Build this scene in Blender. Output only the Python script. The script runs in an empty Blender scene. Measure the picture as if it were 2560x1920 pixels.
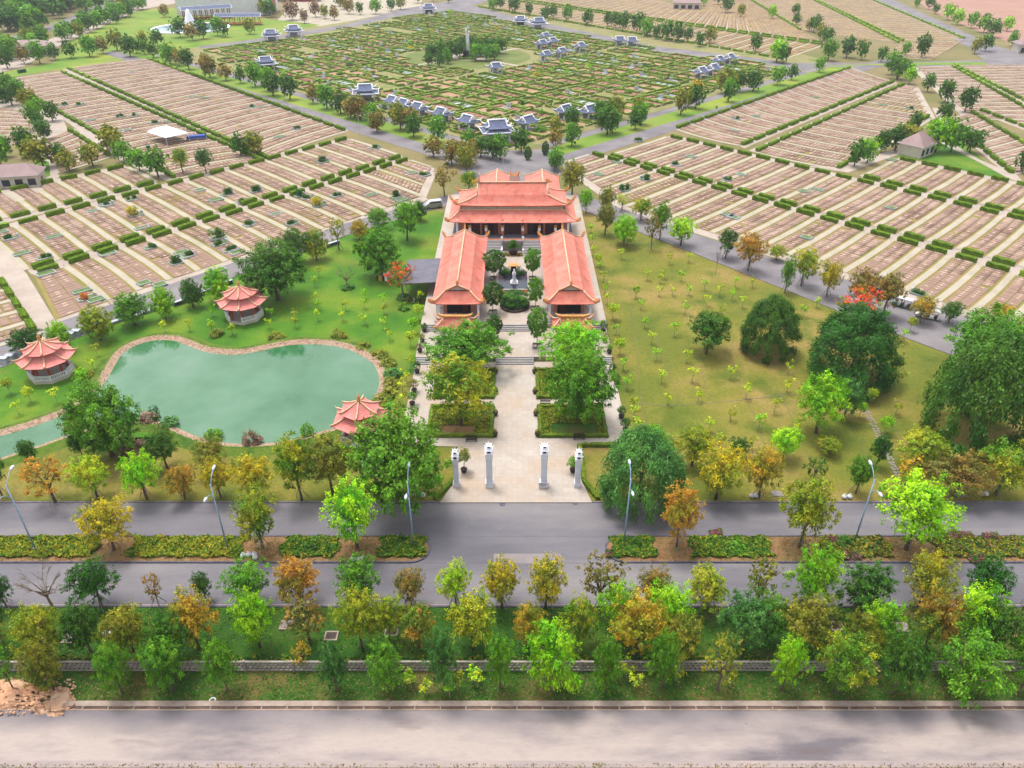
import bpy, math, random
import numpy as np
from mathutils import Vector, Matrix
rnd = random.Random(7)
scene = bpy.context.scene
# ------------------------------------------------------------------ camera
CAM_H = 70.0
F_PX = 1902.0            # focal length in pixels of the 2560-wide photograph
PITCH = math.radians(32.5)
cd = bpy.data.cameras.new("camera"); cam = bpy.data.objects.new("camera", cd)
scene.collection.objects.link(cam); scene.camera = cam
cam.location = (0, 0, CAM_H); cam.rotation_euler = (math.radians(90) - PITCH, 0, 0)
cd.sensor_width = 36.0; cd.lens = 36.0 * F_PX / 2560.0
cd.clip_start = 0.5; cd.clip_end = 6000
scene.render.resolution_x = 1024; scene.render.resolution_y = 768
# ------------------------------------------------------------------ sky, sun, exposure
SUN_EL, SUN_AZ = math.radians(74), math.radians(-40)   # azimuth measured from +Y towards +X
world = bpy.data.worlds.new("World"); scene.world = world; world.use_nodes = True
wn = world.node_tree; bg = wn.nodes["Background"]
sky = wn.nodes.new("ShaderNodeTexSky"); sky.sky_type = 'NISHITA'; sky.sun_disc = False
sky.sun_elevation = SUN_EL; sky.sun_rotation = SUN_AZ
sky.air_density = 1.0; sky.dust_density = 4.0; sky.ozone_density = 0.6
hs = wn.nodes.new("ShaderNodeHueSaturation"); hs.inputs["Saturation"].default_value = 0.22
wn.links.new(sky.outputs[0], hs.inputs["Color"]); wn.links.new(hs.outputs[0], bg.inputs[0])
bg.inputs[1].default_value = 0.145
sd = bpy.data.lights.new("sun", 'SUN'); sd.energy = 1.15; sd.angle = math.radians(13); sd.color = (1.0, 0.95, 0.88)
sun = bpy.data.objects.new("sun", sd); scene.collection.objects.link(sun)
sv = Vector((math.sin(SUN_AZ) * math.cos(SUN_EL), math.cos(SUN_AZ) * math.cos(SUN_EL), math.sin(SUN_EL)))
sun.rotation_euler = sv.to_track_quat('Z', 'Y').to_euler(); sun.location = (0, 100, 200)
vs = scene.view_settings; vs.view_transform = 'Standard'; vs.look = 'None'; vs.gamma = 1.0; vs.exposure = 1.12
scene.cycles.max_bounces = 5; scene.cycles.diffuse_bounces = 3; scene.cycles.transparent_max_bounces = 4
scene.cycles.transmission_bounces = 2; scene.cycles.glossy_bounces = 2; scene.cycles.caustics_reflective = False
scene.cycles.use_adaptive_sampling = True; scene.cycles.adaptive_threshold = 0.02
# ------------------------------------------------------------------ helpers
def G(px, py, z=0.0):
    u = (px - 1280) / F_PX; v = (960 - py) / F_PX
    dy = math.cos(PITCH) + v * math.sin(PITCH); dz = -math.sin(PITCH) + v * math.cos(PITCH)
    t = (z - CAM_H) / dz
    return (u * t, dy * t)
def height_at(py, Y):
    return CAM_H - Y * math.tan(PITCH + math.atan((py - 960) / F_PX))
def depth_of(Y, z): return Y * math.cos(PITCH) + (CAM_H - z) * math.sin(PITCH)
R2 = math.sqrt(2)
def AB(a, b): return ((a - b) / R2, (a + b) / R2)
def lin(c):
    c /= 255.0
    return c / 12.92 if c <= 0.04045 else ((c + 0.055) / 1.055) ** 2.4
def C(r, g, b, k=0.5): return (lin(r) * k, lin(g) * k, lin(b) * k, 1.0)
def link(o, parent=None):
    scene.collection.objects.link(o)
    if parent is not None: o.parent = parent
    return o
def tag(o, label=None, cat=None, group=None, kind=None):
    if label: o["label"] = label
    if cat: o["category"] = cat
    if group: o["group"] = group
    if kind: o["kind"] = kind
    return o
def empty(name, loc=(0, 0, 0), rz=0.0, label=None, cat=None, group=None):
    o = bpy.data.objects.new(name, None); o.empty_display_size = 0.5
    o.location = loc; o.rotation_euler = (0, 0, rz); link(o)
    return tag(o, label, cat, group)
class MB:
    def __init__(s): s.v = []; s.f = []; s.m = []
    def face(s, pts, mi=0):
        n = len(s.v); s.v += [tuple(p) for p in pts]; s.f.append(tuple(range(n, n + len(pts)))); s.m.append(mi); return s
    def box(s, cx, cy, cz, sx, sy, sz, rz=0.0, mi=0, taper=1.0):
        """cz is the bottom"""
        n = len(s.v); c, q = math.cos(rz), math.sin(rz)
        for z, k in ((0, 1.0), (sz, taper)):
            for dx, dy in ((-1, -1), (1, -1), (1, 1), (-1, 1)):
                x, y = dx * sx / 2 * k, dy * sy / 2 * k
                s.v.append((cx + x * c - y * q, cy + x * q + y * c, cz + z))
        for f in ((3, 2, 1, 0), (4, 5, 6, 7), (0, 1, 5, 4), (1, 2, 6, 5), (2, 3, 7, 6), (3, 0, 4, 7)):
            s.f.append(tuple(n + i for i in f)); s.m.append(mi)
        return s
    def prism(s, poly, z0, z1, mi=0):
        n = len(s.v); k = len(poly)
        s.v += [(p[0], p[1], z0) for p in poly] + [(p[0], p[1], z1) for p in poly]
        s.f.append(tuple(range(n + k - 1, n - 1, -1))); s.f.append(tuple(range(n + k, n + 2 * k))); s.m += [mi, mi]
        for i in range(k):
            j = (i + 1) % k; s.f.append((n + i, n + j, n + k + j, n + k + i)); s.m.append(mi)
        return s
    def tube(s, pts, rad, n=6, mi=0):
        pts = [Vector(p) for p in pts]
        if not isinstance(rad, (list, tuple)): rad = [rad] * len(pts)
        base = len(s.v)
        for i, p in enumerate(pts):
            d = (pts[min(i + 1, len(pts) - 1)] - pts[max(i - 1, 0)]).normalized()
            a = d.orthogonal() if abs(d.z) > 0.95 else d.cross(Vector((0, 0, 1)))
            a.normalize(); b = d.cross(a)
            for k in range(n):
                t = 2 * math.pi * k / n; s.v.append(tuple(p + (a * math.cos(t) + b * math.sin(t)) * rad[i]))
        for i in range(len(pts) - 1):
            for k in range(n):
                l = (k + 1) % n; A = base + i * n
                s.f.append((A + k, A + l, A + n + l, A + n + k)); s.m.append(mi)
        s.f.append(tuple(base + k for k in range(n - 1, -1, -1))); s.m.append(mi)
        s.f.append(tuple(base + (len(pts) - 1) * n + k for k in range(n))); s.m.append(mi)
        return s
    def lathe(s, prof, cx=0, cy=0, cz=0, n=12, mi=0):
        return s.tube([(cx, cy, cz + z) for r, z in prof], [max(r, 0.002) for r, z in prof], n, mi)
    def build(s, name, mats, parent=None, smooth=False, solid=0.0, loc=None):
        me = bpy.data.meshes.new(name); me.from_pydata(s.v, [], s.f)
        if not isinstance(mats, (list, tuple)): mats = [mats]
        for m in mats: me.materials.append(m)
        if len(mats) > 1: me.polygons.foreach_set("material_index", s.m)
        if smooth: me.polygons.foreach_set("use_smooth", [True] * len(s.f))
        me.update()
        o = bpy.data.objects.new(name, me); link(o, parent)
        if loc: o.location = loc
        if solid:
            md = o.modifiers.new("solid", 'SOLIDIFY'); md.thickness = solid; md.offset = -1
        return o
def np_mesh(name, verts, faces, mats, mi=None):
    me = bpy.data.meshes.new(name); nv, nf = len(verts), len(faces)
    me.vertices.add(nv); me.vertices.foreach_set("co", np.asarray(verts, 'f').ravel())
    k = faces.shape[1]
    me.loops.add(nf * k); me.loops.foreach_set("vertex_index", np.asarray(faces, 'i').ravel())
    me.polygons.add(nf); me.polygons.foreach_set("loop_start", np.arange(0, nf * k, k, dtype='i'))
    me.polygons.foreach_set("loop_total", np.full(nf, k, 'i'))
    for m in mats: me.materials.append(m)
    if mi is not None: me.polygons.foreach_set("material_index", np.asarray(mi, 'i'))
    me.update(calc_edges=True); me.validate()
    return me
# ------------------------------------------------------------------ materials
MATS = {}
def nd(nt, t, **kw):
    n = nt.nodes.new(t)
    for k, v in kw.items(): setattr(n, k, v)
    return n
def mat(name, cols, rough=0.9, scale=0.3, detail=4, lo=0.35, hi=0.65, bump=0.0, bscale=4.0, spec=0.3, stretch=(1, 1, 1),
        fine=0.0, fscale=6.0, metallic=0.0, rot=0.0, island=0.0, coords='Object', patch=None):
    """cols: 1-3 colours mixed by noise; fine: grain strength; patch=(colour, scale, lo, hi)"""
    m = bpy.data.materials.new(name); m.use_nodes = True; nt = m.node_tree; L = nt.links
    bs = nt.nodes["Principled BSDF"]; bs.inputs["Roughness"].default_value = rough
    bs.inputs["Specular IOR Level"].default_value = spec; bs.inputs["Metallic"].default_value = metallic
    tc = nd(nt, "ShaderNodeTexCoord"); mp = nd(nt, "ShaderNodeMapping"); mp.inputs["Scale"].default_value = stretch
    mp.inputs["Rotation"].default_value = (0, 0, rot)
    L.new(tc.outputs[coords], mp.inputs[0])
    nz = nd(nt, "ShaderNodeTexNoise"); nz.inputs["Scale"].default_value = scale; nz.inputs["Detail"].default_value = detail
    nz.inputs["Roughness"].default_value = 0.6
    L.new(mp.outputs[0], nz.inputs["Vector"])
    cr = nd(nt, "ShaderNodeValToRGB"); e = cr.color_ramp.elements
    cs = cols if isinstance(cols, list) else [cols]
    e[0].position = lo; e[0].color = cs[0]; e[1].position = hi; e[1].color = cs[-1]
    if len(cs) == 3: x = e.new((lo + hi) / 2); x.color = cs[1]
    L.new(nz.outputs[0], cr.inputs[0]); out = cr.outputs[0]
    if patch:
        pn = nd(nt, "ShaderNodeTexNoise"); pn.inputs["Scale"].default_value = patch[1]; pn.inputs["Detail"].default_value = 5
        L.new(mp.outputs[0], pn.inputs["Vector"])
        mr = nd(nt, "ShaderNodeMapRange"); mr.inputs[1].default_value = patch[2]; mr.inputs[2].default_value = patch[3]
        L.new(pn.outputs[0], mr.inputs[0])
        mx = nd(nt, "ShaderNodeMix", data_type='RGBA'); L.new(mr.outputs[0], mx.inputs[0]); L.new(out, mx.inputs[6])
        mx.inputs[7].default_value = patch[0]; out = mx.outputs[2]
    def mul(sock, lo_, hi_, out):
        mr = nd(nt, "ShaderNodeMapRange"); mr.inputs[3].default_value = lo_; mr.inputs[4].default_value = hi_
        L.new(sock, mr.inputs[0])
        h = nd(nt, "ShaderNodeHueSaturation"); L.new(mr.outputs[0], h.inputs["Value"]); L.new(out, h.inputs["Color"]); return h.outputs[0]
    if fine:
        fn = nd(nt, "ShaderNodeTexNoise"); fn.inputs["Scale"].default_value = fscale; fn.inputs["Detail"].default_value = 3
        L.new(mp.outputs[0], fn.inputs["Vector"]); out = mul(fn.outputs[0], 1 - fine * 2, 1 + fine * 2, out)
    if island:
        ge = nd(nt, "ShaderNodeNewGeometry"); out = mul(ge.outputs["Random Per Island"], 1 - island, 1 + island, out)
    L.new(out, bs.inputs["Base Color"])
    if bump:
        bn = nd(nt, "ShaderNodeTexNoise"); bn.inputs["Scale"].default_value = bscale; bn.inputs["Detail"].default_value = 4
        L.new(mp.outputs[0], bn.inputs["Vector"])
        bp = nd(nt, "ShaderNodeBump"); bp.inputs["Strength"].default_value = bump; bp.inputs["Distance"].default_value = 0.2
        L.new(bn.outputs[0], bp.inputs["Height"]); L.new(bp.outputs[0], bs.inputs["Normal"])
    MATS[name] = m
    return m
def leaf_mat(name, tint=True):
    """leaf colour comes from the tree itself: object colour patched with its second tint, varied leaf by leaf"""
    m = bpy.data.materials.new(name); m.use_nodes = True; nt = m.node_tree; L = nt.links
    nt.nodes.remove(nt.nodes["Principled BSDF"]); out = nt.nodes["Material Output"]
    oi = nd(nt, "ShaderNodeObjectInfo"); tc = nd(nt, "ShaderNodeTexCoord")
    at = nd(nt, "ShaderNodeAttribute", attribute_type='OBJECT'); at.attribute_name = "tint"
    nz = nd(nt, "ShaderNodeTexNoise", noise_dimensions='4D'); nz.inputs["Scale"].default_value = 1.3; nz.inputs["Detail"].default_value = 3
    wm = nd(nt, "ShaderNodeMath", operation='MULTIPLY'); wm.inputs[1].default_value = 40; L.new(oi.outputs["Random"], wm.inputs[0])
    L.new(tc.outputs["Object"], nz.inputs["Vector"]); L.new(wm.outputs[0], nz.inputs["W"])
    mr = nd(nt, "ShaderNodeMapRange"); mr.inputs[1].default_value = 0.44; mr.inputs[2].default_value = 0.58; L.new(nz.outputs[0], mr.inputs[0])
    mx = nd(nt, "ShaderNodeMix", data_type='RGBA'); L.new(mr.outputs[0], mx.inputs[0])
    L.new(oi.outputs["Color"], mx.inputs[6]); L.new(at.outputs["Color"], mx.inputs[7])
    ge = nd(nt, "ShaderNodeNewGeometry")
    v = nd(nt, "ShaderNodeMapRange"); v.inputs[3].default_value = 0.62; v.inputs[4].default_value = 1.42; L.new(ge.outputs["Random Per Island"], v.inputs[0])
    n2 = nd(nt, "ShaderNodeTexNoise", noise_dimensions='4D'); n2.inputs["Scale"].default_value = 4.5; L.new(tc.outputs["Object"], n2.inputs["Vector"]); L.new(wm.outputs[0], n2.inputs["W"])
    m2 = nd(nt, "ShaderNodeMapRange"); m2.inputs[1].default_value = 0.3; m2.inputs[2].default_value = 0.7; m2.inputs[3].default_value = 0.7; m2.inputs[4].default_value = 1.3; L.new(n2.outputs[0], m2.inputs[0])
    mm = nd(nt, "ShaderNodeMath", operation='MULTIPLY'); L.new(v.outputs[0], mm.inputs[0]); L.new(m2.outputs[0], mm.inputs[1])
    h = nd(nt, "ShaderNodeHueSaturation"); L.new(mm.outputs[0], h.inputs["Value"]); L.new(mx.outputs[2], h.inputs["Color"])
    hu = nd(nt, "ShaderNodeMapRange"); hu.inputs[3].default_value = 0.485; hu.inputs[4].default_value = 0.515; L.new(n2.outputs[0], hu.inputs[0]); L.new(hu.outputs[0], h.inputs["Hue"])
    df = nd(nt, "ShaderNodeBsdfDiffuse"); tr = nd(nt, "ShaderNodeBsdfTranslucent"); ms = nd(nt, "ShaderNodeMixShader"); ms.inputs[0].default_value = 0.36
    gl = nd(nt, "ShaderNodeBsdfGlossy"); gl.inputs["Roughness"].default_value = 0.45; ms2 = nd(nt, "ShaderNodeMixShader"); ms2.inputs[0].default_value = 0.018
    L.new(h.outputs[0], df.inputs[0]); L.new(h.outputs[0], tr.inputs[0]); L.new(df.outputs[0], ms.inputs[1]); L.new(tr.outputs[0], ms.inputs[2])
    L.new(ms.outputs[0], ms2.inputs[1]); L.new(gl.outputs[0], ms2.inputs[2]); L.new(ms2.outputs[0], out.inputs[0])
    return m
LEAF = leaf_mat("leaves")
def tile_mat(name, cols, row=0.55, dirt=0.35):
    """roof tiles: courses at constant height, with weathering stains"""
    m = mat(name, cols, rough=0.75, scale=0.5, detail=6, lo=0.3, hi=0.7, fine=0.06, fscale=3.0)
    nt = m.node_tree; L = nt.links; bs = nt.nodes["Principled BSDF"]
    tc = nd(nt, "ShaderNodeTexCoord"); sp = nd(nt, "ShaderNodeSeparateXYZ"); L.new(tc.outputs["Object"], sp.inputs[0])
    mu = nd(nt, "ShaderNodeMath", operation='MULTIPLY'); mu.inputs[1].default_value = 1 / (row * 0.42); L.new(sp.outputs[2], mu.inputs[0])
    fr = nd(nt, "ShaderNodeMath", operation='FRACT'); L.new(mu.outputs[0], fr.inputs[0])
    bp = nd(nt, "ShaderNodeBump"); bp.inputs["Strength"].default_value = 0.6; bp.inputs["Distance"].default_value = 0.12
    L.new(fr.outputs[0], bp.inputs["Height"]); L.new(bp.outputs[0], bs.inputs["Normal"])
    old = bs.inputs["Base Color"].links[0].from_socket
    ls = nd(nt, "ShaderNodeMath", operation='LESS_THAN'); ls.inputs[1].default_value = 0.16; L.new(fr.outputs[0], ls.inputs[0])
    st = nd(nt, "ShaderNodeTexNoise"); st.inputs["Scale"].default_value = 0.9; st.inputs["Detail"].default_value = 7
    mp = nd(nt, "ShaderNodeMapping"); mp.inputs["Scale"].default_value = (1, 1, 0.6); L.new(tc.outputs["Object"], mp.inputs[0]); L.new(mp.outputs[0], st.inputs["Vector"])
    mr = nd(nt, "ShaderNodeMapRange"); mr.inputs[1].default_value = 0.52; mr.inputs[2].default_value = 0.75; mr.inputs[3].default_value = 1.0; mr.inputs[4].default_value = 1 - dirt
    L.new(st.outputs[0], mr.inputs[0])
    m1 = nd(nt, "ShaderNodeMath", operation='MULTIPLY_ADD'); m1.inputs[1].default_value = -0.16; L.new(ls.outputs[0], m1.inputs[0]); L.new(mr.outputs[0], m1.inputs[2])
    h = nd(nt, "ShaderNodeHueSaturation"); L.new(m1.outputs[0], h.inputs["Value"]); L.new(old, h.inputs["Color"]); L.new(h.outputs[0], bs.inputs["Base Color"])
    return m
M = {}
M['ground'] = mat("ground_dry_grass", [C(120, 128, 60), C(150, 140, 85), C(170, 150, 105)], scale=0.02, detail=8, fine=.12, fscale=1.2)
M['lawn_dry'] = mat("dry_lawn", [C(124, 134, 36), C(148, 144, 50), C(174, 152, 80)], scale=0.06, detail=10, lo=.40, hi=.60, fine=.2, fscale=1.7, patch=(C(104, 122, 24), 0.13, .54, .68), bump=.25, bscale=3)
M['lawn_green'] = mat("green_lawn", [C(62, 124, 8), C(92, 148, 14), C(136, 164, 34)], scale=0.08, detail=7, fine=.12, fscale=2.0, bump=.3, bscale=3, patch=(C(138, 150, 50), 0.07, .58, .72))
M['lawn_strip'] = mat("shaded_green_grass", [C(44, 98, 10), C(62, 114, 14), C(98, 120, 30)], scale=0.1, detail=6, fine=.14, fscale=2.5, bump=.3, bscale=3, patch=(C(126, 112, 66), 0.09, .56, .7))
M['lawn_slope'] = mat("rough_bank_grass", [C(60, 110, 16), C(90, 112, 32), C(138, 118, 62)], scale=0.16, detail=7, fine=.2, fscale=3, bump=.5, bscale=4, lo=.4, hi=.62)
M['lawn_far'] = mat("mown_grass", [C(112, 160, 40), C(138, 172, 52), C(160, 172, 70)], scale=0.05, detail=5, fine=.08, fscale=1.5, patch=(C(176, 190, 60), 0.04, .55, .7))
M['field_grass'] = mat("field_grass", [C(146, 148, 58), C(168, 152, 80), C(184, 158, 100)], scale=0.1, detail=5, fine=.1, fscale=2)
M['grave'] = mat("grave_brick", [C(172, 138, 120), C(196, 162, 142), C(218, 186, 166)], scale=0.12, detail=5, island=.16, fine=.1, fscale=1.5, patch=(C(172, 150, 90), 0.07, .6, .74))
M['grave_far'] = mat("grave_brick_far", [C(184, 150, 112), C(196, 166, 124), C(206, 172, 110)], scale=0.05, detail=5, island=.16, fine=.08, fscale=1)
M['plate'] = mat("headstone_plate", [C(214, 182, 158), C(232, 204, 182)], scale=1.0, island=.15)
M['path'] = mat("pale_concrete", [C(204, 192, 168), C(220, 208, 188)], scale=0.2, detail=6, fine=.08, fscale=2)
M['crosspath'] = mat("pinkish_concrete", [C(204, 186, 172), C(222, 206, 192)], scale=0.2, detail=6, fine=.06, fscale=2)
M['asphalt'] = mat("asphalt", [C(122, 119, 128), C(142, 138, 145), C(164, 158, 160)], scale=0.12, detail=7, stretch=(.25, 1, 1), fine=.05, fscale=5, bump=.1, bscale=12)
M['asphalt_ring'] = mat("ring_road_asphalt", [C(136, 131, 138), C(154, 148, 152), C(168, 160, 162)], scale=0.1, detail=6, fine=.05, fscale=4)
M['oldroad'] = mat("dusty_old_road", [C(136, 128, 134), C(184, 170, 168), C(210, 194, 186)], scale=0.15, detail=11, stretch=(.3, 1, 1), lo=.36, hi=.56, fine=.05, fscale=4, patch=(C(126, 108, 106), 0.2, .6, .72))
def road_edge(m, y0, y1, col):
    nt = m.node_tree; L = nt.links; bs = nt.nodes["Principled BSDF"]; old = bs.inputs["Base Color"].links[0].from_socket
    tc = nd(nt, "ShaderNodeTexCoord"); sp = nd(nt, "ShaderNodeSeparateXYZ"); L.new(tc.outputs["Object"], sp.inputs[0]); n = nd(nt, "ShaderNodeTexNoise"); n.inputs["Scale"].default_value = .14; n.inputs["Detail"].default_value = 5
    L.new(tc.outputs["Object"], n.inputs["Vector"]); a = nd(nt, "ShaderNodeMath", operation='MULTIPLY_ADD'); a.inputs[1].default_value = 5.0; L.new(n.outputs[0], a.inputs[0]); L.new(sp.outputs[1], a.inputs[2])
    mr = nd(nt, "ShaderNodeMapRange"); mr.inputs[1].default_value = y0 + 2.5; mr.inputs[2].default_value = y1 + 2.5; mr.inputs[4].default_value = .85; L.new(a.outputs[0], mr.inputs[0])
    mx = nd(nt, "ShaderNodeMix", data_type='RGBA'); L.new(mr.outputs[0], mx.inputs[0]); L.new(old, mx.inputs[6]); mx.inputs[7].default_value = col; L.new(mx.outputs[2], bs.inputs["Base Color"])
road_edge(M['oldroad'], 45.0, 47.6, C(150, 142, 148))
M['dust'] = mat("dusty_edge", [C(186, 172, 172), C(204, 186, 178)], scale=0.5, detail=7, stretch=(.3, 1, 1), fine=.06, fscale=4)
M['patch'] = mat("concrete_patch", [C(160, 150, 152), C(176, 166, 164)], scale=0.4, detail=6, fine=.05)
M['dirt'] = mat("orange_dirt", [C(190, 138, 104, .7), C(222, 172, 136, .7), C(240, 200, 168, .7)], scale=0.35, detail=8, fine=.14, fscale=2.5, bump=.6, bscale=2)
M['verge'] = mat("roadside_verge", [C(170, 118, 70), C(190, 146, 104), C(150, 136, 66)], scale=0.6, detail=8, fine=.2, fscale=4, bump=.6, bscale=4)
M['bedsoil'] = mat("bed_soil", [C(150, 112, 66), C(176, 136, 92), C(130, 118, 60)], scale=0.5, detail=7, fine=.15, fscale=4, bump=.5, bscale=4)
M['brownfield'] = mat("reddish_bare_field", [C(196, 146, 128), C(206, 162, 142)], scale=0.04, detail=6, fine=.08, fscale=.6)
M['kerb'] = mat("grey_kerb", [C(132, 126, 142), C(164, 156, 162)], scale=1.5, detail=5, fine=.08)
M['kerb_dark'] = mat("dark_kerb", [C(96, 92, 112), C(126, 120, 134)], scale=1.5, detail=5, fine=.08)
M['drain'] = mat("drain_concrete", [C(186, 164, 150), C(212, 192, 178)], scale=1.0, detail=5, fine=.1)
M['drainbed'] = mat("drain_bottom", [C(110, 84, 74), C(150, 122, 104)], scale=1.2, detail=6, fine=.2)
M['wallc'] = mat("weathered_concrete", [C(150, 142, 132, 0.7), C(190, 180, 172, 0.7)], scale=0.7, detail=6, fine=.12)
M['white'] = mat("white_render", [C(214, 214, 222, 0.95), C(228, 226, 232, 0.95)], scale=0.6, detail=5, fine=.03, rough=.7)
M['whiteridge'] = mat("white_ridge", [C(226, 226, 238, 1.0), C(238, 236, 244, 1.0)], scale=0.6, rough=.7)
M['gatepillar'] = mat("grey_white_stone", [C(214, 218, 232, 0.85), C(230, 232, 242, 0.85)], scale=0.8, detail=6, fine=.04, rough=.7)
M['cream'] = mat("cream_wall", [C(206, 196, 184, 0.72), C(222, 212, 200, 0.72)], scale=0.5, detail=5, fine=.03)
M['salmonwall'] = mat("salmon_wall", [C(196, 130, 108, 0.65), C(210, 146, 120, 0.65)], scale=0.5, detail=5, fine=.03)
M['darkwood'] = mat("dark_red_wood", [C(64, 22, 22), C(96, 34, 32)], scale=1.2, detail=4, stretch=(1, 1, .2), rough=.5)
M['blackgap'] = mat("dark_opening", C(30, 26, 34), rough=.8)
M['redpost'] = mat("red_post", [C(164, 62, 40, 0.8), C(190, 82, 52, 0.8)], scale=1.0, rough=.55)
M['greystep'] = mat("grey_granite_step", [C(120, 122, 140, 0.6), C(146, 146, 160, 0.6)], scale=1.2, fine=.06)
M['palestep'] = mat("pale_step_tread", [C(206, 198, 192), C(218, 210, 204)], scale=1.0, fine=.04)
M['roof'] = tile_mat("salmon_roof_tile", [C(224, 120, 102, .74), C(232, 136, 118, .74), C(238, 152, 136, .74)], 0.45, .30)
M['roof2'] = tile_mat("pink_roof_tile", [C(222, 124, 116, 0.72), C(236, 142, 134, 0.72), C(240, 158, 152, 0.72)], 0.5, .16)
M['roofgrey'] = tile_mat("blue_grey_roof_tile", [C(92, 102, 134, .75), C(118, 128, 160, .75)], 0.5, .2)
M['roofbrown'] = mat("mauve_metal_roof", [C(160, 132, 132, 0.62), C(176, 148, 146, 0.62)], scale=0.3, fine=.03, rough=.6)
M['ridge'] = mat('cream_orange_ridge', [C(232, 186, 146, .7), C(240, 204, 170, .7)], scale=1.5, fine=.06, rough=.65)
M['ornament'] = mat("orange_gold_ornament", [C(236, 150, 76, 0.68), C(246, 184, 110, 0.68)], scale=3, fine=.1, rough=.5)
M['bark'] = mat("bark", [C(120, 96, 84), C(158, 134, 120)], scale=2.5, detail=5, stretch=(1, 1, .3), bump=.4, bscale=8)
M['barkpale'] = mat("pale_bark", [C(176, 148, 128), C(200, 176, 156)], scale=2.5, detail=5, stretch=(1, 1, .3))
M['stake'] = mat("grey_bamboo_stake", [C(176, 166, 158), C(196, 186, 176)], scale=2)
M['lamp'] = mat("blue_grey_lamp_steel", [C(132, 166, 196, .9), C(156, 184, 208, .9)], scale=1, rough=.45)
M['lamphead'] = mat("pale_lamp_head", C(206, 212, 222, 0.8), rough=.4)
M['cloth'] = mat("white_sack", [C(214, 214, 224, 0.8), C(236, 236, 242, 0.8)], scale=4, fine=.08)
M['blue'] = mat("blue_tarp", [C(30, 84, 190), C(46, 104, 210)], scale=1, rough=.5)
M['blackstone'] = mat("polished_dark_stone", [C(30, 26, 36), C(44, 38, 46)], scale=2, rough=.35)
M['teal'] = mat("grey_green_grave_kerb", [C(178, 204, 200), C(206, 224, 220)], scale=1.2, fine=.06, rough=.6)
M['greykerb'] = mat("grey_grave_kerb", [C(196, 202, 212, 0.6), C(218, 224, 230, 0.6)], scale=1.2, fine=.06, rough=.6)
M['graveturf'] = mat("grave_turf", [C(98, 130, 62), C(134, 156, 92)], scale=1.5, fine=.15)
M['rock'] = mat("pink_beige_rock", [C(196, 158, 128), C(214, 180, 152), C(228, 200, 176)], scale=1.0, detail=6, island=.22, fine=.12, fscale=4)
M['glass'] = mat("dark_window_glass", C(52, 60, 84), rough=.15, spec=.6)
M['rubber'] = mat("black_rubber", C(26, 26, 28), rough=.7)
M['paint'] = mat("white_vehicle_paint", C(228, 228, 232, 0.8), rough=.3, spec=.6)
M['silver'] = mat("silver_van_paint", C(168, 170, 172, 0.8), rough=.3, spec=.6, metallic=.4)
M['greenpaint'] = mat("green_cart_paint", C(10, 120, 84), rough=.35, spec=.6)
M['brownseat'] = mat("brown_seat", C(120, 76, 62), rough=.7)
M['pot'] = mat("dark_brown_pot", [C(60, 44, 40), C(86, 66, 58)], scale=3, rough=.6)
M['stonegrey'] = mat("mid_grey_stone", [C(150, 140, 140, 0.6), C(176, 166, 164, 0.6)], scale=1.2, fine=.1)
M['deckgrey'] = mat("grey_tarpaulin", [C(120, 118, 134), C(136, 132, 148)], scale=.6, fine=.03, rough=.6)
M['yellow'] = mat("yellow_fabric", C(240, 180, 30), rough=.7)
M['purple'] = mat("purple_fabric", C(70, 50, 120), rough=.7)
M['redcloth'] = mat("red_fabric", C(190, 50, 40), rough=.7)
M['turfcrest'] = mat("bank_lip_grass", [C(96, 140, 30), C(120, 146, 40), C(76, 120, 24)], scale=.5, detail=6, fine=.2, fscale=4, bump=.5)
def paving():
    m = mat("paved_plaza", [C(226, 200, 176), C(222, 206, 192), C(232, 220, 208)], scale=0.14, detail=6, fine=.03, fscale=2, rough=.6)
    nt = m.node_tree; L = nt.links; bs = nt.nodes["Principled BSDF"]; old = bs.inputs["Base Color"].links[0].from_socket
    tc = nd(nt, "ShaderNodeTexCoord"); br = nd(nt, "ShaderNodeTexBrick"); br.offset = 0.0
    br.inputs["Scale"].default_value = 1.0; br.inputs["Brick Width"].default_value = 0.8; br.inputs["Row Height"].default_value = 0.8; br.inputs["Mortar Size"].default_value = 0.025
    br.inputs["Color1"].default_value = (1, 1, 1, 1); br.inputs["Color2"].default_value = (.9, .9, .9, 1); br.inputs["Mortar"].default_value = (.86, .84, .82, 1)
    L.new(tc.outputs["Object"], br.inputs["Vector"])
    mx = nd(nt, "ShaderNodeMix", data_type='RGBA', blend_type='MULTIPLY'); mx.inputs[0].default_value = 1
    L.new(old, mx.inputs[6]); L.new(br.outputs[0], mx.inputs[7]); L.new(mx.outputs[2], bs.inputs["Base Color"]); return m
M['plaza'] = paving()
def water_mat():
    m = mat("green_pond_water", [C(40, 120, 62), C(82, 144, 98), C(112, 158, 124)], scale=0.045, detail=4, rough=.05, spec=1.0, bump=.0)
    nt = m.node_tree; L = nt.links; bs = nt.nodes["Principled BSDF"]
    tc = nd(nt, "ShaderNodeTexCoord"); n = nd(nt, "ShaderNodeTexNoise"); n.inputs["Scale"].default_value = 1.6; n.inputs["Detail"].default_value = 3
    L.new(tc.outputs["Object"], n.inputs["Vector"]); b = nd(nt, "ShaderNodeBump"); b.inputs["Strength"].default_value = .05; b.inputs["Distance"].default_value = .1
    L.new(n.outputs[0], b.inputs["Height"]); L.new(b.outputs[0], bs.inputs["Normal"]); return m
M['water'] = water_mat()
M['darkwater'] = mat("dark_pool_water", C(44, 56, 76), rough=.08, spec=.6)
M['fountainwater'] = mat("pale_fountain_water", C(150, 190, 206), rough=.08, spec=.6)
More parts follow.
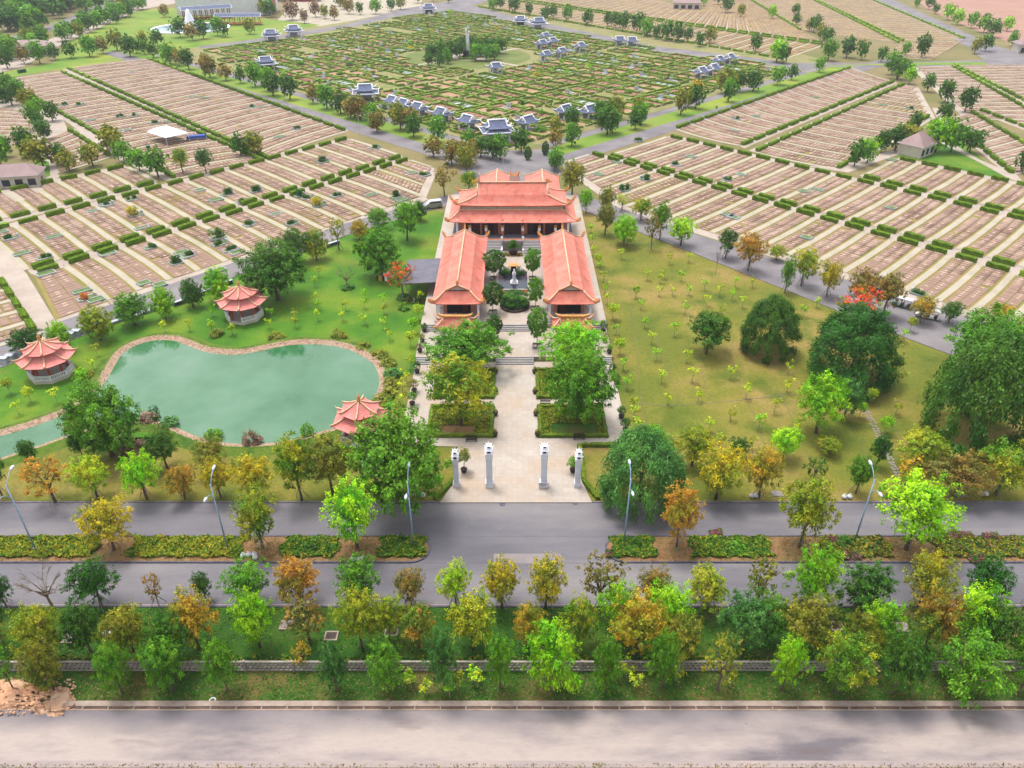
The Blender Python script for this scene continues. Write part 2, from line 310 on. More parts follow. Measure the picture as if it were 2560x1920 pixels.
def hedge_mat(name, cols):
    return mat(name, cols, scale=0.8, detail=6, fine=.22, fscale=5, bump=.8, bscale=6, island=.25, coords='Object')
M['hedge'] = hedge_mat("clipped_hedge_leaves", [C(108, 156, 16), C(138, 180, 26), C(166, 196, 44)])
M['hedge_far'] = hedge_mat("garden_hedge_leaves", [C(118, 160, 44), C(146, 178, 60), C(176, 186, 90)])
M['hedgebox'] = hedge_mat("box_hedge_leaves", [C(110, 144, 20), C(134, 160, 26)])
SHEETS = []
def sheet(name, pts, z, m, px=True, kind='structure'):
    """a flat sheet on the ground; pts in photograph pixels projected to the ground, or in metres"""
    P = [G(*p) for p in pts] if px else pts
    SHEETS.append(name); z += 0.0011 * (len(SHEETS) % 14)      # never two sheets in one plane
    o = MB().face([(x, y, z) for x, y in P]).build(name, m); tag(o, kind=kind)
    if o.data.polygons[0].normal.z < 0: o.data.flip_normals()
    return o
# ------------------------------------------------------------------ foliage meshes
def leaf_cloud(name, seed, n, size, mode):
    g = np.random.default_rng(seed)
    def unit(k):
        v = g.normal(size=(k, 3)); return v / np.linalg.norm(v, axis=1)[:, None]
    if mode in ('street', 'sparse', 'feather', 'layer'):
        k = {'street': 19, 'sparse': 12, 'feather': 18, 'layer': 24}[mode]
        cen = []; rad = []
        for i in range(k):
            t = i * 2.39996 + g.uniform(-.4, .4); h = (i + .5) / k
            rr = (.62 if mode != 'layer' else .75) * math.sin(math.pi * (0.12 + .8 * h)) ** .8 * g.uniform(.55, 1.15)
            cen.append((rr * math.cos(t), rr * math.sin(t), .18 + 1.12 * h * (1 if mode != 'layer' else .6)))
            rad.append(g.uniform(.32, .48) * {'sparse': .8, 'layer': .95}.get(mode, 1.12))
        cen = np.array(cen); rad = np.array(rad)
        w = rad ** 2; idx = g.choice(k, n, p=w / w.sum())
        # small sub-clumps on every lobe give light and dark tufts
        sub = unit(k * 14).reshape(k, 14, 3); sub[..., 2] = sub[..., 2] * .8 + .15
        sj = g.integers(0, 14, n); d = sub[idx, sj]; off = unit(n) * g.uniform(.0, .26, n)[:, None]
        dirs = d * g.uniform(.7, .98, n)[:, None] + off
        if mode == 'layer': dirs[:, 2] *= .65
        p = cen[idx] + dirs * rad[idx][:, None]; out = d + (p - cen.mean(0)) * .6
        if mode in ('street', 'layer', 'feather'):
            fl = n // 5; p[:fl] = unit(fl) * (g.uniform(.1, .62, fl) ** .7)[:, None] * [1, 1, .85] + [0, 0, .82 if mode != 'layer' else .55]
    elif mode in ('dense', 'willow'):
        k = 170 if mode == 'dense' else 170
        u = unit(k); u[:, 2] = np.where(u[:, 2] < -.45, -u[:, 2], u[:, 2])
        lump = 1 + .07 * np.sin(u[:, 0] * 4 + seed) * np.cos(u[:, 1] * 5 + seed) + g.uniform(-.07, .05, k)
        cen = u * lump[:, None] * .86 * g.uniform(.93, 1.03, k)[:, None]
        idx = g.integers(0, k, n); r = .165 if mode == 'dense' else .15
        o = unit(n) * g.uniform(.2, 1, n)[:, None] * r; o[:, 2] *= .75
        if mode == 'willow': o[:, 2] -= g.uniform(0, .22, n)
        p = cen[idx] + o; out = u[idx] + o * 2.5
        fill = int(n * .25); p[:fill] = unit(fill) * g.uniform(.5, .86, fill)[:, None]; p[:fill, 2] = np.abs(p[:fill, 2])
        w_ = 1 + .16 * (1 - np.abs(p[:, 2:3])); p[:, :2] *= w_
        p[:, 2] = p[:, 2] * .75 + .7
    elif mode == 'round':
        k = 90; u = unit(k); cen = u * .86 * g.uniform(.9, 1.06, k)[:, None]
        idx = g.integers(0, k, n); p = cen[idx] + unit(n) * .16 * g.uniform(.2, 1, n)[:, None]; fl = n // 4; p[:fl] = unit(fl) * g.uniform(.35, .85, fl)[:, None]; p[:, 2] = p[:, 2] * .78 + .75; out = u[idx] + unit(n) * .3
    elif mode == 'tuft':
        k = 7; t = np.arange(k) * 2.4; cen = np.stack([.6 * np.cos(t) * g.uniform(.4, 1.1, k), .6 * np.sin(t) * g.uniform(.4, 1.1, k), .6 + g.uniform(-.3, .5, k)], 1)
        idx = g.integers(0, k, n); p = cen[idx] + unit(n) * .33 * g.uniform(.3, 1, n)[:, None]; out = p - np.array([0, 0, .4])
    else:   # bush
        k = 40; u = unit(k); u[:, 2] = np.abs(u[:, 2]); cen = u * g.uniform(.6, .95, k)[:, None]
        idx = g.integers(0, k, n); p = cen[idx] + unit(n) * .22; p[:, 2] = np.maximum(p[:, 2], .02) * 1.4; out = u[idx]
    q = np.percentile(np.hypot(p[:, 0], p[:, 1]), 98); p[:, :2] /= q
    z0, z1 = np.percentile(p[:, 2], 1), np.percentile(p[:, 2], 99.5); p[:, 2] = (p[:, 2] - z0) / (z1 - z0) * 1.5
    nrm = out / np.linalg.norm(out, axis=1)[:, None] * .7 + unit(n) * .55 + np.array([0, 0, .45]); nrm /= np.linalg.norm(nrm, axis=1)[:, None]
    ref = unit(n) * .6 + out; 
    if mode in ('feather', 'willow', 'dense'): ref = out * .8 + unit(n) * .5 + np.array([0, 0, -.9 if mode != 'dense' else -.3])
    t = ref - (ref * nrm).sum(1)[:, None] * nrm; t /= np.linalg.norm(t, axis=1)[:, None] + 1e-6; b = np.cross(nrm, t)
    s = size * g.uniform(.6, 1.35, n)[:, None]; asp = .42 if mode in ('feather', 'willow', 'dense') else .62
    V = np.stack([p - t * s * .5, p + b * s * asp * .5 + t * s * .05, p + t * s * .5, p - b * s * asp * .5 + t * s * .05], 1).reshape(-1, 3)
    return np_mesh(name, V, np.arange(n * 4).reshape(n, 4), [LEAF])
CROWNS = {}
def crowns(kind, mode, cnt, n, size, s0): CROWNS[kind] = [leaf_cloud("crown_" + kind, s0 + i, n, size, mode) for i in range(cnt)]
crowns('street', 'street', 6, 9000, .072, 11)
crowns('sparse', 'sparse', 3, 2300, .09, 31)
crowns('feather', 'feather', 4, 8500, .09, 41)
crowns('layer', 'layer', 3, 18000, .058, 51)
crowns('dense', 'dense', 2, 32000, .06, 61)
crowns('willow', 'willow', 2, 34000, .055, 71)
crowns('round', 'round', 2, 9000, .09, 81)
crowns('far', 'street', 4, 900, .22, 91)
crowns('tuft', 'tuft', 3, 120, .36, 101)
crowns('bush', 'bush', 3, 900, .2, 111)
def limb_mesh(name, seed, bare=False):
    r = random.Random(seed); b = MB(); rk = .45 if bare else 1.0
    lean = (r.uniform(-.06, .06), r.uniform(-.06, .06))
    b.tube([(0, 0, 0), (lean[0] * .5, lean[1] * .5, .2), (lean[0], lean[1], .42)], [.075, .055, .045], 7)
    k = 6 if not bare else 16
    for i in range(k):
        t = i * 2.4 + r.uniform(-.3, .3); L = r.uniform(.35, .6) if not bare else r.uniform(.5, .95); h = r.uniform(.3, .45)
        top = r.uniform(.66, .85) if not bare else r.uniform(.6, 1.0)
        e = (lean[0] + L * math.cos(t), lean[1] + L * math.sin(t), top); mid = (lean[0] + L * .5 * math.cos(t + .2), lean[1] + L * .5 * math.sin(t + .2), (h + top) / 2 + .02)
        b.tube([(lean[0] * h / .42, lean[1] * h / .42, h), mid, e], [.035 * rk, .022 * rk, .008 * rk], 5)
        for j in range(2 if not bare else 9):
            a2 = t + r.uniform(-.9, .9); q = r.uniform(.15, .3); f = r.uniform(.3, 1) if bare else 1
            s = [mid[c] + (e[c] - mid[c]) * f for c in range(3)]
            b.tube([s, (s[0] + q * math.cos(a2), s[1] + q * math.sin(a2), s[2] + r.uniform(.02, .14))], [.009 * (rk + .1), .003], 4)
    o = b.build(name, M['bark'] if not bare else M['barkpale'], smooth=True); me = o.data; bpy.data.objects.remove(o); return me
LIMBS = [limb_mesh("trunk", i) for i in range(4)]; BARE = [limb_mesh("bare_branches", 20 + i, True) for i in range(2)]
def mesh_only(b, name, mats, smooth=False):
    o = b.build(name, mats, smooth=smooth); me = o.data; bpy.data.objects.remove(o); return me
b = MB()
for k in range(3):
    t = k * 2.094 + .5; b.tube([(1.0 * math.cos(t), 1.0 * math.sin(t), 0), (.12 * math.cos(t), .12 * math.sin(t), 2.1)], .045, 5)
    u = t + 2.094; b.tube([(.5 * math.cos(t), .5 * math.sin(t), 1.1), (.5 * math.cos(u), .5 * math.sin(u), 1.1)], .035, 4)
STAKES = mesh_only(b, "stakes", M['stake'])
COL = dict(dk=(C(52, 98, 18, 1.12), C(72, 112, 22, 1.12), "dark green"), gr=(C(76, 130, 20, 1.12), C(104, 152, 30, 1.12), "mid green"), br=(C(104, 168, 10, 1.12), C(144, 188, 18, 1.12), "bright green"),
           lm=(C(138, 176, 24, 1.12), C(186, 192, 38, 1.12), "lime green"), yg=(C(122, 146, 24, 1.12), C(162, 162, 32, 1.12), "yellow-green"), ye=(C(186, 168, 30, 1.12), C(132, 142, 30, 1.12), "yellow"),
           ol=(C(104, 120, 28, 1.12), C(142, 138, 36, 1.12), "olive green"), bo=(C(112, 114, 40, 1.12), C(146, 120, 50, 1.12), "brownish olive"), orr=(C(186, 136, 44, 1.12), C(140, 130, 36, 1.12), "orange"),
           oy=(C(138, 142, 32, 1.12), C(190, 152, 38, 1.12), "orange-yellow"), bl=(C(62, 112, 44, 1.12), C(86, 134, 54, 1.12), "bluish green"), gy=(C(88, 132, 24, 1.12), C(168, 166, 34, 1.12), "green and yellow"),
           go=(C(100, 128, 30, 1.12), C(172, 134, 46, 1.12), "green and orange"), rd=(C(238, 74, 40, 1.12), C(116, 140, 40, 1.12), "red-flowered"), dd=(C(40, 92, 18, 1.12), C(52, 104, 22, 1.12), "very dark green"),
           lb=(C(168, 210, 26, 1.12), C(92, 160, 14, 1.12), "two-tone bright green"), pk=(C(168, 132, 112, .9), C(120, 100, 70, .9), "pinkish"))
def place_tree(px, by, ty, w, kind, col, label, group=None, stakes=False, cb=None, cat="tree", name="tree", lean=0, pos=None, H=None, r=None):
    c = COL[col]; x, y = pos if pos else G(px, by)
    if H is None: H = max(1.2, height_at(ty, y) * .97)
    if r is None: r = w / 2 * depth_of(y, H * .6) / F_PX * ({'layer': 1.04, 'dense': .92, 'willow': .94}.get(kind, 1.0))
    sd = rnd.randrange(10 ** 6); rz = rnd.uniform(0, 6.28)
    if cb is None: cb = {'street': .3, 'sparse': .34, 'feather': .26, 'layer': .2, 'dense': .03, 'willow': .02, 'round': .28, 'far': .2, 'tuft': .5, 'bush': 0, 'bare': 0}[kind]
    t = empty(name, (x, y, 0), rz, label, cat, group)
    if kind == 'bare':
        o = bpy.data.objects.new("branches", BARE[sd % 2]); o.scale = (r, r, H); link(o, t); return t
    me = CROWNS[kind][sd % len(CROWNS[kind])]
    o = bpy.data.objects.new("crown", me); link(o, t); o.location = (0, 0, H * cb); e = rnd.uniform(.88, 1.1) if kind not in ('round', 'dense') else 1.0; o.scale = (r * e, r * (1.98 - e) if e != 1.0 else r, H * (1 - cb) / 1.5)
    j = rnd.uniform(.88, 1.12); o.color = (c[0][0] * j, c[0][1] * j, c[0][2] * j, 1); o["tint"] = [c[1][0] * j, c[1][1] * j, c[1][2] * j]
    if kind != 'bush':
        k = bpy.data.objects.new("trunk", LIMBS[sd % 4]); link(k, t); q = {'dense': .55, 'willow': .55, 'round': .6, 'tuft': .5}.get(kind, .95)
        k.scale = (r * q, r * q, H * (.93 if kind != 'tuft' else .8))
    if stakes: s = bpy.data.objects.new("stakes", STAKES); link(s, t); s.scale = (1, 1, min(1.1, H / 6))
    return t
ORD = "first second third fourth fifth sixth seventh eighth ninth tenth eleventh twelfth thirteenth fourteenth fifteenth sixteenth seventeenth eighteenth nineteenth twentieth".split()
def ordinal(i):
    if i < 20: return ORD[i]
    n = i + 1; s = 'th' if 10 < n % 100 < 14 else {1: 'st', 2: 'nd', 3: 'rd'}.get(n % 10, 'th'); return "%d%s" % (n, s)
SHAPE = dict(street="lobed", sparse="thin-leaved", feather="feathery", layer="spreading", dense="dense round", willow="drooping", round="clipped round", far="small", tuft="young", bush="low", bare="leafless")
def short_label(col, shape, o, phrase):
    full = "%s %s tree, %s from the left %s" % (col, shape, o, phrase)
    return full if len(full.replace('-', ' ').split()) <= 16 else "%s tree, %s from the left %s" % (col, o, phrase)
def tree_row(rows, phrase, group, stakes=False, D=1.1573, **kw):
    """rows: (base x, base y, top y, width, kind, colour[, own label]) in overview pixels"""
    for i, r in enumerate(sorted(rows, key=lambda q: q[0])):
        lab = r[6] if len(r) > 6 else short_label(COL[r[5]][2], SHAPE[r[4]], ordinal(i), phrase) if True else "%s %s tree, %s from the left %s" % (COL[r[5]][2], SHAPE[r[4]], ordinal(i), phrase)
        if r[4] == 'bare' and len(r) <= 6: lab = "leafless pale tree, %s from the left %s" % (ordinal(i), phrase)
        place_tree(r[0] * D, r[1] * D, r[2] * D, r[3] * D, r[4], r[5], lab, group, stakes=stakes, **kw)
# ------------------------------------------------------------------ the setting: ground, lawns, roads
def big(name, x0, y0, x1, y1, z, m): return sheet(name, [(x0, y0), (x1, y0), (x1, y1), (x0, y1)], z, m, px=False)
big("ground", -1300, -120, 1300, 1700, 0.0, M['ground'])
E_ = 0.02
ab = lambda pts: [AB(*p) for p in pts]
big("roadside_verge", -300, 20, 300, 42.3, E_, M['verge'])
big("old_road", -300, 42.0, 300, 47.7, E_ * 2, M['oldroad'])
big("dusty_road_edge", -300, 41.6, 300, 42.3, E_ * 2.5, M['dust'])
big("grass_bank", -300, 48.6, 300, 52.4, E_ * 1, M['lawn_slope'])
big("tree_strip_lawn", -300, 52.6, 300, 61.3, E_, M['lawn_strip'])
big("lower_carriageway", -300, 61.3, 300, 68.2, E_, M['asphalt'])
big("upper_carriageway", -300, 72.9, 300, 79.4, E_, M['asphalt'])
big("road_crossing", -11.8, 68.2, 13.6, 72.9, E_, M['asphalt'])
big("concrete_road_patch", -2.3, 68.1, 6.2, 69.8, E_ * 1.4, M['patch'])
big("carriageway_dust", -300, 61.3, 300, 61.55, E_ * 1.3, M['dust'])
# lawns either side of the temple
sheet("dry_front_lawn", [(-140, 79.8), (-9.9, 79.8), (-8.0, 84), (-8.0, 92), (-17.5, 92.6), (-17.3, 113), (-19, 113), (-21.6, 106), (-27, 96), (-37, 92), (-60, 92), (-77, 92), (-140, 90)], E_ * 2, M['lawn_dry'], px=False)
sheet("green_pond_lawn", [(-17.2, 113), (-17.7, 194)] + ab([(124, 153.5), (100, 155), (77, 153), (66, 152), (54, 147.7), (36, 148), (17, 145.5), (-20, 143)]) + [(-140, 90.1), (-77, 92.1), (-60, 92.1), (-37, 92.1), (-27, 96.1), (-21.6, 106), (-19, 113)], E_ * 1.5, M['lawn_green'], px=False)
sheet("dry_right_lawn", [(11.0, 79.8), (9.9, 84), (9.9, 92), (17.9, 92), (18.0, 197)] + [AB(a, b) for b, a in ((121.8, 151.6), (92, 148.6), (69, 145.8), (50, 143.4), (37, 141.8), (10, 140), (-30, 139))] + [(170, 79.8)], E_ * 2, M['lawn_dry'], px=False)
# access roads on the 45 degree site grid
sheet("left_access_road", ab([(-40, 142), (17, 145.5), (36, 148), (54, 147.7), (66, 152), (77, 153), (100, 155), (124, 154), (165, 150), (165, 158), (128, 160.5), (100, 162), (75, 159.5), (60, 158.5), (30, 156.5), (10, 156.5), (-40, 152)]), E_ * 2.4, M['asphalt_ring'], px=False)
sheet("right_access_road", ab([(139, -40), (140, 10), (141.8, 37), (143.4, 50), (145.8, 69), (148.6, 92), (151.6, 122), (150, 165), (160, 165), (161, 128), (158.5, 92), (158.5, 70), (159.5, 50), (159, 20), (157, -40)]), E_ * 2.8, M['asphalt_ring'], px=False)
sheet("left_ring_road", ab([(156, 150), (164, 150), (164, 470), (156, 470)]), E_ * 3.2, M['asphalt_ring'], px=False)
sheet("right_ring_road", ab([(150, 156), (440, 156), (440, 164), (150, 164)]), E_ * 3.6, M['asphalt_ring'], px=False)
sheet("ring_road_junction", ab([(150, 150), (172, 150), (186, 163), (190, 172), (182, 176), (176, 182), (172, 190), (163, 186), (150, 172)]), E_ * 4, M['asphalt_ring'], px=False)
sheet("left_ring_verge", ab([(164, 186), (171, 192), (173, 200), (173, 470), (164, 470)]), E_ * 2, M['lawn_far'], px=False)
sheet("right_ring_verge", ab([(186, 164), (192, 171), (200, 173), (410, 173), (410, 164)]), E_ * 2, M['lawn_far'], px=False)
sheet("left_inner_lane", ab([(173, 190), (177.5, 190), (177.5, 470), (173, 470)]), E_ * 2.2, M['asphalt_ring'], px=False)
sheet("right_inner_lane", ab([(190, 173), (410, 173), (410, 177.5), (190, 177.5)]), E_ * 2.3, M['asphalt_ring'], px=False)
sheet("hedge_garden_ground", ab([(178, 178), (410, 178), (432, 230), (434, 495), (200, 495), (178, 440)]), E_ * 1.6, mat("garden_lane_concrete", [C(150, 150, 84), C(178, 166, 112), C(120, 150, 60)], scale=.12, detail=6, fine=.12, fscale=1.5), px=False)
sheet("left_cemetery_cross_road", ab([(25.5, 149), (29.5, 149), (33.8, 186), (35, 225), (31.5, 225), (28.8, 186)]), E_ * 3, M['crosspath'], px=False)
# far setting, read from the photograph
sheet("top_left_lawn", [(120, 178), (165, 108), (350, 26), (470, 18), (560, 36), (800, 62), (640, 97), (500, 116), (438, 132), (370, 141)], E_ * 2, M['lawn_far'])
sheet("left_roadside_lawn", [(-20, 206), (12, 196), (150, 172), (366, 144), (330, 130), (120, 160), (-20, 186)], E_ * 1.2, M['lawn_far'])
sheet("pale_boulevard", [(-30, 190), (-30, 152), (230, 62), (330, 14), (420, -22), (600, -22), (430, 10), (350, 24), (165, 106), (60, 165)], E_ * 2.6, M['crosspath'])
sheet("grey_boulevard", [(-30, 122), (-30, 108), (130, 62), (230, 18), (300, -18), (340, -18), (250, 28), (140, 72)], E_ * 1.8, M['asphalt_ring'])
sheet("pale_car_park", [(690, 55), (720, 22), (760, -20), (1060, -20), (1052, 16), (1000, 28), (880, 52), (800, 66)], E_ * 2.2, M['path'])
sheet("top_ring_road", [(860, 62), (1010, 22), (1130, 2), (1210, -16), (1290, -16), (1180, 14), (1330, 52), (1640, 116), (1905, 148), (1985, 160), (1975, 172), (1890, 158), (1640, 130), (1330, 66), (1130, 26), (1000, 40), (890, 66), (640, 108), (500, 122), (500, 116), (640, 98)], E_ * 4.4, M['asphalt_ring'])
sheet("right_cross_road", [(1960, 158), (2200, 158), (2480, 150), (2600, 152), (2600, 164), (2480, 166), (2240, 166), (2040, 168), (1965, 185)], E_ * 5, M['asphalt_ring'])
sheet("far_right_road", [(2140, -16), (2200, -16), (2480, 112), (2620, 152), (2620, 178), (2470, 160), (2420, 118), (2300, 60)], E_ * 4.8, M['asphalt_ring'])
sheet("bare_red_field", [(2260, -20), (2700, -20), (2700, 120), (2600, 126), (2480, 92), (2330, 30)], E_ * 1.8, M['brownfield'])
sheet("road_island_lawn", [(1995, 166), (2300, 157), (2460, 156), (2470, 163), (2200, 163), (2040, 166)], E_ * 5.6, M['lawn_far'])
sheet("right_building_lawn", [(2222, 389), (2350, 350), (2400, 352), (2470, 410), (2530, 436), (2515, 450), (2300, 402)], E_ * 2.6, M['lawn_green'])
sheet("right_garden_path", [(1990, 412), (2060, 418), (2225, 378), (2330, 345), (2350, 310), (2330, 270), (2345, 270), (2372, 310), (2365, 350), (2450, 400), (2545, 440), (2560, 460), (2520, 446), (2440, 402), (2352, 358), (2230, 392), (2120, 432)], E_ * 3, M['crosspath'])
sheet("left_building_lawn", [(84, 400), (122, 404), (126, 440), (92, 455)], E_ * 2.6, M['lawn_green'])
sheet("left_tree_path", [(60, 420), (120, 395), (132, 400), (130, 428), (150, 440), (120, 470), (60, 500), (0, 515), (0, 480), (80, 455), (110, 430)], E_ * 2, M['crosspath'])
sheet("left_small_plaza", [(-10, 255), (30, 240), (55, 262), (150, 282), (170, 325), (120, 352), (80, 350), (90, 300), (20, 290)], E_ * 2, M['crosspath'])
sheet("tree_row_path", [(150, 290), (165, 292), (300, 375), (430, 432), (470, 460), (455, 470), (400, 446), (270, 388)], E_ * 3, M['crosspath'])
# kerbs (real steps)
def kerb(name, pts, w=.25, h=.13, m='kerb', closed=False):
    b = MB(); n = len(pts)
    for i in range(n if closed else n - 1):
        (x0, y0), (x1, y1) = pts[i], pts[(i + 1) % n]; L = math.hypot(x1 - x0, y1 - y0)
        b.box((x0 + x1) / 2, (y0 + y1) / 2, 0.0, L + w * .9, w, h + .0015 * (i % 2), math.atan2(y1 - y0, x1 - x0))
    return tag(b.build(name, M[m]), kind='structure')
kerb("kerb", [(-300, 61.25), (300, 61.25)], m='kerb_dark', h=.1)
kerb("kerb", [(-300, 79.55), (-10.0, 79.55)]); kerb("kerb", [(11.1, 79.55), (300, 79.55)])
def median(x0, x1, name):
    s = 1 if x1 > x0 else -1; pts = []
    for k in range(13):
        t = -math.pi / 2 + math.pi * k / 12; pts.append((x0 + s * 2.3 - s * 2.3 * math.cos(t), 70.55 + 2.3 * math.sin(t)))
    pts = [(x1, 68.25)] + pts + [(x1, 72.85)]
    o = MB().prism(pts[::s], 0, .14).build(name, M['bedsoil']); tag(o, kind='structure')
    kerb("median_kerb", pts, w=.22, h=.2, m='kerb_dark')
median(-10.5, -300, "median_bed"); median(12.0, 300, "median_bed")
for pts, nm in ((ab([(-40, 142), (17, 145.5), (36, 148), (54, 147.7), (66, 152), (77, 153), (100, 155), (124, 154)]), 0), ([AB(a, b) for b, a in ((130, 151.8), (121.8, 151.6), (92, 148.6), (69, 145.8), (50, 143.4), (37, 141.8), (10, 140), (-30, 139))], 1)):
    kerb("access_road_kerb", pts, w=.25, h=.13)
# roadside drain along the old road
b = MB(); b.box(0, 48.42, 0, 600, .62, .16); b.box(0, 47.72, 0, 600, .14, .10)
x = -120
while x < 120: b.box(x, 47.95, .0, .13, .36, .12, rnd.uniform(-.15, .15)); x += 2.62
tag(b.build("roadside_drain", M['drain']), "long open concrete roadside drain with cross bars beside the dusty old road", "drain")
big("drain_bottom", -300, 47.74, 300, 48.2, .012, M['drainbed'])
for i, yy in enumerate((72.93, 68.16)):
    o = MB().box(0.8, yy, E_, 23, .07, .012).build("road_joint", M['kerb_dark']); tag(o, kind='structure')
# manhole covers and lawn hatches
for i, (px, py) in enumerate(((1256, 1261), (1438, 1258))):
    x, y = G(px, py); o = MB().lathe([(.42, 0), (.42, .03), (.36, .045)], n=20).build("manhole_cover", M['kerb_dark'], loc=(x, y, E_)); tag(o, "dark iron manhole cover in the road %s the paved forecourt" % ("below the middle of" if i == 0 else "under the right corner of"), "manhole cover")
hs_ = [(1704, 1247, "between the tree bases right of the big feathery tree"), (1943, 1236, "on the dry lawn left of the yellow-green median tree"), (2398, 1236, "on the dry lawn near the right edge of the lawn")]
for px, py, w in hs_:
    x, y = G(px, py); o = MB().box(0, 0, 0, 1.5, 1.1, .12).box(0, 0, .12, 1.2, .8, .02).build("hatch_cover", M['stonegrey'], loc=(x, y, E_)); tag(o, "grey square drain hatch " + w, "hatch cover")
hs_ = [(978, 1578, "under the yellow-green trees left of centre"), (2092, 1565, "between trees right of centre"), (2256, 1567, "near the brownish tree on the right"), (172, 1595, "near the left edge"), (716, 1562, "left of the orange-brown tree"), (828, 1589, "under the orange-brown tree")]
for px, py, w in hs_:
    x, y = G(px, py, .2); b = MB().box(0, 0, 0, 1.5, 1.3, .2); b.box(0, 0, .2, 1.15, .95, .012, mi=1)
    o = b.build("inspection_pit", [M['drain'], M['stonegrey'] if rnd.random() < .5 else M['pot']], loc=(x, y, E_)); tag(o, "square concrete inspection pit in the tree strip, " + w, "inspection pit")
# ------------------------------------------------------------------ perforated boundary wall
def wall_panel():
    b = MB(); L, Hh, T = 5.0, 1.5, .16
    b.box(0, 0, 0, L, T, .14); b.box(0, 0, Hh - .14, L, T + .06, .14)
    nx, nz = 10, 3; rh = (Hh - .28) / nz
    for k in range(nz):
        for i in range(nx + 1):
            xx = -L / 2 + (i + .5 * (k % 2)) * L / nx
            if abs(xx) > L / 2 - .1: continue
            b.box(xx, 0, .14 + k * rh, .17, T - .02, rh)
        if k: b.box(0, 0, .14 + k * rh - .06, L, T - .03, .12)
    return b
wp = mesh_only(wall_panel(), "boundary_wall_panel", M['wallc']); pb = mesh_only(MB().box(0, 0, 0, .28, .28, 1.6), "wall_post", M['wallc'])
k = 0; x = -72.5
while x < 75:
    o = bpy.data.objects.new("boundary_wall_panel", wp); link(o); o.location = (x, 52.5 + rnd.uniform(-.01, .01), 0)
    tag(o, "perforated grey concrete boundary wall panel, %s from the left" % ordinal(k), "wall panel", "perforated concrete wall panels along the tree strip")
    p = bpy.data.objects.new("post", pb); link(p, o); p.location = (2.58, 0, 0); k += 1; x += 5.16
# ------------------------------------------------------------------ hedges, graves
def grid_box(nx, ny, nz, amp, seed, L=1., W=1., Hh=1.):
    """a box whose skin is a grid roughened like clipped foliage"""
    g = np.random.default_rng(seed); V = []; F = []
    def patch(o, u, v, nu, nv):
        n0 = len(V)
        for j in range(nv + 1):
            for i in range(nu + 1): V.append([o[c] + u[c] * i / nu + v[c] * j / nv for c in range(3)])
        for j in range(nv):
            for i in range(nu):
                a = n0 + j * (nu + 1) + i; F.append((a, a + 1, a + nu + 2, a + nu + 1))
    h, w = L / 2, W / 2
    patch((-h, -w, Hh), (L, 0, 0), (0, W, 0), nx, ny); patch((-h, -w, 0), (L, 0, 0), (0, 0, Hh), nx, nz)
    patch((h, w, 0), (-L, 0, 0), (0, 0, Hh), nx, nz); patch((h, -w, 0), (0, W, 0), (0, 0, Hh), ny, nz); patch((-h, w, 0), (0, -W, 0), (0, 0, Hh), ny, nz)
    V = np.array(V); key = np.round(V, 4); _, inv = np.unique(key, axis=0, return_inverse=True); inv = inv.ravel()
    d = g.normal(size=(inv.max() + 1, 3)) * amp; V = V + d[inv] * np.array([L / nx, W / ny, Hh / nz]) ; V[:, 2] = np.maximum(V[:, 2], 0)
    return V, np.array(F)
HV, HF = grid_box(24, 6, 5, .22, 3, 4.9, 1.2, 1.15)
def fuzz(V, F, n, size, seed):
    g = np.random.default_rng(seed); f = F[g.integers(0, len(F), n)]; w = g.dirichlet((1, 1, 1, 1), n)
    p = (V[f] * w[..., None]).sum(1); nn = np.cross(V[f[:, 1]] - V[f[:, 0]], V[f[:, 3]] - V[f[:, 0]]); nn /= np.linalg.norm(nn, axis=1)[:, None] + 1e-9
    nn = nn + g.normal(size=(n, 3)) * .6; nn /= np.linalg.norm(nn, axis=1)[:, None]; t = np.cross(nn, g.normal(size=(n, 3))); t /= np.linalg.norm(t, axis=1)[:, None]; b = np.cross(nn, t)
    p = p + nn * size * .3; s = size * g.uniform(.6, 1.3, n)[:, None]
    Q = np.stack([p - t * s * .5, p + b * s * .35, p + t * s * .5, p - b * s * .35], 1).reshape(-1, 3)
    return np.vstack([V, Q]), np.vstack([F, len(V) + np.arange(n * 4).reshape(n, 4)])
HV2, HF2 = fuzz(HV, HF, 1100, .2, 5)
HEDGE_ME = np_mesh("hedge", HV2, HF2, [M['hedge']])
HVL, HFL = grid_box(6, 2, 2, .12, 4, 4.9, 1.2, 1.15)
def merged(name, V, F, T, mats, mi=None):
    """T rows: x y z rz sx sy sz"""
    T = np.array(T); n = len(T); c, s = np.cos(T[:, 3]), np.sin(T[:, 3])
    P = V[None] * T[:, None, 4:7]; X = P[..., 0] * c[:, None] - P[..., 1] * s[:, None] + T[:, 0:1]; Y = P[..., 0] * s[:, None] + P[..., 1] * c[:, None] + T[:, 1:2]
    W = np.stack([X, Y, P[..., 2] + T[:, 2:3]], -1).reshape(-1, 3); FF = (F[None] + (np.arange(n) * len(V))[:, None, None]).reshape(-1, F.shape[1])
    me = np_mesh(name, W, FF, mats, None if mi is None else np.tile(mi, n)); o = bpy.data.objects.new(name, me); link(o); return o
def grave_template():
    b = MB(); b.box(0, 0, 0, 1, 1, 1); b.f = b.f[1:]; b.m = b.m[1:]
    n = len(b.v); b.v += [(-.12, -.36, 1.15), (.16, -.36, 1.15), (.16, .36, 1.15), (-.12, .36, 1.15)]; b.f.append((n, n + 1, n + 2, n + 3)); b.m.append(1)
    return np.array(b.v, float), np.array(b.f), np.array(b.m)
GV, GF, GM = grave_template()
GRAVES, HEDGES, FN = [], [], []
def in_view(x, y, m=20):
    d = depth_of(y, 0); up = y * math.sin(PITCH) - CAM_H * math.cos(PITCH); px = 1280 + F_PX * x / d; py = 960 - F_PX * up / d
    return -m < px < 2560 + m and -m < py < 1920 + m
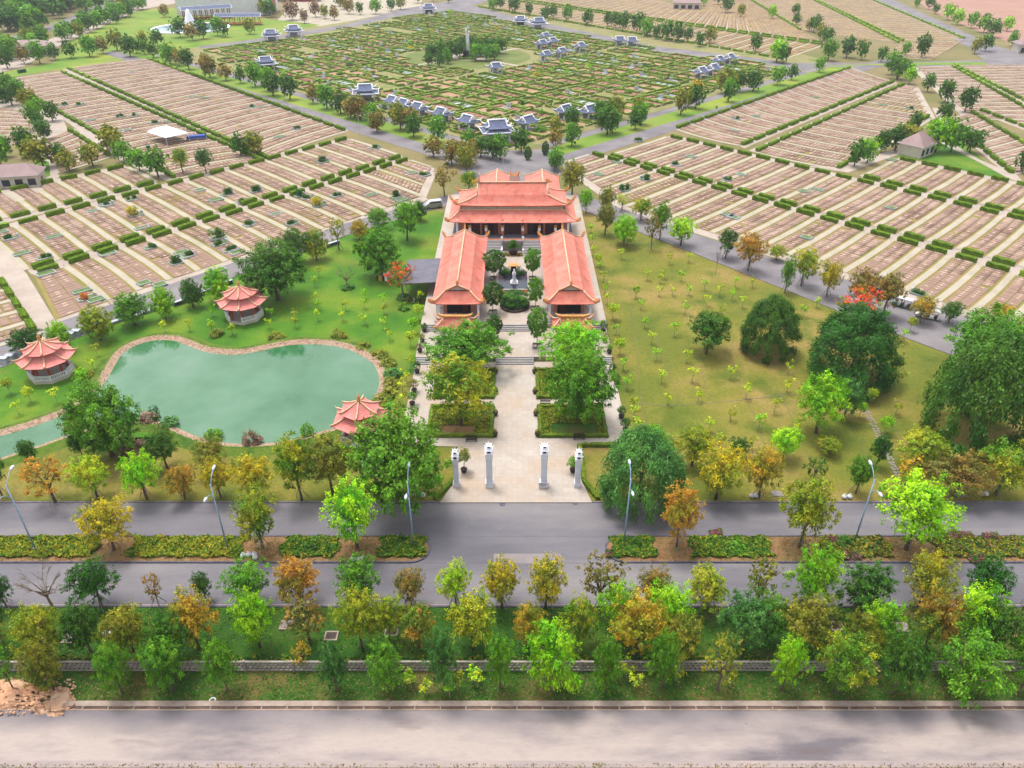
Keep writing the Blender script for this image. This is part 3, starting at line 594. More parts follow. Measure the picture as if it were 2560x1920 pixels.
def field(A, B, Cc, D, hedge=(1, 1), period=6.75, bow=0.0, where="", pw=1.45, far=False, n=None, cols=2, pitch=1.27, paths=True, margin=.55, ground=None, gm='grave', endpath=True, prob=1.0):
    """quad of ground A(u0,v0) B(u1,v0) C(u1,v1) D(u0,v1): pale paths run along v, grave beds between them"""
    A, B, Cc, D = [Vector((p[0], p[1], 0)) for p in (A, B, Cc, D)]
    lu = ((B - A).length + (Cc - D).length) / 2; lv = ((D - A).length + (Cc - B).length) / 2
    n = n or max(1, round(lu / period)); per = lu / n; nrm = (B - A).normalized()
    def P(u, v):
        return (A * (1 - u) * (1 - v) + B * u * (1 - v) + Cc * u * v + D * (1 - u) * v) + nrm * bow * 4 * v * (1 - v)
    FN.append(where); zf = .03 + .0013 * (len(FN) % 12)
    o = MB().face([tuple(P(u, v) + Vector((0, 0, zf))) for u, v in [(0, 0), (1, 0)] + [(1, k / 8) for k in range(1, 8)] + [(1, 1), (0, 1)] + [(0, k / 8) for k in range(7, 0, -1)]]).build("grave_field_ground", M[ground or 'field_grass']); tag(o, kind='structure')
    if o.data.polygons[0].normal.z < 0: o.data.flip_normals()
    if paths:
        b = MB()
        for i in range(n + 1):
            for k in range(8):
                v0, v1 = k / 8, (k + 1) / 8; q = []
                for v in (v0, v1):
                    c = P(i / n, v); q.append(c)
                h = nrm * pw / 2; zp = .1 + .002 * (len(FN) % 9)
                b.face([q[0] - h + Vector((0, 0, zp)), q[0] + h + Vector((0, 0, zp)), q[1] + h + Vector((0, 0, zp)), q[1] - h + Vector((0, 0, zp))])
        o = b.build("grave_field_path", M['path']); tag(o, kind='structure')
        if o.data.polygons[0].normal.z < 0: o.data.flip_normals()
    rows = int(lv / pitch); 
    wild = rnd.uniform(0, 50)
    for i in range(n):
        for r in range(rows):
            v = (r + .5) / rows; uc = P((i + .5) / n, v); d = (P((i + .5) / n, min(1, v + .01)) - P((i + .5) / n, max(0, v - .01))).normalized()
            rz = math.atan2(nrm.y, nrm.x); loc_w = (P((i + 1) / n, v) - P(i / n, v)).length - (pw if paths else .6) - 2 * margin; cw = loc_w / cols
            if cw < .5: continue
            for c in range(cols):
                if rnd.random() > .985 * prob: continue
                p = uc + nrm * ((c - (cols - 1) / 2) * cw)
                if in_view(p.x, p.y, 40): GRAVES.append((p.x, p.y, .03, rz, cw * .93, pitch * .84, .1 + rnd.uniform(0, .1), gm))
    for e, on in enumerate(hedge):
        if not on: continue
        for i in range(n):
            v = e; p = P((i + .5) / n, v); dv = (P((i + .5) / n, .1) - P((i + .5) / n, 0)).normalized() * (-.75 if e == 0 else .75); p = p + dv
            q0, q1 = P(i / n, v), P((i + 1) / n, v); dd = q1 - q0
            if in_view(p.x, p.y, 60): HEDGES.append((p.x, p.y, 0, math.atan2(dd.y, dd.x), (dd.length - pw - .8) / 4.9 * rnd.uniform(.96, 1.02), rnd.uniform(.92, 1.08), rnd.uniform(.9, 1.1), "clipped green hedge block " + where))
    if endpath:
        for v, sgn in ((0, -1), (1, 1)):
            a, b_ = P(0, v), P(1, v); dv = (P(.5, .1) - P(.5, 0)).normalized()
            q = [a + dv * sgn * .0, b_ + dv * sgn * .0, b_ + dv * sgn * 3.3, a + dv * sgn * 3.3]
            o = MB().face([(p.x, p.y, .006 + .0008 * (len(FN) % 14) + (.0004 if v else 0)) for p in q]).build("cross_path", M['crosspath']); tag(o, kind='structure')
            if o.data.polygons[0].normal.z < 0: o.data.flip_normals()
def fieldpx(A, B, Cc, D, **k): field(G(*A), G(*B), G(*Cc), G(*D), **k)
def fieldab(A, B, Cc, D, **k): field(AB(*A), AB(*B), AB(*Cc), AB(*D), **k)
# left blocks: paths run along b, 6.75 m apart in a
fieldab((41.3, 159.5), (128.9, 164.5), (128.9, 192.2), (41.3, 184), where="in the left block nearest the pond road", hedge=(0, 1), bow=.4)
fieldab((128.9, 166), (148.5, 184), (148.5, 194), (128.9, 192.4), where="in the left block behind the white van", hedge=(0, 1), n=3)
fieldab((30.6, 158), (41.0, 159), (41.0, 183.8), (34.6, 183.5), where="at the corner of the wide left path", hedge=(0, 1), n=1, paths=False)
fieldab((34.55, 188), (149.3, 200), (149.3, 228.5), (34.55, 219), where="in the second left block", bow=.3)
fieldab((-18, 157), (24.8, 157), (27.6, 186), (-18, 188), n=5, paths=False, hedge=(0, 0), where="", endpath=False) if False else None
field(AB(25.2, 154.5), AB(27.9, 186.5), AB(-14, 190), AB(-14, 154.5), where="left of the wide path", hedge=(1, 0), cols=2, pitch=1.9, n=5)
fieldab((14.3, 226), (81.8, 229.5), (81.8, 250), (14.3, 250.5), where="in the third left block by the toilet building", bow=.3)
fieldpx((656, 407), (150, 181), (12, 201), (446, 447), period=8.3, where="in the long field behind the white canopy", hedge=(1, 1), bow=1.5)
fieldpx((676, 397), (173, 171), (366, 148), (862, 330), period=8.3, where="in the long field beside the left ring road", hedge=(1, 1), bow=1.5)
fieldpx((272, 394), (168, 327), (104, 352), (150, 432), where="in the small left field below the tree row", hedge=(1, 0))
fieldpx((94, 358), (68, 275), (-80, 262), (-80, 365), where="", hedge=(0, 0))
# right blocks
def rb(b0, a0, b1, a1, b2, a2, b3, a3, **k): field(AB(a0, b0), AB(a1, b1), AB(a2, b2), AB(a3, b3), **k)
rb(24.65, 162.5, 119.15, 162.5, 119.15, 192.2, 24.65, 187.6, where="in the right block nearest the lawn", bow=-.3, hedge=(0, 1))
rb(119.15, 163, 158, 181, 158, 193.4, 119.15, 192.4, where="in the right block behind the main hall", hedge=(0, 1), n=6)
rb(24.65, 193.6, 152.9, 198, 152.9, 229.5, 24.65, 225.6, where="in the second right block", bow=-.3)
rb(17.9, 231, 85.4, 233.4, 85.4, 258.5, 17.9, 256.5, where="in the third right block below the small building", bow=-.3)
rb(2, 163, 20, 163, 20, 186.5, 2, 186.5, where="", hedge=(0, 1))
fieldpx((1692, 324), (2128, 170), (2232, 204), (1848, 364), period=9.4, where="in the field beside the right ring road", bow=-1.5)
A_, B_, C_, D_ = [Vector(G(*q)) for q in ((1893, 382), (2262, 213), (2318, 290), (2086, 422))]
dAD = (D_ - A_).normalized(); uB = (B_ - A_); den = uB.x * dAD.y - uB.y * dAD.x; tS = ((C_ - A_).x * dAD.y - (C_ - A_).y * dAD.x) / den; S_ = A_ + uB * tS
field(A_, S_, C_, D_, period=9.4, where="in the middle field left of the small building", bow=-1)
field(S_, B_, B_ + dAD * 3, C_, period=9.4, where="in the middle field left of the small building", bow=-1, hedge=(1, 0))
fieldpx((2600, 296), (2376, 166), (2292, 168), (2436, 300), where="in the upper right field", hedge=(1, 0))
fieldpx((2610, 276), (2388, 163), (2720, 158), (2860, 262), where="in the field at the upper right edge", hedge=(1, 0))
fieldpx((2640, 412), (2424, 282), (2372, 300), (2536, 436), where="right of the small building", hedge=(1, 1))
fieldpx((2740, 384), (2452, 276), (2640, 280), (2860, 360), where="at the right edge", hedge=(1, 0))
fk = dict(period=8.6, ground='field_grass', gm='grave_far', pitch=2.6, endpath=False)
fieldpx((1960, 148), (1196, 17), (1282, 3), (2056, 114), where="beyond the top ring road", hedge=(1, 1), n=None, **fk)
fieldpx((2058, 108), (1292, -2), (1480, -30), (1980, 66), where="in the second field beyond the top ring road", hedge=(1, 0), **fk)
fieldpx((2004, 76), (1880, 0), (2030, 0), (2244, 108), where="in the upper diagonal field", hedge=(1, 1), **fk)
fieldpx((2262, 104), (2040, 0), (2172, -2), (2408, 98), where="in the top right diagonal field", hedge=(1, 1), **fk)
fieldpx((2408, 102), (2330, 150), (2200, 140), (2262, 108), where="near the road fork at top right", hedge=(0, 0), **fk)
fieldpx((1990, 70), (1860, -6), (1700, -30), (1780, 34), where="left of the upper diagonal field", hedge=(0, 0), **fk)
dist = lambda g: math.hypot(g[0], g[1]) + (0 if in_view(g[0], g[1], -6) else 1e4)
GRAVES.sort(key=dist); HEDGES.sort(key=dist)
slab = []
for mn in ('grave',):
    slab = [np_mesh("grave_slab", GV, GF, [M[mn], M['plate']], GM), np_mesh("grave_slab", GV[:8], GF[:5], [M[mn]])]
for x, y, z, rz, sx, sy, sz, mn in GRAVES[:300]:
    o = bpy.data.objects.new("grave_slab", slab[rnd.random() < .55]); link(o); o.location = (x, y, z); o.rotation_euler = (0, 0, rz); o.scale = (sx, sy, sz)
    tag(o, "brown brick grave slab in the cemetery beds closest to the lawns", "grave", "brick grave slabs in the nearest beds")
def merged_list(name, parts, mats):
    """parts: (V, F, T, material indices) all joined into one object"""
    VV, FF, MM, off = [], [], [], 0
    for V, F, T, mi in parts:
        if not len(T): continue
        T = np.array(T); n = len(T); c, s = np.cos(T[:, 3]), np.sin(T[:, 3]); P = V[None] * T[:, None, 4:7]
        X = P[..., 0] * c[:, None] - P[..., 1] * s[:, None] + T[:, 0:1]; Y = P[..., 0] * s[:, None] + P[..., 1] * c[:, None] + T[:, 1:2]
        VV.append(np.stack([X, Y, P[..., 2] + T[:, 2:3]], -1).reshape(-1, 3)); FF.append((F[None] + (np.arange(n) * len(V))[:, None, None]).reshape(-1, 4) + off); MM.append(np.tile(mi, n)); off += n * len(V)
    o = bpy.data.objects.new(name, np_mesh(name, np.vstack(VV), np.vstack(FF), mats, np.concatenate(MM))); link(o); return o
for mn, nm in (('grave', "grave_slabs"), ('grave_far', "far_grave_slabs")):
    T = [[g[:7] for i, g in enumerate(GRAVES[300:]) if g[7] == mn and (i * 7919 % 100 < 45) == (j == 1)] for j in (0, 1)]
    tag(merged_list(nm, [(GV[:8], GF[:5], T[0], GM[:5]), (GV, GF, T[1], GM)], [M[mn], M['plate']]), "countless brown brick grave slabs in long beds" if mn == 'grave' else "faint distant grave slabs in the tan upper fields", "graves", kind='stuff')
for x, y, z, rz, sx, sy, sz, lab in HEDGES[:300]:
    o = bpy.data.objects.new("hedge", HEDGE_ME); link(o); o.location = (x, y, z); o.rotation_euler = (0, 0, rz); o.scale = (sx, sy, sz)
    tag(o, lab, "hedge", "clipped hedge blocks " + lab.split("block ")[1])
tag(merged("far_hedges", HVL, HFL, [h[:7] for h in HEDGES[300:]], [M['hedge']]), "distant clipped hedge blocks along the far cemetery fields", "hedges", kind='stuff')
print("graves", len(GRAVES), "hedges", len(HEDGES))
# ------------------------------------------------------------------ curved roofs
def loft(b, c0, c1, z0, z1, lift=0.0, m=12, n=6, conc=1.35, flare=0.0, mi=0):
    """roof skirt between polygon c0 (eave) and c1 (top): concave profile, corners lifted; returns the hip lines"""
    N = len(c0); hips = []
    def pt(i, q, v):
        a0, a1 = c0[i], c0[(i + 1) % N]; t0, t1 = c1[i], c1[(i + 1) % N]; s = (q + 1) / 2
        ex, ey = a0[0] + (a1[0] - a0[0]) * s, a0[1] + (a1[1] - a0[1]) * s; tx, ty = t0[0] + (t1[0] - t0[0]) * s, t0[1] + (t1[1] - t0[1]) * s
        w = abs(q) ** 8 * (1 - v) ** 2; x, y = ex + (tx - ex) * v, ey + (ty - ey) * v
        k = 1 + flare * w; cx = sum(p[0] for p in c0) / N; cy = sum(p[1] for p in c0) / N
        return (cx + (x - cx) * k, cy + (y - cy) * k, z0 + (z1 - z0) * v ** conc + lift * w)
    for i in range(N):
        n0 = len(b.v)
        for j in range(n + 1):
            for k in range(m + 1): b.v.append(pt(i, -1 + 2 * k / m, j / n))
        for j in range(n):
            for k in range(m):
                a = n0 + j * (m + 1) + k; b.f.append((a, a + 1, a + m + 2, a + m + 1)); b.m.append(mi)
        hips.append([pt(i, -1, j / n) for j in range(n + 1)])
    return hips
def rect(hx, hy, cx=0, cy=0): return [(cx - hx, cy - hy), (cx + hx, cy - hy), (cx + hx, cy + hy), (cx - hx, cy + hy)]
def ngon(r, n, a0=0.0): return [(r * math.cos(a0 + 2 * math.pi * i / n), r * math.sin(a0 + 2 * math.pi * i / n)) for i in range(n)]
def up(pts, d=.12): return [(p[0], p[1], p[2] + d) for p in pts]
def curl(b, p, ang, s=1.0, r=.16):
    """small upturned tip"""
    c, q = math.cos(ang), math.sin(ang)
    b.tube([(p[0] + c * d * s, p[1] + q * d * s, p[2] + h * s) for d, h in ((-.2, .02), (.25, .1), (.6, .38), (.72, .8))], [r * s, r * .95 * s, r * .7 * s, r * .25 * s], 6)
def dragon(b, p, ang, s=1.0):
    """flame-like ridge-end beast: a curled body with a crest of spikes"""
    c, q = math.cos(ang), math.sin(ang)
    P = lambda d, h: (p[0] + c * d * s, p[1] + q * d * s, p[2] + h * s)
    b.tube([P(-1.1, 0), P(-.5, .12), P(.1, .35), P(.55, .8), P(.5, 1.25), P(.2, 1.35)], [.2 * s, .26 * s, .3 * s, .24 * s, .15 * s, .05 * s], 6)
    for d, h, e, g in ((-.8, .1, -1.0, .65), (-.35, .3, -.5, .95), (.1, .5, -.1, 1.15), (.5, .6, 1.0, .95), (.35, .2, .95, .3)):
        b.tube([P(d, h), P((d + e) / 2, (h + g) / 2 + .05), P(e, g)], [.17 * s, .12 * s, .03 * s], 5)
def hip_gable(name_parent, hx, hy, ze, gx, gy, zg, zr, along='x', lift=.8, roofmat='roof', ridgemat='ridge', orn='ornament', rt=.16, beasts=True, gable='cream', parts=('roof',)):
    """hip-and-gable roof centred on its parent; ridge along x or y"""
    b = MB(); hips = loft(b, rect(hx, hy), rect(gx, gy), ze, zg, lift, flare=.035)
    r = MB(); o = MB(); g = MB()
    if along == 'x':
        e = [(-gx - .15, 0, zr), (gx + .15, 0, zr)]; cs = [[(-gx, -gy, zg), (gx, -gy, zg), (gx, 0, zr), (-gx, 0, zr)], [(gx, gy, zg), (-gx, gy, zg), (-gx, 0, zr), (gx, 0, zr)]]
        ends = [[(s * gx, -gy, zg), (s * gx, 0, zr), (s * gx, gy, zg)] for s in (-1, 1)]; angs = (math.pi, 0)
    else:
        e = [(0, -gy - .15, zr), (0, gy + .15, zr)]; cs = [[(gx, -gy, zg), (gx, gy, zg), (0, gy, zr), (0, -gy, zr)], [(-gx, gy, zg), (-gx, -gy, zg), (0, -gy, zr), (0, gy, zr)]]
        ends = [[(-gx, s * gy, zg), (0, s * gy, zr), (gx, s * gy, zg)] for s in (-1, 1)]; angs = (-math.pi / 2, math.pi / 2)
    for q in cs:   # upper slopes, slightly concave
        n0 = len(b.v); n = 4
        for j in range(n + 1):
            t = j / n; zz = t ** 1.1
            for k in (0, 1):
                A, B = q[k], q[3 - k]; b.v.append((A[0] + (B[0] - A[0]) * t, A[1] + (B[1] - A[1]) * t, A[2] + (B[2] - A[2]) * zz))
        for j in range(n): a = n0 + j * 2; b.f.append((a, a + 1, a + 3, a + 2)); b.m.append(0)
    rf = b.build("roof", M[roofmat], name_parent, solid=.18)
    for en in ends:
        g.face(en); r.tube(up([en[0], en[1]], .1), rt * .9, 6); r.tube(up([en[1], en[2]], .1), rt * .9, 6)
    zz = MB(); 
    for en in ends:
        s = 1 if (en[1][0] + en[1][1]) > 0 else -1
        zz.face([tuple(c * (1 - .035 * (1 if (along == 'x' and k == 0) or (along == 'y' and k == 1) else 0)) for k, c in enumerate(p)) for p in en])
    zz.build("gable", M[gable], rf, solid=.1)
    r.tube(up(e, .18), rt * 1.15, 6)
    for h in hips:
        r.tube(up(h, .1), [rt * .95] * len(h), 6)
    r.build("ridge", M[ridgemat], rf, smooth=True)
    for h in hips:
        o = MB(); p = h[0]; a = math.atan2(p[1], p[0]); (dragon if beasts else curl)(o, (p[0], p[1], p[2] + .15), a if abs(hx - hy) < 6 else math.atan2(math.copysign(1, p[1]), math.copysign(1, p[0])), .75 if beasts else .9); o.build("roof_ornament", M[orn], rf, smooth=True)
    if beasts:
        for p, a in zip(e, angs): o = MB(); dragon(o, (p[0], p[1], p[2] + .2), a + math.pi if along == 'x' else a, .8); o.build("roof_ornament", M[orn], rf, smooth=True)
    return rf, hips
# ------------------------------------------------------------------ paved courts and terraces
CX = 0.35
def struct(b, name, m, **k): o = b.build(name, M[m] if isinstance(m, str) else m, **k); tag(o, kind='structure'); return o
b = MB(); b.face([(x, y, .155) for x, y in [(-9.9, 79.4), (11.0, 79.4), (9.9, 84), (9.9, 92), (17.9, 92.5), (17.9, 117), (-17.2, 117), (-17.2, 92.5), (-8.1, 92), (-8.1, 84)]])
b.prism([(-9.9, 79.4), (11.0, 79.4), (9.9, 84), (9.9, 92), (17.9, 92.5), (17.9, 117), (-17.2, 117), (-17.2, 92.5), (-8.1, 92), (-8.1, 84)], 0, .15)
struct(b, "plaza_paving", 'plaza')
T1, T2, T3 = .9, 1.65, 3.4
struct(MB().box(CX, (117.6 + 128.3) / 2, 0, 35.3, 10.7, T1), "lower_terrace", 'plaza')
struct(MB().box(CX, (128.6 + 204) / 2, 0, 35.5, 75.4, T2), "upper_terrace", 'plaza')
def stairs(x0, x1, y0, z0, z1, n, depth, nm="stone_steps", lab=None):
    """flight climbing towards +y, dark risers and pale treads"""
    b = MB(); 
    for i in range(n):
        zt = z0 + (z1 - z0) * (i + 1) / n; yy = y0 + depth * i / n
        b.box((x0 + x1) / 2, (yy + y0 + depth) / 2 + .02, z0 - .3, x1 - x0, y0 + depth - yy + .04, zt - z0 + .3 - .05)
        b.box((x0 + x1) / 2, yy + depth / n * .6, zt - .05, x1 - x0 + .04, depth / n * .8, .055, mi=1)
    o = b.build(nm, [M['greystep'], M['palestep']]); tag(o, lab, "steps") if lab else tag(o, kind='structure'); return o
stairs(-2.9, 3.9, 116.0, .15, T1, 5, 1.7, lab="lower central flight of grey steps on the temple axis")
stairs(-2.9, 3.9, 127.0, T1, T2, 4, 1.6, lab="upper central flight of grey steps before the round hedge")
for s, w in ((-1, "left"), (1, "right")):
    x0, x1 = (-17.1, -13.3) if s < 0 else (13.9, 17.8)
    stairs(x0, x1, 116.0, .15, T1, 5, 1.7, lab="lower narrow flight of steps on the %s side walk" % w)
    stairs(x0, x1, 127.0, T1, T2, 4, 1.6, lab="upper narrow flight of steps on the %s side walk" % w)
# flower beds with clipped borders
beds = [(-13.2, 94.2, -2.9, 102.8, "front left"), (-13.2, 105.0, -2.9, 114.2, "rear left"), (4.1, 94.2, 14.8, 102.8, "front right"), (4.1, 105.0, 14.8, 114.2, "rear right")]
M['bedplants'] = hedge_mat('yellow_green_bed_plants', [C(130, 160, 14), C(176, 178, 26), C(206, 190, 40)])
def plantcover(x0, y0, x1, y1, n, size, seed, zb=.2, zh=.5, hole=None, mats=None):
    g = np.random.default_rng(seed); x = g.uniform(x0, x1, n); y = g.uniform(y0, y1, n)
    if hole: k = np.array([not hole(a, c) for a, c in zip(x, y)]); x, y = x[k], y[k]; n = len(x)
    p = np.stack([x, y, zb + g.uniform(.1, 1, n) ** .7 * zh * (.6 + .4 * np.sin(x * 2.1) * np.cos(y * 1.7))], 1)
    nn = g.normal(size=(n, 3)) * .6 + np.array([0, 0, 1]); nn /= np.linalg.norm(nn, axis=1)[:, None]; t = np.cross(nn, g.normal(size=(n, 3))); t /= np.linalg.norm(t, axis=1)[:, None]; c = np.cross(nn, t)
    s = size * g.uniform(.6, 1.4, n)[:, None]; Q = np.stack([p - t * s * .5, p + c * s * .35, p + t * s * .5, p - c * s * .35], 1).reshape(-1, 3)
    mi = g.integers(0, len(mats), n) if len(mats) > 1 else None
    return np_mesh("plant_cover", Q, np.arange(n * 4).reshape(n, 4), mats, mi)
M['leafgreen'] = hedge_mat("bed_green_leaves", [C(60, 120, 24), C(84, 150, 30)])
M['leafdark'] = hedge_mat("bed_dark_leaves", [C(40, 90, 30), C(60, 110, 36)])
M['magenta'] = mat("magenta_blossom", [C(196, 70, 150), C(170, 90, 120)], scale=3, island=.2)
M['rusty'] = mat("rusty_leaves", [C(150, 90, 60), C(130, 104, 60)], scale=2, island=.3)
for i, (x0, y0, x1, y1, w) in enumerate(beds):
    t = empty("flower_bed", ((x0 + x1) / 2, (y0 + y1) / 2, .155), 0, "%s flower bed of yellow-green plants with a clipped border in the plaza" % w, "flower bed", "flower beds in the plaza")
    hx, hy = (x1 - x0) / 2, (y1 - y0) / 2
    MB().box(0, 0, 0, hx * 2 - .2, hy * 2 - .2, .12).build("soil", M['bedsoil'] if i != 2 else M['lawn_strip'], t)
    V, F = [], []
    for (cx, cy, L, rz) in ((0, -hy + .25, hx * 2, 0), (0, hy - .25, hx * 2, 0), (-hx + .25, 0, hy * 2, math.pi / 2), (hx - .25, 0, hy * 2, math.pi / 2)):
        v, f = grid_box(int(L * 3), 2, 2, .2, i + 5, L, .5, .55); c, s = math.cos(rz), math.sin(rz)
        v = np.stack([v[:, 0] * c - v[:, 1] * s + cx, v[:, 0] * s + v[:, 1] * c + cy, v[:, 2]], 1); F.append(f + sum(len(q) for q in V)); V.append(v)
    v, f = fuzz(np.vstack(V), np.vstack(F), 1500, .16, i); o = bpy.data.objects.new("border_hedge", np_mesh("border_hedge", v, f, [M['hedgebox']])); link(o, t)
    hole = {0: lambda a, c: a > -3 and a < 2.2 and c < -1.2, 2: lambda a, c: abs(a - .3) < 3.6 and c < -.6}.get(i)
    o = bpy.data.objects.new("planting", plantcover(-hx + .5, -hy + .5, hx - .5, hy - .5, 5200, .3, i, .1, .45, hole, [M['bedplants'], M['leafgreen'], M['bedplants']])); link(o, t)
# ------------------------------------------------------------------ main hall
hall = empty("main_hall", (CX - .2, 175.3, 0), 0, "large temple hall with a double salmon tiled roof and dark red doors", "temple hall")
MB().box(0, 0, T2, 28.4, 17.6, T3 - T2).build("podium", M['greystep'], hall)
MB().box(0, -8.2, T3, 28.3, 1.2, .06).build("floor_edge", M['salmonwall'], hall)
w = MB().box(0, 1.2, T3, 25.2, 12.2, 4.6).build("wall", M['salmonwall'], hall)
for i, x in enumerate((-9.5, -5.3, 0, 5.3, 9.5)):
    d = MB().box(x, -4.95, T3, 3.7 if i != 2 else 3.9, .12, 3.2); d.build("door", M['darkwood'], hall)
    if i in (1, 3): MB().box(x + .2, -5.04, T3, 1.0, .08, 2.9).build("open_doorway", M['blackgap'], hall)
for x in (-12.9, -9.95, -6.2, -2.35, 2.35, 6.2, 9.95, 12.9):
    c = MB(); c.lathe([(.34, 0), (.34, .3), (.25, .35), (.25, 4.2)], x, -6.6, T3, 12); co = c.build("column", M['salmonwall'] if abs(x) < 12 else M['white'], hall)
    if abs(x) < 12:
        MB().lathe([(.30, 2.9), (.36, 3.0), (.36, 3.4), (.3, 3.5)], x, -6.7, T3, 10).build("purple_banner", M['purple'], co)
        MB().lathe([(.28, 2.3), (.34, 2.4), (.34, 2.8), (.28, 2.9)], x, -6.7, T3, 10).build("yellow_lantern", M['yellow'], co)
        MB().lathe([(.3, 1.5), (.31, 1.6), (.31, 2.2), (.28, 2.3)], x, -6.7, T3, 10).build("pale_banner", M['white'], co)
b = MB(); hips = loft(b, rect(14.9, 7.4), rect(12.2, 4.3), 7.15, 9.1, .4, flare=.02, m=16)
lr = b.build("lower_roof", M['roof'], hall, solid=.18); r = MB(); o = MB()
for h in hips:
    r.tube(up(h, .1), .15, 6); o = MB(); dragon(o, (h[0][0], h[0][1], h[0][2] + .1), math.atan2(math.copysign(1, h[0][1]), math.copysign(1, h[0][0])), .8); o.build("roof_ornament", M['ornament'], lr, smooth=True)
r.tube([(-12.3, -4.35, 9.15), (12.3, -4.35, 9.15)], .16, 6); r.build("ridge", M['ridge'], lr, smooth=True)
b = MB(); b.box(0, 0, 8.95, 23.6, 7.9, 1.5); b.build("clerestory", M['cream'], hall)
b = MB(); [b.box(x, -4.02, 9.1, .22, .14, 1.3) for x in (-11, -7.3, -3.7, 0, 3.7, 7.3, 11)]; b.box(0, -4.0, 9.75, 23.7, .1, .14); b.build("clerestory_frame", M['ornament'], hall)
rf, _ = hip_gable(hall, 12.75, 4.9, 10.3, 8.2, 2.6, 12.1, 14.1, 'x', lift=.35); rf.name = "upper_roof"
stairs(-6.9, -2.5, 162.6, T2, T3, 9, 4.0, lab="left broad flight of grey steps up to the main hall").name = "hall_steps"
stairs(2.6, 7.0, 162.6, T2, T3, 9, 4.0, lab="right broad flight of grey steps up to the main hall").name = "hall_steps"
b = MB().box(CX - .25, 165.6, T2, 4.5, 2.2, T3 - T2).box(CX - .25, 164.45, T3 - .1, 4.7, .16, .75)
tag(b.build("stair_wall", M['stonegrey']), "grey balustraded retaining wall between the two hall stairs", "wall")
for x, w in ((-2.35, "left"), (2.55, "right")):
    b = MB(); b.box(x, 164.2, T2 - .5, .3, 4.2, 1.2); b.box(x, 162.1, T2, .45, .45, 1.3); b.box(x, 166.4, T2, .45, .45, 2.6)
    tag(b.build("stair_parapet", M['white']), "white stair parapet %s of the retaining wall below the main hall" % w, "parapet")
# two rear halls behind the main hall
for x, w in ((-3.95, "left"), (7.9, "right")):
    t = empty("rear_hall", (x, 192.0, 0), 0, "%s rear hall with a salmon gable roof behind the main hall" % w, "temple hall", "rear halls behind the main hall")
    MB().box(0, 0, T2, 6.6, 12.5, 4.6).build("wall", M['cream'], t)
    hip_gable(t, 4.45, 9.0, 7.6, 4.0, 8.7, 7.9, 9.5, 'y', lift=.15, beasts=False)
t = empty("ornate_ridge_finial", (1.2, 185.6, 0), 0, "orange ornamental roof finial standing between the rear halls behind the ridge", "finial")
b = MB(); dragon(b, (0, 0, 12.6), 0, .9); dragon(b, (-1.2, 0, 12.6), math.pi, .9); b.build("dragon_crest", M['ornament'], t); MB().box(-.6, 0, T2, 2.6, .8, 11).build("base_block", M['cream'], t)
# ------------------------------------------------------------------ side halls
for s, x, w in ((-1, -10.35, "left"), (1, 11.1, "right")):
    t = empty("side_hall", (x, 145.1, 0), 0, "long %s side hall with a salmon tiled roof along the courtyard" % w, "temple hall", "side halls of the courtyard")
    MB().box(0, 1.5, T2, 6.0, 27.5, 3.9).build("wall", M['salmonwall'], t)
    for yy in [-15.0, -10, -5, 0, 5, 10, 15]:
        for xx in (-3.9, 3.9): MB().box(xx, yy, T2, .42, .42, 4.1).build("column", M['white'], t)
    MB().box(0, -12.3, T2, 4.6, .1, 3.0).build("dark_opening", M['blackgap'], t)
    MB().box(-1.2 * s, -12.42, T2, 1.0, .1, 2.4).build("open_door", M['darkwood'], t)
    MB().box(0, 0, T2, 9.0, 31.8, .22).build("floor", M['palestep'], t)
    hip_gable(t, 4.75, 16.3, 5.75, 2.4, 14.3, 7.5, 8.75, 'y', lift=.55)
    # little gatehouse in front
    g = empty("small_gatehouse", (x, 124.2, 0), 0, "small %s gatehouse with curled orange ridge before the %s side hall" % (w, w), "gatehouse", "small gatehouses before the side halls")
    for xx in (-2.4, 2.4):
        for yy in (-.9, .9): MB().box(xx, yy, T1, .45, .45, 2.9).build("column", M['white'], g)
    MB().box(0, 0, T1 + 2.2, 5.0, 1.9, .6).build("lintel", M['cream'], g)
    b = MB(); hips = loft(b, rect(3.6, 2.0), rect(2.2, .06), 3.75, 5.4, .65, flare=.05); rf = b.build("roof", M['roof'], g, solid=.15); r = MB(); o = MB()
    for h in hips: r.tube(up(h, .08), .13, 6); curl(o, (h[0][0], h[0][1], h[0][2] + .05), math.atan2(math.copysign(1, h[0][1]), math.copysign(1, h[0][0])), .8, .2)
    r.tube([(-2.3, -1.0, 4.5), (-2.25, 0, 5.5)], .1, 6); r.tube([(2.3, -1.0, 4.5), (2.25, 0, 5.5)], .1, 6)
    o.tube([(-3.2, 0, 6.3), (-2.8, 0, 5.8), (-2, 0, 5.6), (2, 0, 5.6), (2.8, 0, 5.8), (3.2, 0, 6.3)], [.05, .24, .3, .3, .24, .05], 6)
    for q in range(-4, 5): o.tube([(q * .45, 0, 5.7), (q * .45 + .1, 0, 6.0 + .25 * (q == 0))], [.18, .04], 5)
    r.build("ridge", M['ridge'], rf, smooth=True); o.build("roof_ornament", M['ornament'], rf, smooth=True)
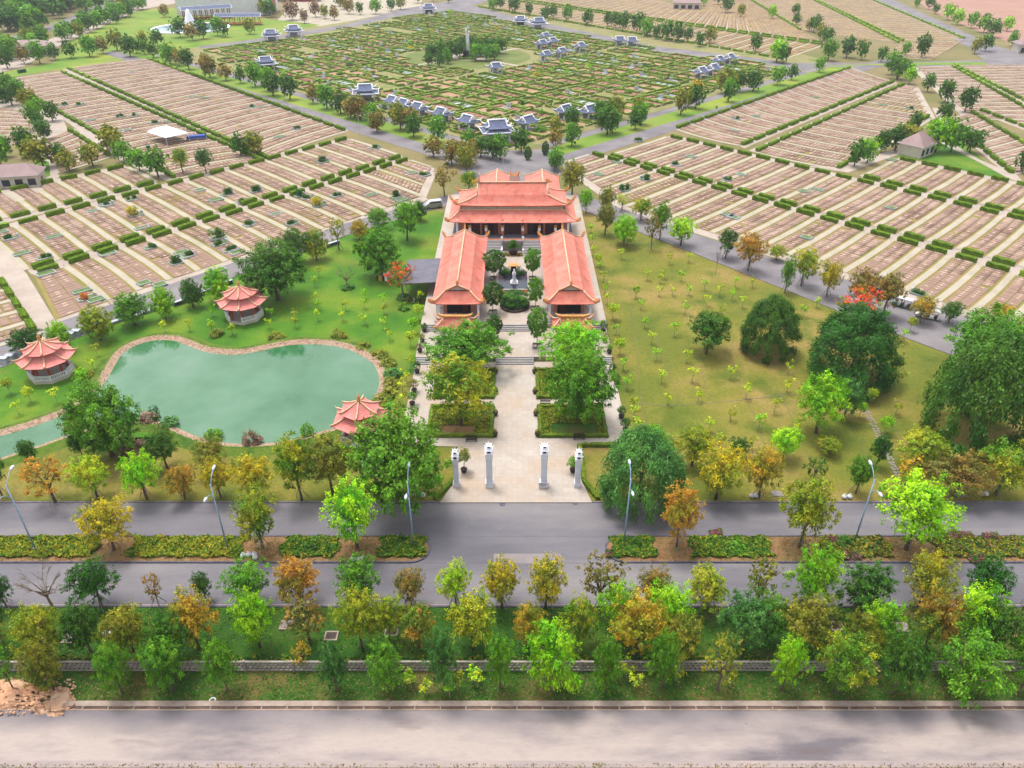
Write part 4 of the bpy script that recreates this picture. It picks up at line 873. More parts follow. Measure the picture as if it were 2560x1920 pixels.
# lean-to tarpaulin roof with parked motorbikes left of the left side hall
x0, y0 = G(1088, 645, 4); lean = empty("lean_to_shelter", (-18.4, 147.3, 0), 0, "grey flat shelter roof against the left side hall, over parked motorbikes", "shelter")
MB().face([(-4.2, -6.2, 4.2), (3.4, -6.2, 4.6), (3.4, 6.0, 4.6), (-4.2, 6.0, 4.2)]).build("sheet_roof", M['deckgrey'], lean, solid=.08)
for xx in (-4, 3.2):
    for yy in (-6, 0, 5.8): MB().box(xx, yy, 0, .1, .1, 4.2).build("post", M['stake'], lean)
def motorbike(loc, rz, label, body):
    t = empty("motorbike", loc, rz, label, "motorbike", "motorbikes parked under the lean-to")
    for xx in (-.6, .62):
        b = MB(); b.tube([(xx + .29 * math.cos(a), 0, .3 + .29 * math.sin(a)) for a in [i * math.pi / 6 for i in range(13)]], .05, 6); b.build("wheel", M['rubber'], t)
    MB().tube([(-.7, 0, .55), (-.2, 0, .5), (.1, 0, .35), (.45, 0, .6), (.5, 0, .95)], [.14, .18, .12, .14, .07], 8).build("body", M[body], t, smooth=True)
    MB().tube([(-.75, 0, .78), (-.3, 0, .8), (.05, 0, .72)], [.1, .14, .08], 8).build("seat", M['rubber'], t, smooth=True)
    MB().tube([(.42, -.33, 1.05), (.5, 0, 1.0), (.42, .33, 1.05)], .03, 5).tube([(.5, 0, .95), (.62, 0, .3)], .035, 5).build("handlebar", M['stake'], t)
for i, (bx, by_, col, w) in enumerate(((-21.5, 141.0, 'yellow', "yellow motorbike, front left under the lean-to"), (-20.2, 140.8, 'white', "white motorbike, second under the lean-to front edge"), (-18.9, 140.9, 'redcloth', "red motorbike in the middle of the lean-to front edge"), (-17.6, 140.8, 'purple', "dark blue motorbike, fourth under the lean-to front edge"), (-16.3, 141.2, 'paint', "pale motorbike nearest the side hall under the lean-to"))):
    motorbike((bx, by_, .0), 1.4 + .1 * i, w, col)
# ------------------------------------------------------------------ courtyard pool, statue, topiary, planters
def at(px, py, z): return G(px, py, z)
t = empty("statue_pool", (CX - .2, 147.6, T2), 0, "square dark pool with pale kerb in the middle of the courtyard", "pool")
b = MB(); [b.box(cx, cy, 0, sx, sy, .45) for cx, cy, sx, sy in ((0, -4.6, 6.6, .4), (0, 4.6, 6.6, .4), (-3.3, 0, .4, 9.6), (3.3, 0, .4, 9.6))]; b.build("kerb", M['palestep'], t)
MB().box(0, 0, .02, 6.2, 8.8, .2).build("water", M['darkwater'], t)
st = empty("stone_statue", (CX + .1, 146.6, T2), 0, "white robed stone statue on a stepped pedestal in the courtyard pool", "statue"); st.scale = (.78, .78, .82)
MB().box(0, 0, 0, 2.0, 2.0, .55).box(0, 0, .55, 1.5, 1.5, .4).box(0, 0, .95, 1.1, 1.1, .3).build("pedestal", M['white'], st)
MB().lathe([(.52, 1.25), (.5, 1.6), (.4, 2.4), (.44, 3.0), (.46, 3.25), (.2, 3.5), (.15, 3.56), (.23, 3.7), (.24, 3.9), (.12, 4.08), (.02, 4.15)], n=14).tube([(-.35, 0, 3.2), (-.45, -.2, 2.7), (-.1, -.45, 2.75)], [.14, .12, .08], 7).tube([(.35, 0, 3.2), (.45, -.2, 2.7), (.1, -.45, 2.75)], [.14, .12, .08], 7).build("robed_figure", M['white'], st, smooth=True)
al = empty("small_altar", (CX, 152.4, T2), 0, "small tan roofed altar behind the statue", "altar")
MB().box(0, 0, 0, 1.2, .9, 1.7).build("cabinet", M['darkwood'], al); MB().prism([(-1.1, -.8), (1.1, -.8), (1.1, .8), (-1.1, .8)], 1.7, 1.82).box(0, 0, 1.82, 1.9, 1.3, .25, taper=.5).build("roof", M['ornament'], al)
def bush(px, py, z, w, h, col, label, group=None, cat="bush", name="bush", pos=None):
    x, y = pos if pos else G(px, py, z); c = COL[col]
    o = bpy.data.objects.new(name, CROWNS['bush' if name != 'topiary' else 'round'][rnd.randrange(2)]); link(o); o.location = (x, y, z - (.1 if name != 'topiary' else .15 * h)); o.scale = (w / 2, w / 2, h / 1.5)
    o.rotation_euler = (0, 0, rnd.uniform(0, 6)); o.color = c[0]; o["tint"] = list(c[1][:3]); tag(o, label, cat, group); return o
for px, py, w_, h_, lb in ((1265, 683, 2.6, 1.6, "left"), (1300, 683, 2.6, 1.6, "right")): bush(px, py, T2 + .3, w_, h_, 'dd', "dark shrub at the far %s corner of the courtyard pool" % lb, "shrubs round the pool")
for i, px in enumerate((1257, 1272, 1286, 1298, 1312)): bush(px, 733, T2, 1.2, .9, 'rd' if i in (0, 4) else 'dk', "%s small potted shrub from the left before the pool" % ordinal(i), "shrubs round the pool")
# big clipped mound
v, f = grid_box(4, 4, 4, 0, 1); t = empty("clipped_mound", (CX + .2, 136.1, T2), 0, "large clipped dome of dark green hedge in the courtyard axis", "topiary")
MB().lathe([(2.9, 0), (3.0, .35), (2.8, .5), (.1, .5)], n=24).build("planter_rim", M['pot'], t)
o = bpy.data.objects.new("clipped_dome", leaf_cloud("clipped_dome", 301, 9000, .075, 'round')); link(o, t); o.scale = (3.35, 2.7, 2.0); o.location = (0, 0, .3); o.color = COL['dk'][0]; o["tint"] = list(COL['gr'][0][:3])
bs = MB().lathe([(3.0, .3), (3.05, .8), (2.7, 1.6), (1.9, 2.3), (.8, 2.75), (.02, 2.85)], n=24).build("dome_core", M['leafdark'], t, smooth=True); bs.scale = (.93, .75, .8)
# bonsai by the retaining wall
bonsai = empty("bonsai_planter", (CX - .1, 162.3, T2), 0, "layered bonsai pine in a pot before the stair wall", "potted tree")
MB().lathe([(.7, 0), (1.0, .6), (1.05, .8), (.9, .8)], n=14).build("pot", M['pot'], bonsai)
MB().tube([(0, 0, .8), (.2, 0, 1.4), (-.1, 0, 2.2), (.05, 0, 3.0)], [.16, .13, .1, .05], 6).build("trunk", M['bark'], bonsai)
for k, (dx, dz, r_) in enumerate(((-.6, 1.7, .9), (.7, 2.0, .95), (-.3, 2.5, .8), (.1, 3.1, .7))):
    o = bpy.data.objects.new("foliage_pad", CROWNS['round'][k % 2]); link(o, bonsai); o.location = (dx, 0, dz - .25); o.scale = (r_, r_, .42); o.color = COL['gr'][0]; o["tint"] = list(COL['dk'][0][:3])
o = bpy.data.objects.new("flower_ring", plantcover(-2.2, -1.3, 2.2, .9, 900, .22, 77, 0, .3, lambda a, c: a * a + c * c < .8, [M['rusty'], M['yellow'], M['leafgreen']])); link(o); o.location = (CX - .1, 162.3, T2); tag(o, "strip of yellow and rust flowers round the bonsai pot", "flowers")
# gate pillars
def pillar(px, py, hgt, w, label):
    x, y = G(px, py, .155); t = empty("gate_pillar", (x, y, .155), 0, label, "gate pillar", "tall white gate pillars")
    MB().box(0, 0, 0, w * 1.3, w * 1.3, hgt * .10).box(0, 0, hgt * .10, w * 1.14, w * 1.14, hgt * .02).build("plinth", M['gatepillar'], t)
    MB().box(0, 0, hgt * .12, w, w, hgt * .5).box(0, -w * .5, hgt * .15, w * .66, .05, hgt * .43).build("shaft", M['gatepillar'], t)
    MB().box(0, 0, hgt * .62, w * 1.14, w * 1.14, hgt * .10).box(0, 0, hgt * .72, w * 1.26, w * 1.26, .12).build("capital", M['white'], t)
    z = hgt * .72 + .12
    for k, s in enumerate((1.0, .72)):
        r = MB(); r.box(0, 0, z + .55 * s, w * 1.28 * s, w * 1.28 * s, .32 * s, taper=.45)
        for a in range(4):
            g = math.pi / 4 + a * math.pi / 2; curl(r, (w * .74 * s * math.cos(g), w * .74 * s * math.sin(g), z + .55 * s), g, .42 * s, .16)
        l = MB().box(0, 0, z, w * .85 * s, w * .85 * s, .56 * s).build("lantern_box", M['whiteridge'], t)
        MB().box(0, -w * .43 * s, z + .12 * s, w * .5 * s, .04, .3 * s).build("window", M['blackgap'], l)
        r.build("lantern_roof", M['whiteridge'], t); z += .86 * s
    MB().lathe([(.14, 0), (.2, .15), (.1, .3), (.03, .55)], cz=z - .1).build("finial", M['whiteridge'], t)
pillar(1141.5, 1214, 6.6, .74, "outer left white gate pillar, beside the big bright green tree")
pillar(1224, 1214, 8.0, .86, "inner left tall white gate pillar before the left flower beds")
pillar(1359, 1214, 8.0, .86, "inner right tall white gate pillar with a small sign at its foot")
pillar(1443, 1214, 6.6, .74, "outer right white gate pillar, beside the dark feathery tree")
x, y = G(1359, 1217, .2); t = empty("notice_board", (x, y - .35, .155), 0, "small white notice board with blue lettering at the foot of a gate pillar", "sign")
MB().box(0, 0, .35, 1.5, .06, .8).build("board", M['white'], t); b = MB()
rr = random.Random(5)
for row, n_ in ((.95, 7), (.75, 9), (.55, 8)):
    xx = -.6
    for k in range(n_): wd = rr.uniform(.05, .14); b.box(xx + wd / 2, -.035, row - .06, wd, .01, .1); xx += wd + .035
b.build("lettering", M['purple'], t); MB().box(-.6, 0, 0, .06, .06, .35).box(.6, 0, 0, .06, .06, .35).build("legs", M['stake'], t)
# benches and pots on the plaza
def bench(x, y, rz, label, z=.155):
    t = empty("bench", (x, y, z), rz, label, "bench", "benches on the plaza")
    b = MB(); [b.box(0, dy, .42, 1.7, .1, .05) for dy in (-.2, -.06, .08)]; b.build("seat", M['pot'], t)
    b = MB(); [b.box(0, .22, zz, 1.7, .05, .09) for zz in (.6, .75, .9)]; b.build("backrest", M['pot'], t)
    for s in (-.75, .75): MB().box(s, 0, 0, .08, .5, .45).build("leg", M['blackstone'], t)
x, y = G(1179, 1104); bench(x, y - .1, 0, "dark bench against the border of the front left flower bed")
x, y = G(1447, 1099); bench(x, y - .1, 0, "dark bench against the border of the front right flower bed")
x, y = G(1363, 1014); bench(x, y - .2, 0, "brown bench between the two right flower beds")
def potted(x, y, z, h, col, label, bonsai=True, w=1.3):
    t = empty("potted_plant", (x, y, z), rnd.uniform(0, 6), label, "potted plant", "potted plants along the temple walks")
    MB().lathe([(.3, 0), (.42, .3), (.5, .62), (.42, .62)], n=10).build("pot", M['pot'], t)
    MB().tube([(0, 0, .6), (.1, .05, h * .5), (0, 0, h * .75)], [.07, .05, .03], 5).build("stem", M['bark'], t)
    o = bpy.data.objects.new("foliage", CROWNS['bush'][rnd.randrange(3)]); link(o, t); o.location = (0, 0, h * .55); o.scale = (w / 2, w / 2, h * .5 / 1.5); o.color = COL[col][0]; o["tint"] = list(COL[col][1][:3])
pl = [(1061, 829, 'dk', .9), (1056, 855, 'ol', .9), (1050, 880, 'pk', .9), (1043, 932, 'dk', 1.1), (1036, 980, 'bo', 1.2), (1031, 1013, 'gr', 1.3), (1508, 830, 'dk', 1.2), (1512, 855, 'ol', .9), (1523, 883, 'gr', .9), (1531, 933, 'dk', 1.0), (1541, 960, 'dd', 1.0), (1553, 1045, 'dk', 1.1), (1563, 1078, 'dd', 1.2)]
for i, (px, py, col, w_) in enumerate(pl):
    z = .155 if py > 905 else (T1 if py > 825 else T2); x, y = G(px, py, z); x = max(-17.4, min(18.1, x)); side = "left" if px < 1280 else "right"; n = i if px < 1280 else i - 6
    potted(x, y, z, 2.0 * w_, col, "%s potted plant, %s from the back along the %s side walk" % (COL[col][2], ordinal(n), side), w=1.4 * w_)
for i, (px, py) in enumerate(((1239, 935), (1239, 985), (1238, 1040), (1237, 1092), (1337, 935), (1338, 985), (1340, 1040), (1344, 1092))):
    x, y = G(px, py); side = "left" if px < 1280 else "right"
    potted(x, y, .155, 1.3, 'ol', "small dark potted plant, %s from the back beside the %s flower beds" % (ordinal(i % 4), side), w=.8)
x, y = G(1160, 1180, .155); potted(x, y, .155, 4.2, 'ol', "tall potted frangipani behind the outer left gate pillar", w=2.2)
x, y = G(1432, 1180, .155); potted(x, y, .155, 2.6, 'gr', "round potted plant left of the outer right gate pillar", w=1.9)
x, y = G(1226, 826, T2); potted(x, y, T2, 2.0, 'dk', "clipped potted bush at the top of the upper central steps, left", w=1.9)
# clipped border hedges beside the forecourt
for pts, w in (([(-8.35, 84), (-10.6, 80.0)], "left"), ([(10.2, 84), (11.9, 80.0)], "right"), ([(10.2, 92.2), (10.2, 84.2)], "right pillar"), ([(16.8, 92.2), (10.5, 92.2)], "far right")):
    (xa, ya), (xb, yb) = pts; L = math.hypot(xb - xa, yb - ya); v, f = grid_box(int(L * 4), 2, 2, .2, 9, L, .6, .6); v, f = fuzz(v, f, 500, .15, 3)
    o = bpy.data.objects.new("border_hedge", np_mesh("border_hedge", v, f, [M['hedgebox']])); link(o); o.location = ((xa + xb) / 2, (ya + yb) / 2, 0); o.rotation_euler = (0, 0, math.atan2(yb - ya, xb - xa)); tag(o, "low clipped border hedge at the %s edge of the forecourt" % w, "hedge")
# ------------------------------------------------------------------ pavilions by the pond
def pavilion(px, py, N, R0, a0, label, opening, rfm='roof2', rdm='ridge', postm='redpost', fz=.6, k=1.0):
    x, y = G(px, py, .3); t = empty("pond_pavilion", (x, y, 0), a0, label, "pavilion", "two-tier pavilions round the pond"); R = R0 * k
    MB().prism(ngon(R * .98, N), 0, fz).build("base", M['cream'], t); MB().prism(ngon(R * .9, N), fz, fz + .03).build("floor", M['palestep'], t)
    A = 2 * math.pi / N
    for i in range(N):
        MB().lathe([(.2, 0), (.2, 3.3)], R * .72 * math.cos(i * A), R * .72 * math.sin(i * A), fz, 8).build("column", M[postm], t)
        if i == opening: continue
        p, q = [(R * .93 * math.cos(j * A), R * .93 * math.sin(j * A)) for j in (i, i + 1)]; L = math.hypot(q[0] - p[0], q[1] - p[1]); an = math.atan2(q[1] - p[1], q[0] - p[0]); b = MB(); mx, my = (p[0] + q[0]) / 2, (p[1] + q[1]) / 2
        b.box(mx, my, fz + .78, L, .2, .12, an); b.box(mx, my, fz + .03, L, .16, .15, an)
        for s in range(int(L / .32) + 1):
            f = (s + .5) / (int(L / .32) + 1); b.box(p[0] + (q[0] - p[0]) * f, p[1] + (q[1] - p[1]) * f, fz + .18, .15, .1, .6, an)
        for c in (p, q): b.box(c[0], c[1], fz, .26, .26, 1.05, an)
        b.build("balustrade", M['white'], t)
    ze = fz + 3.0; b = MB(); h1 = loft(b, ngon(R * 1.26, N), ngon(R * .52, N), ze, ze + 1.3, .3, m=10, conc=1.5, flare=.04); rf = b.build("lower_roof", M[rfm], t, solid=.12)
    r = MB(); [r.tube(up(h, .08), .13, 6) for h in h1]; [curl(r, h[0], math.atan2(h[0][1], h[0][0]), .5, .15) for h in h1]; r.build("ridge", M[rdm], rf, smooth=True)
    MB().prism(ngon(R * .44, N), ze + 1.0, ze + 1.95).build("drum", M['redpost'] if rfm == 'roof2' else M['white'], t)
    b = MB(); h2 = loft(b, ngon(R * .86, N), ngon(.1, N), ze + 1.7, ze + 3.2, .25, m=8, conc=1.35, flare=.04); rf = b.build("upper_roof", M[rfm], t, solid=.12)
    r = MB(); [r.tube(up(h, .08), .12, 6) for h in h2]; [curl(r, h[0], math.atan2(h[0][1], h[0][0]), .45, .14) for h in h2]; r.build("ridge", M[rdm], rf, smooth=True)
    MB().lathe([(.3, 0), (.34, .2), (.14, .35), (.28, .6), (.26, .75), (.08, .95), (.03, 1.4)], cz=ze + 3.25).build("finial", M['ornament'], t, smooth=True)
    return t
pavilion(612, 789, 8, 3.75, .18, "salmon-roofed pavilion on the lawn beyond the pond, beside the big dark tree", 5)
pavilion(130, 932, 8, 3.7, .45, "salmon-roofed pavilion left of the pond", 1)
pavilion(908, 1090, 6, 3.6, math.pi / 6, "salmon-roofed pavilion at the near right shore, half behind a tree", 1)
# ------------------------------------------------------------------ pond
pond_px = [(295, 901), (307, 884), (333, 867), (367, 855), (399, 851), (434, 852), (463, 862), (506, 880), (545, 886), (593, 889), (650, 879), (706, 866), (762, 861), (829, 864), (874, 875), (911, 894), (937, 913), (947, 939), (949, 965), (937, 995), (915, 1025), (880, 1052), (836, 1071), (799, 1081), (754, 1096), (709, 1105), (650, 1111), (593, 1111), (537, 1105), (492, 1092), (463, 1080), (434, 1066), (405, 1055), (359, 1050), (300, 1058), (250, 1068), (197, 1080), (160, 1092), (101, 1114), (38, 1134), (-40, 1160), (-120, 1185), (-120, 1120), (-40, 1102), (30, 1084), (58, 1076), (116, 1056), (171, 1035), (215, 1008), (248, 975), (268, 950), (280, 928)]
PW = [Vector((*G(*p), 0)) for p in pond_px]
def offset(poly, d):
    out = []; n = len(poly)
    for i in range(n):
        a, b_, c = poly[i - 1], poly[i], poly[(i + 1) % n]; e1 = (b_ - a).normalized(); e2 = (c - b_).normalized(); nn = Vector((-(e1.y + e2.y), e1.x + e2.x, 0)); nn.normalize(); out.append(b_ + nn * d)
    return out
area = sum(PW[i - 1].x * PW[i].y - PW[i].x * PW[i - 1].y for i in range(len(PW)))
sg = -1 if area > 0 else 1
def smooth(poly, it=2):
    for _ in range(it):
        q = []
        for i in range(len(poly)):
            a, b_ = poly[i], poly[(i + 1) % len(poly)]; q += [a * .75 + b_ * .25, a * .25 + b_ * .75]
        poly = q
    return poly
PW = smooth(PW, 1)
tag(MB().face([(p.x, p.y, .1) for p in PW]).build("pond_water", M['water']), kind='structure')
def ring(name, d0, d1, z0, z1, m, jit=0):
    A_, B_ = offset(PW, sg * d0), offset(PW, sg * d1); n = len(PW); b = MB()
    b.v = [(p.x, p.y, z0) for p in A_] + [(p.x + rnd.uniform(-jit, jit), p.y + rnd.uniform(-jit, jit), z1) for p in B_]
    for i in range(n): j = (i + 1) % n; b.f.append((i, j, n + j, n + i)); b.m.append(0)
    o = b.build(name, M[m]); tag(o, kind='structure'); return o
M['rockbed'] = mat("rubble_bed", [C(176, 140, 112), C(206, 172, 146), C(222, 194, 170)], scale=2.2, detail=8, fine=.2, fscale=5, bump=.8, bscale=3)
ring("rock_bank", -.15, 1.2, .05, .5, 'rockbed'); ring("bank_lip", 1.18, 1.7, .49, .62, 'turfcrest', .1); ring("bank_back", 1.7, 3.2, .62, .034, 'turfcrest', .2)
bpy.data.objects["pond_water"].data.polygons[0].normal.z < 0 and bpy.data.objects["pond_water"].data.flip_normals()
b = MB(); b.lathe([(.1, .0), (.5, .1), (.42, .42), (.1, .55)], n=6); RV = np.array(b.v); RF = [f for f in b.f if len(f) == 4]; RF = np.array(RF)
T = []; A_, B_ = offset(PW, sg * .05), offset(PW, sg * 1.3)
for i in range(len(PW)):
    j = (i + 1) % len(PW); L = (PW[i] - PW[j]).length
    for k in range(int(L * 10.0)):
        u, v = rnd.random(), rnd.random(); p = (A_[i] * (1 - u) + A_[j] * u) * (1 - v) + (B_[i] * (1 - u) + B_[j] * u) * v; s = rnd.uniform(.18, .48)
        T.append((p.x, p.y, .05 + .45 * v - .08, rnd.uniform(0, 6), s, s * rnd.uniform(.6, 1), s * .9))
tag(merged("shore_rocks", RV, RF, T, [M['rock']]), "countless pink-beige stones lining the pond shore", "rocks", kind='stuff')
# ------------------------------------------------------------------ trees near the camera
G1 = "trees outside the perforated wall"
tree_row([(118, 1494, 1388, 90, 'feather', 'ol'), (30, 1490, 1396, 54, 'sparse', 'gr'), (265, 1497, 1392, 74, 'feather', 'gr'), (373, 1495, 1382, 98, 'feather', 'gr'), (492, 1494, 1382, 76, 'feather', 'gr'), (728, 1492, 1385, 76, 'feather', 'bl'),
          (838, 1491, 1389, 92, 'feather', 'gr'), (960, 1491, 1363, 84, 'feather', 'bl'), (1080, 1491, 1371, 76, 'feather', 'gr'), (1192, 1491, 1354, 134, 'feather', 'br'), (1306, 1496, 1383, 80, 'feather', 'gr'), (1425, 1491, 1366, 80, 'feather', 'gr'),
          (1549, 1491, 1377, 96, 'sparse', 'ol'), (1688, 1491, 1378, 80, 'feather', 'br'), (1805, 1496, 1374, 124, 'street', 'gy'), (1924, 1497, 1366, 124, 'feather', 'dk'), (2070, 1500, 1382, 156, 'feather', 'gr'), (2196, 1503, 1368, 96, 'street', 'gr')],
         "outside the perforated wall", G1)
tree_row([(8, 1385, 1240, 62, 'street', 'dd'), (6, 1420, 1312, 64, 'street', 'ol'), (108, 1432, 1308, 116, 'street', 'yg'), (203, 1420, 1305, 104, 'street', 'dk'), (300, 1440, 1312, 112, 'street', 'ol'), (432, 1400, 1285, 118, 'street', 'oy'), (380, 1450, 1335, 104, 'street', 'dk'),
          (562, 1398, 1278, 100, 'street', 'br'), (672, 1392, 1300, 108, 'sparse', 'bo'), (784, 1405, 1276, 104, 'street', 'yg'), (842, 1380, 1288, 78, 'street', 'yg'), (905, 1400, 1312, 92, 'street', 'go'), (1022, 1402, 1285, 118, 'street', 'yg'), (1143, 1398, 1306, 78, 'street', 'oy'),
          (1248, 1396, 1285, 90, 'street', 'gy'), (1372, 1415, 1292, 130, 'street', 'oy'), (1330, 1372, 1262, 96, 'street', 'br'), (1438, 1366, 1262, 104, 'street', 'br'), (1462, 1425, 1330, 106, 'street', 'ol'), (1602, 1408, 1288, 126, 'street', 'bl'), (1722, 1415, 1290, 134, 'street', 'ol'),
          (1654, 1385, 1285, 82, 'street', 'gr'), (1884, 1398, 1298, 92, 'street', 'br'), (1846, 1425, 1334, 88, 'street', 'ol'), (1992, 1415, 1272, 118, 'street', 'go'), (2084, 1385, 1268, 108, 'street', 'lb'), (2122, 1410, 1302, 92, 'street', 'dk'), (2196, 1440, 1360, 70, 'street', 'gr'), (655, 1440, 1390, 50, 'sparse', 'oy')],
         "in the strip behind the wall", "trees in the strip behind the wall")
tree_row([(15, 1312, 1243, 56, 'street', 'dd'), (118, 1318, 1222, 100, 'bare', 'ol'), (220, 1312, 1213, 104, 'street', 'dd'), (345, 1312, 1238, 40, 'sparse', 'orr'), (446, 1300, 1236, 46, 'street', 'dk'), (545, 1306, 1216, 104, 'street', 'gr'), (652, 1306, 1206, 106, 'street', 'orr'), (778, 1312, 1210, 108, 'street', 'gr'),
          (888, 1308, 1228, 72, 'street', 'bo'), (985, 1310, 1216, 80, 'street', 'lm'), (1084, 1314, 1210, 92, 'street', 'ye'), (1178, 1314, 1206, 94, 'street', 'ye'), (1296, 1318, 1204, 104, 'sparse', 'bo'), (1408, 1312, 1224, 78, 'street', 'bo'), (1520, 1318, 1228, 104, 'street', 'yg'), (1634, 1312, 1202, 86, 'sparse', 'ol'),
          (1742, 1312, 1180, 112, 'feather', 'br'), (1854, 1322, 1224, 130, 'feather', 'dk'), (1984, 1310, 1198, 112, 'street', 'ye'), (2112, 1312, 1208, 98, 'street', 'dd'), (2208, 1318, 1232, 40, 'sparse', 'orr')],
         "along the lower carriageway edge", "street trees along the lower carriageway", stakes=True)
tree_row([(247, 1190, 1080, 112, 'street', 'ye'), (568, 1186, 1058, 98, 'street', 'gy'), (772, 1184, 1040, 122, 'street', 'lb'), (1462, 1182, 1045, 94, 'street', 'orr'), (1726, 1184, 1034, 124, 'street', 'yg'), (1956, 1188, 1034, 160, 'street', 'lb')],
         "in the planted median", "trees in the median", stakes=True)
tree_row([(5, 1072, 948, 56, 'street', 'dd'), (120, 1085, 985, 104, 'sparse', 'orr'), (212, 1078, 985, 84, 'street', 'lm'), (318, 1078, 980, 88, 'street', 'br'), (400, 1078, 1006, 70, 'street', 'orr'), (478, 1076, 986, 72, 'street', 'ye'), (556, 1082, 984, 92, 'street', 'ye'), (652, 1080, 938, 92, 'street', 'gy'),
          (1546, 1078, 962, 116, 'street', 'ye'), (1638, 1076, 966, 88, 'street', 'oy'), (1848, 1066, 984, 58, 'street', 'gr'), (2150, 1070, 960, 112, 'street', 'gy'), (1954, 1050, 988, 74, 'sparse', 'oy'), (2062, 1072, 985, 132, 'street', 'bo')],
         "along the verge above the upper carriageway", "street trees above the upper carriageway", stakes=True)
tree_row([(243, 985, 826, 158, 'layer', 'gr', "large spreading green tree between the pond and its channel"), (362, 1012, 926, 80, 'street', 'dk', "dark green round tree just below the near pond shore"), (72, 1010, 948, 46, 'street', 'dk', "small dark tree by the channel at the left edge"), (180, 990, 932, 50, 'street', 'dd', "small very dark tree under the large pond tree"),
          (345, 930, 875, 26, 'sparse', 'dd', "narrow dark upright sapling on the near pond shore"), (282, 975, 945, 70, 'bush', 'pk', "brownish bare shrub beside the big pond tree"), (458, 1015, 950, 84, 'street', 'ol', "olive tree below the pond beside a street lamp"), (720, 1068, 944, 118, 'street', 'ol', "olive green tree below the near pavilion"),
          (866, 1084, 896, 240, 'layer', 'gr', "huge bright green tree left of the gate pillars"), (1380, 1084, 930, 206, 'willow', 'bl', "huge dark feathery tree right of the gate pillars"), (1408, 960, 924, 66, 'street', 'br', "small bright green tree behind the huge feathery tree"),
          (1494, 1006, 918, 94, 'street', 'yg', "olive round tree right behind the huge feathery tree"), (1592, 986, 948, 52, 'street', 'dd', "small dark tree above the yellow verge trees"), (1690, 992, 924, 72, 'street', 'lb', "small bright green tree on the dry lawn above the yellow trees"), (1787, 980, 944, 56, 'street', 'yg', "low yellow-green tree left of the stepping stone path"),
          (1755, 1040, 984, 56, 'sparse', 'dk', "thin dark tree left of the right verge trees"), (1890, 1010, 934, 46, 'street', 'dd', "narrow very dark tree beside the stepping stones"), (1977, 1004, 926, 106, 'street', 'yg', "olive and yellow tree right of the stepping stones"), (2052, 1010, 960, 84, 'street', 'dk', "dark green low tree right of the olive and yellow one"),
          (2180, 985, 942, 60, 'street', 'dk', "small dark tree near the right edge of the dry lawn"), (1762, 935, 808, 118, 'street', 'br', "vivid bright green tree on the dry lawn before the dark dome tree"), (1822, 905, 818, 78, 'feather', 'bl', "grey-green feathery tree beside the vivid bright green tree"),
          (1525, 764, 672, 108, 'street', 'dk', "dark olive tree with visible trunk, leftmost of four large lawn trees"), (1656, 762, 636, 138, 'dense', 'dk', "dark bushy tree, second of four large lawn trees"), (1830, 822, 660, 208, 'dense', 'dd', "big dense dark dome tree, third of the four large lawn trees"),
          (2098, 946, 716, 262, 'willow', 'dk', "largest drooping green tree at the right of the dry lawn"), (2120, 808, 676, 196, 'layer', 'gr', "wide thin-crowned green tree behind the largest lawn tree"), (1850, 696, 618, 94, 'sparse', 'rd', "red-flowered flame tree behind the big dome tree"),
          (602, 648, 520, 150, 'layer', 'dk', "large dark green tree behind the far lawn pavilion"), (826, 596, 492, 112, 'layer', 'gr', "green tree on the pond lawn behind the flame tree"), (880, 520, 432, 72, 'street', 'gr', "tall light green tree on the lawn near the white van"),
          (871, 641, 562, 76, 'sparse', 'rd', "red flame tree beside the lean-to shelter"), (751, 622, 576, 46, 'bare', 'ol', "bare cut trunk with twigs on the green lawn"), (1012, 806, 700, 166, 'layer', 'gr', "large green tree before the left gatehouse"), (997, 920, 772, 150, 'street', 'gy', "yellowing tree in the front left flower bed"),
          (1236, 804, 696, 134, 'layer', 'br', "green tree before the right gatehouse"), (1248, 914, 752, 158, 'layer', 'gr', "large green tree in the front right flower beds"), (630, 990, 940, 60, 'sparse', 'yg', "thin yellow-green tree on the near pond shore"), (2156, 690, 654, 52, 'street', 'oy', "orange-topped tree behind the wide green tree")],
         "", "large trees on the lawns")
# courtyard trees with square planters
pd = mesh_only(MB().box(0, -.8, 0, 1.7, .12, .35).box(0, .8, 0, 1.7, .12, .35).box(-.8, 0, 0, .12, 1.5, .35).box(.8, 0, 0, .12, 1.5, .35), "planter_kerb", M['stonegrey'])
for px, by, ty, w, z, lb in ((1235, 697, 628, 60, T2, "rounded courtyard tree, back left of the pool"), (1331, 697, 620, 44, T2, "rounded courtyard tree, back right of the pool"), (1232, 782, 706, 52, T2, "rounded courtyard tree, front left of the pool"), (1338, 772, 697, 42, T2, "rounded courtyard tree, front right of the pool"),
                             (1236, 850, 787, 42, T1, "rounded tree left of the upper central steps"), (1343, 866, 770, 52, T1, "rounded tree right of the upper central steps")):
    x, y = G(px, by, z); h = height_at(ty, y) - z; t = place_tree(0, 0, 0, 0, 'round', 'gr' if px > 1300 else 'dk', lb, "rounded courtyard trees", pos=(x, y), H=h, r=w / 2 * depth_of(y, 4) / F_PX, cb=.3); t.location.z = z
    q = bpy.data.objects.new("planter_kerb", pd); link(q, t); q.rotation_euler = (0, 0, -t.rotation_euler[2])
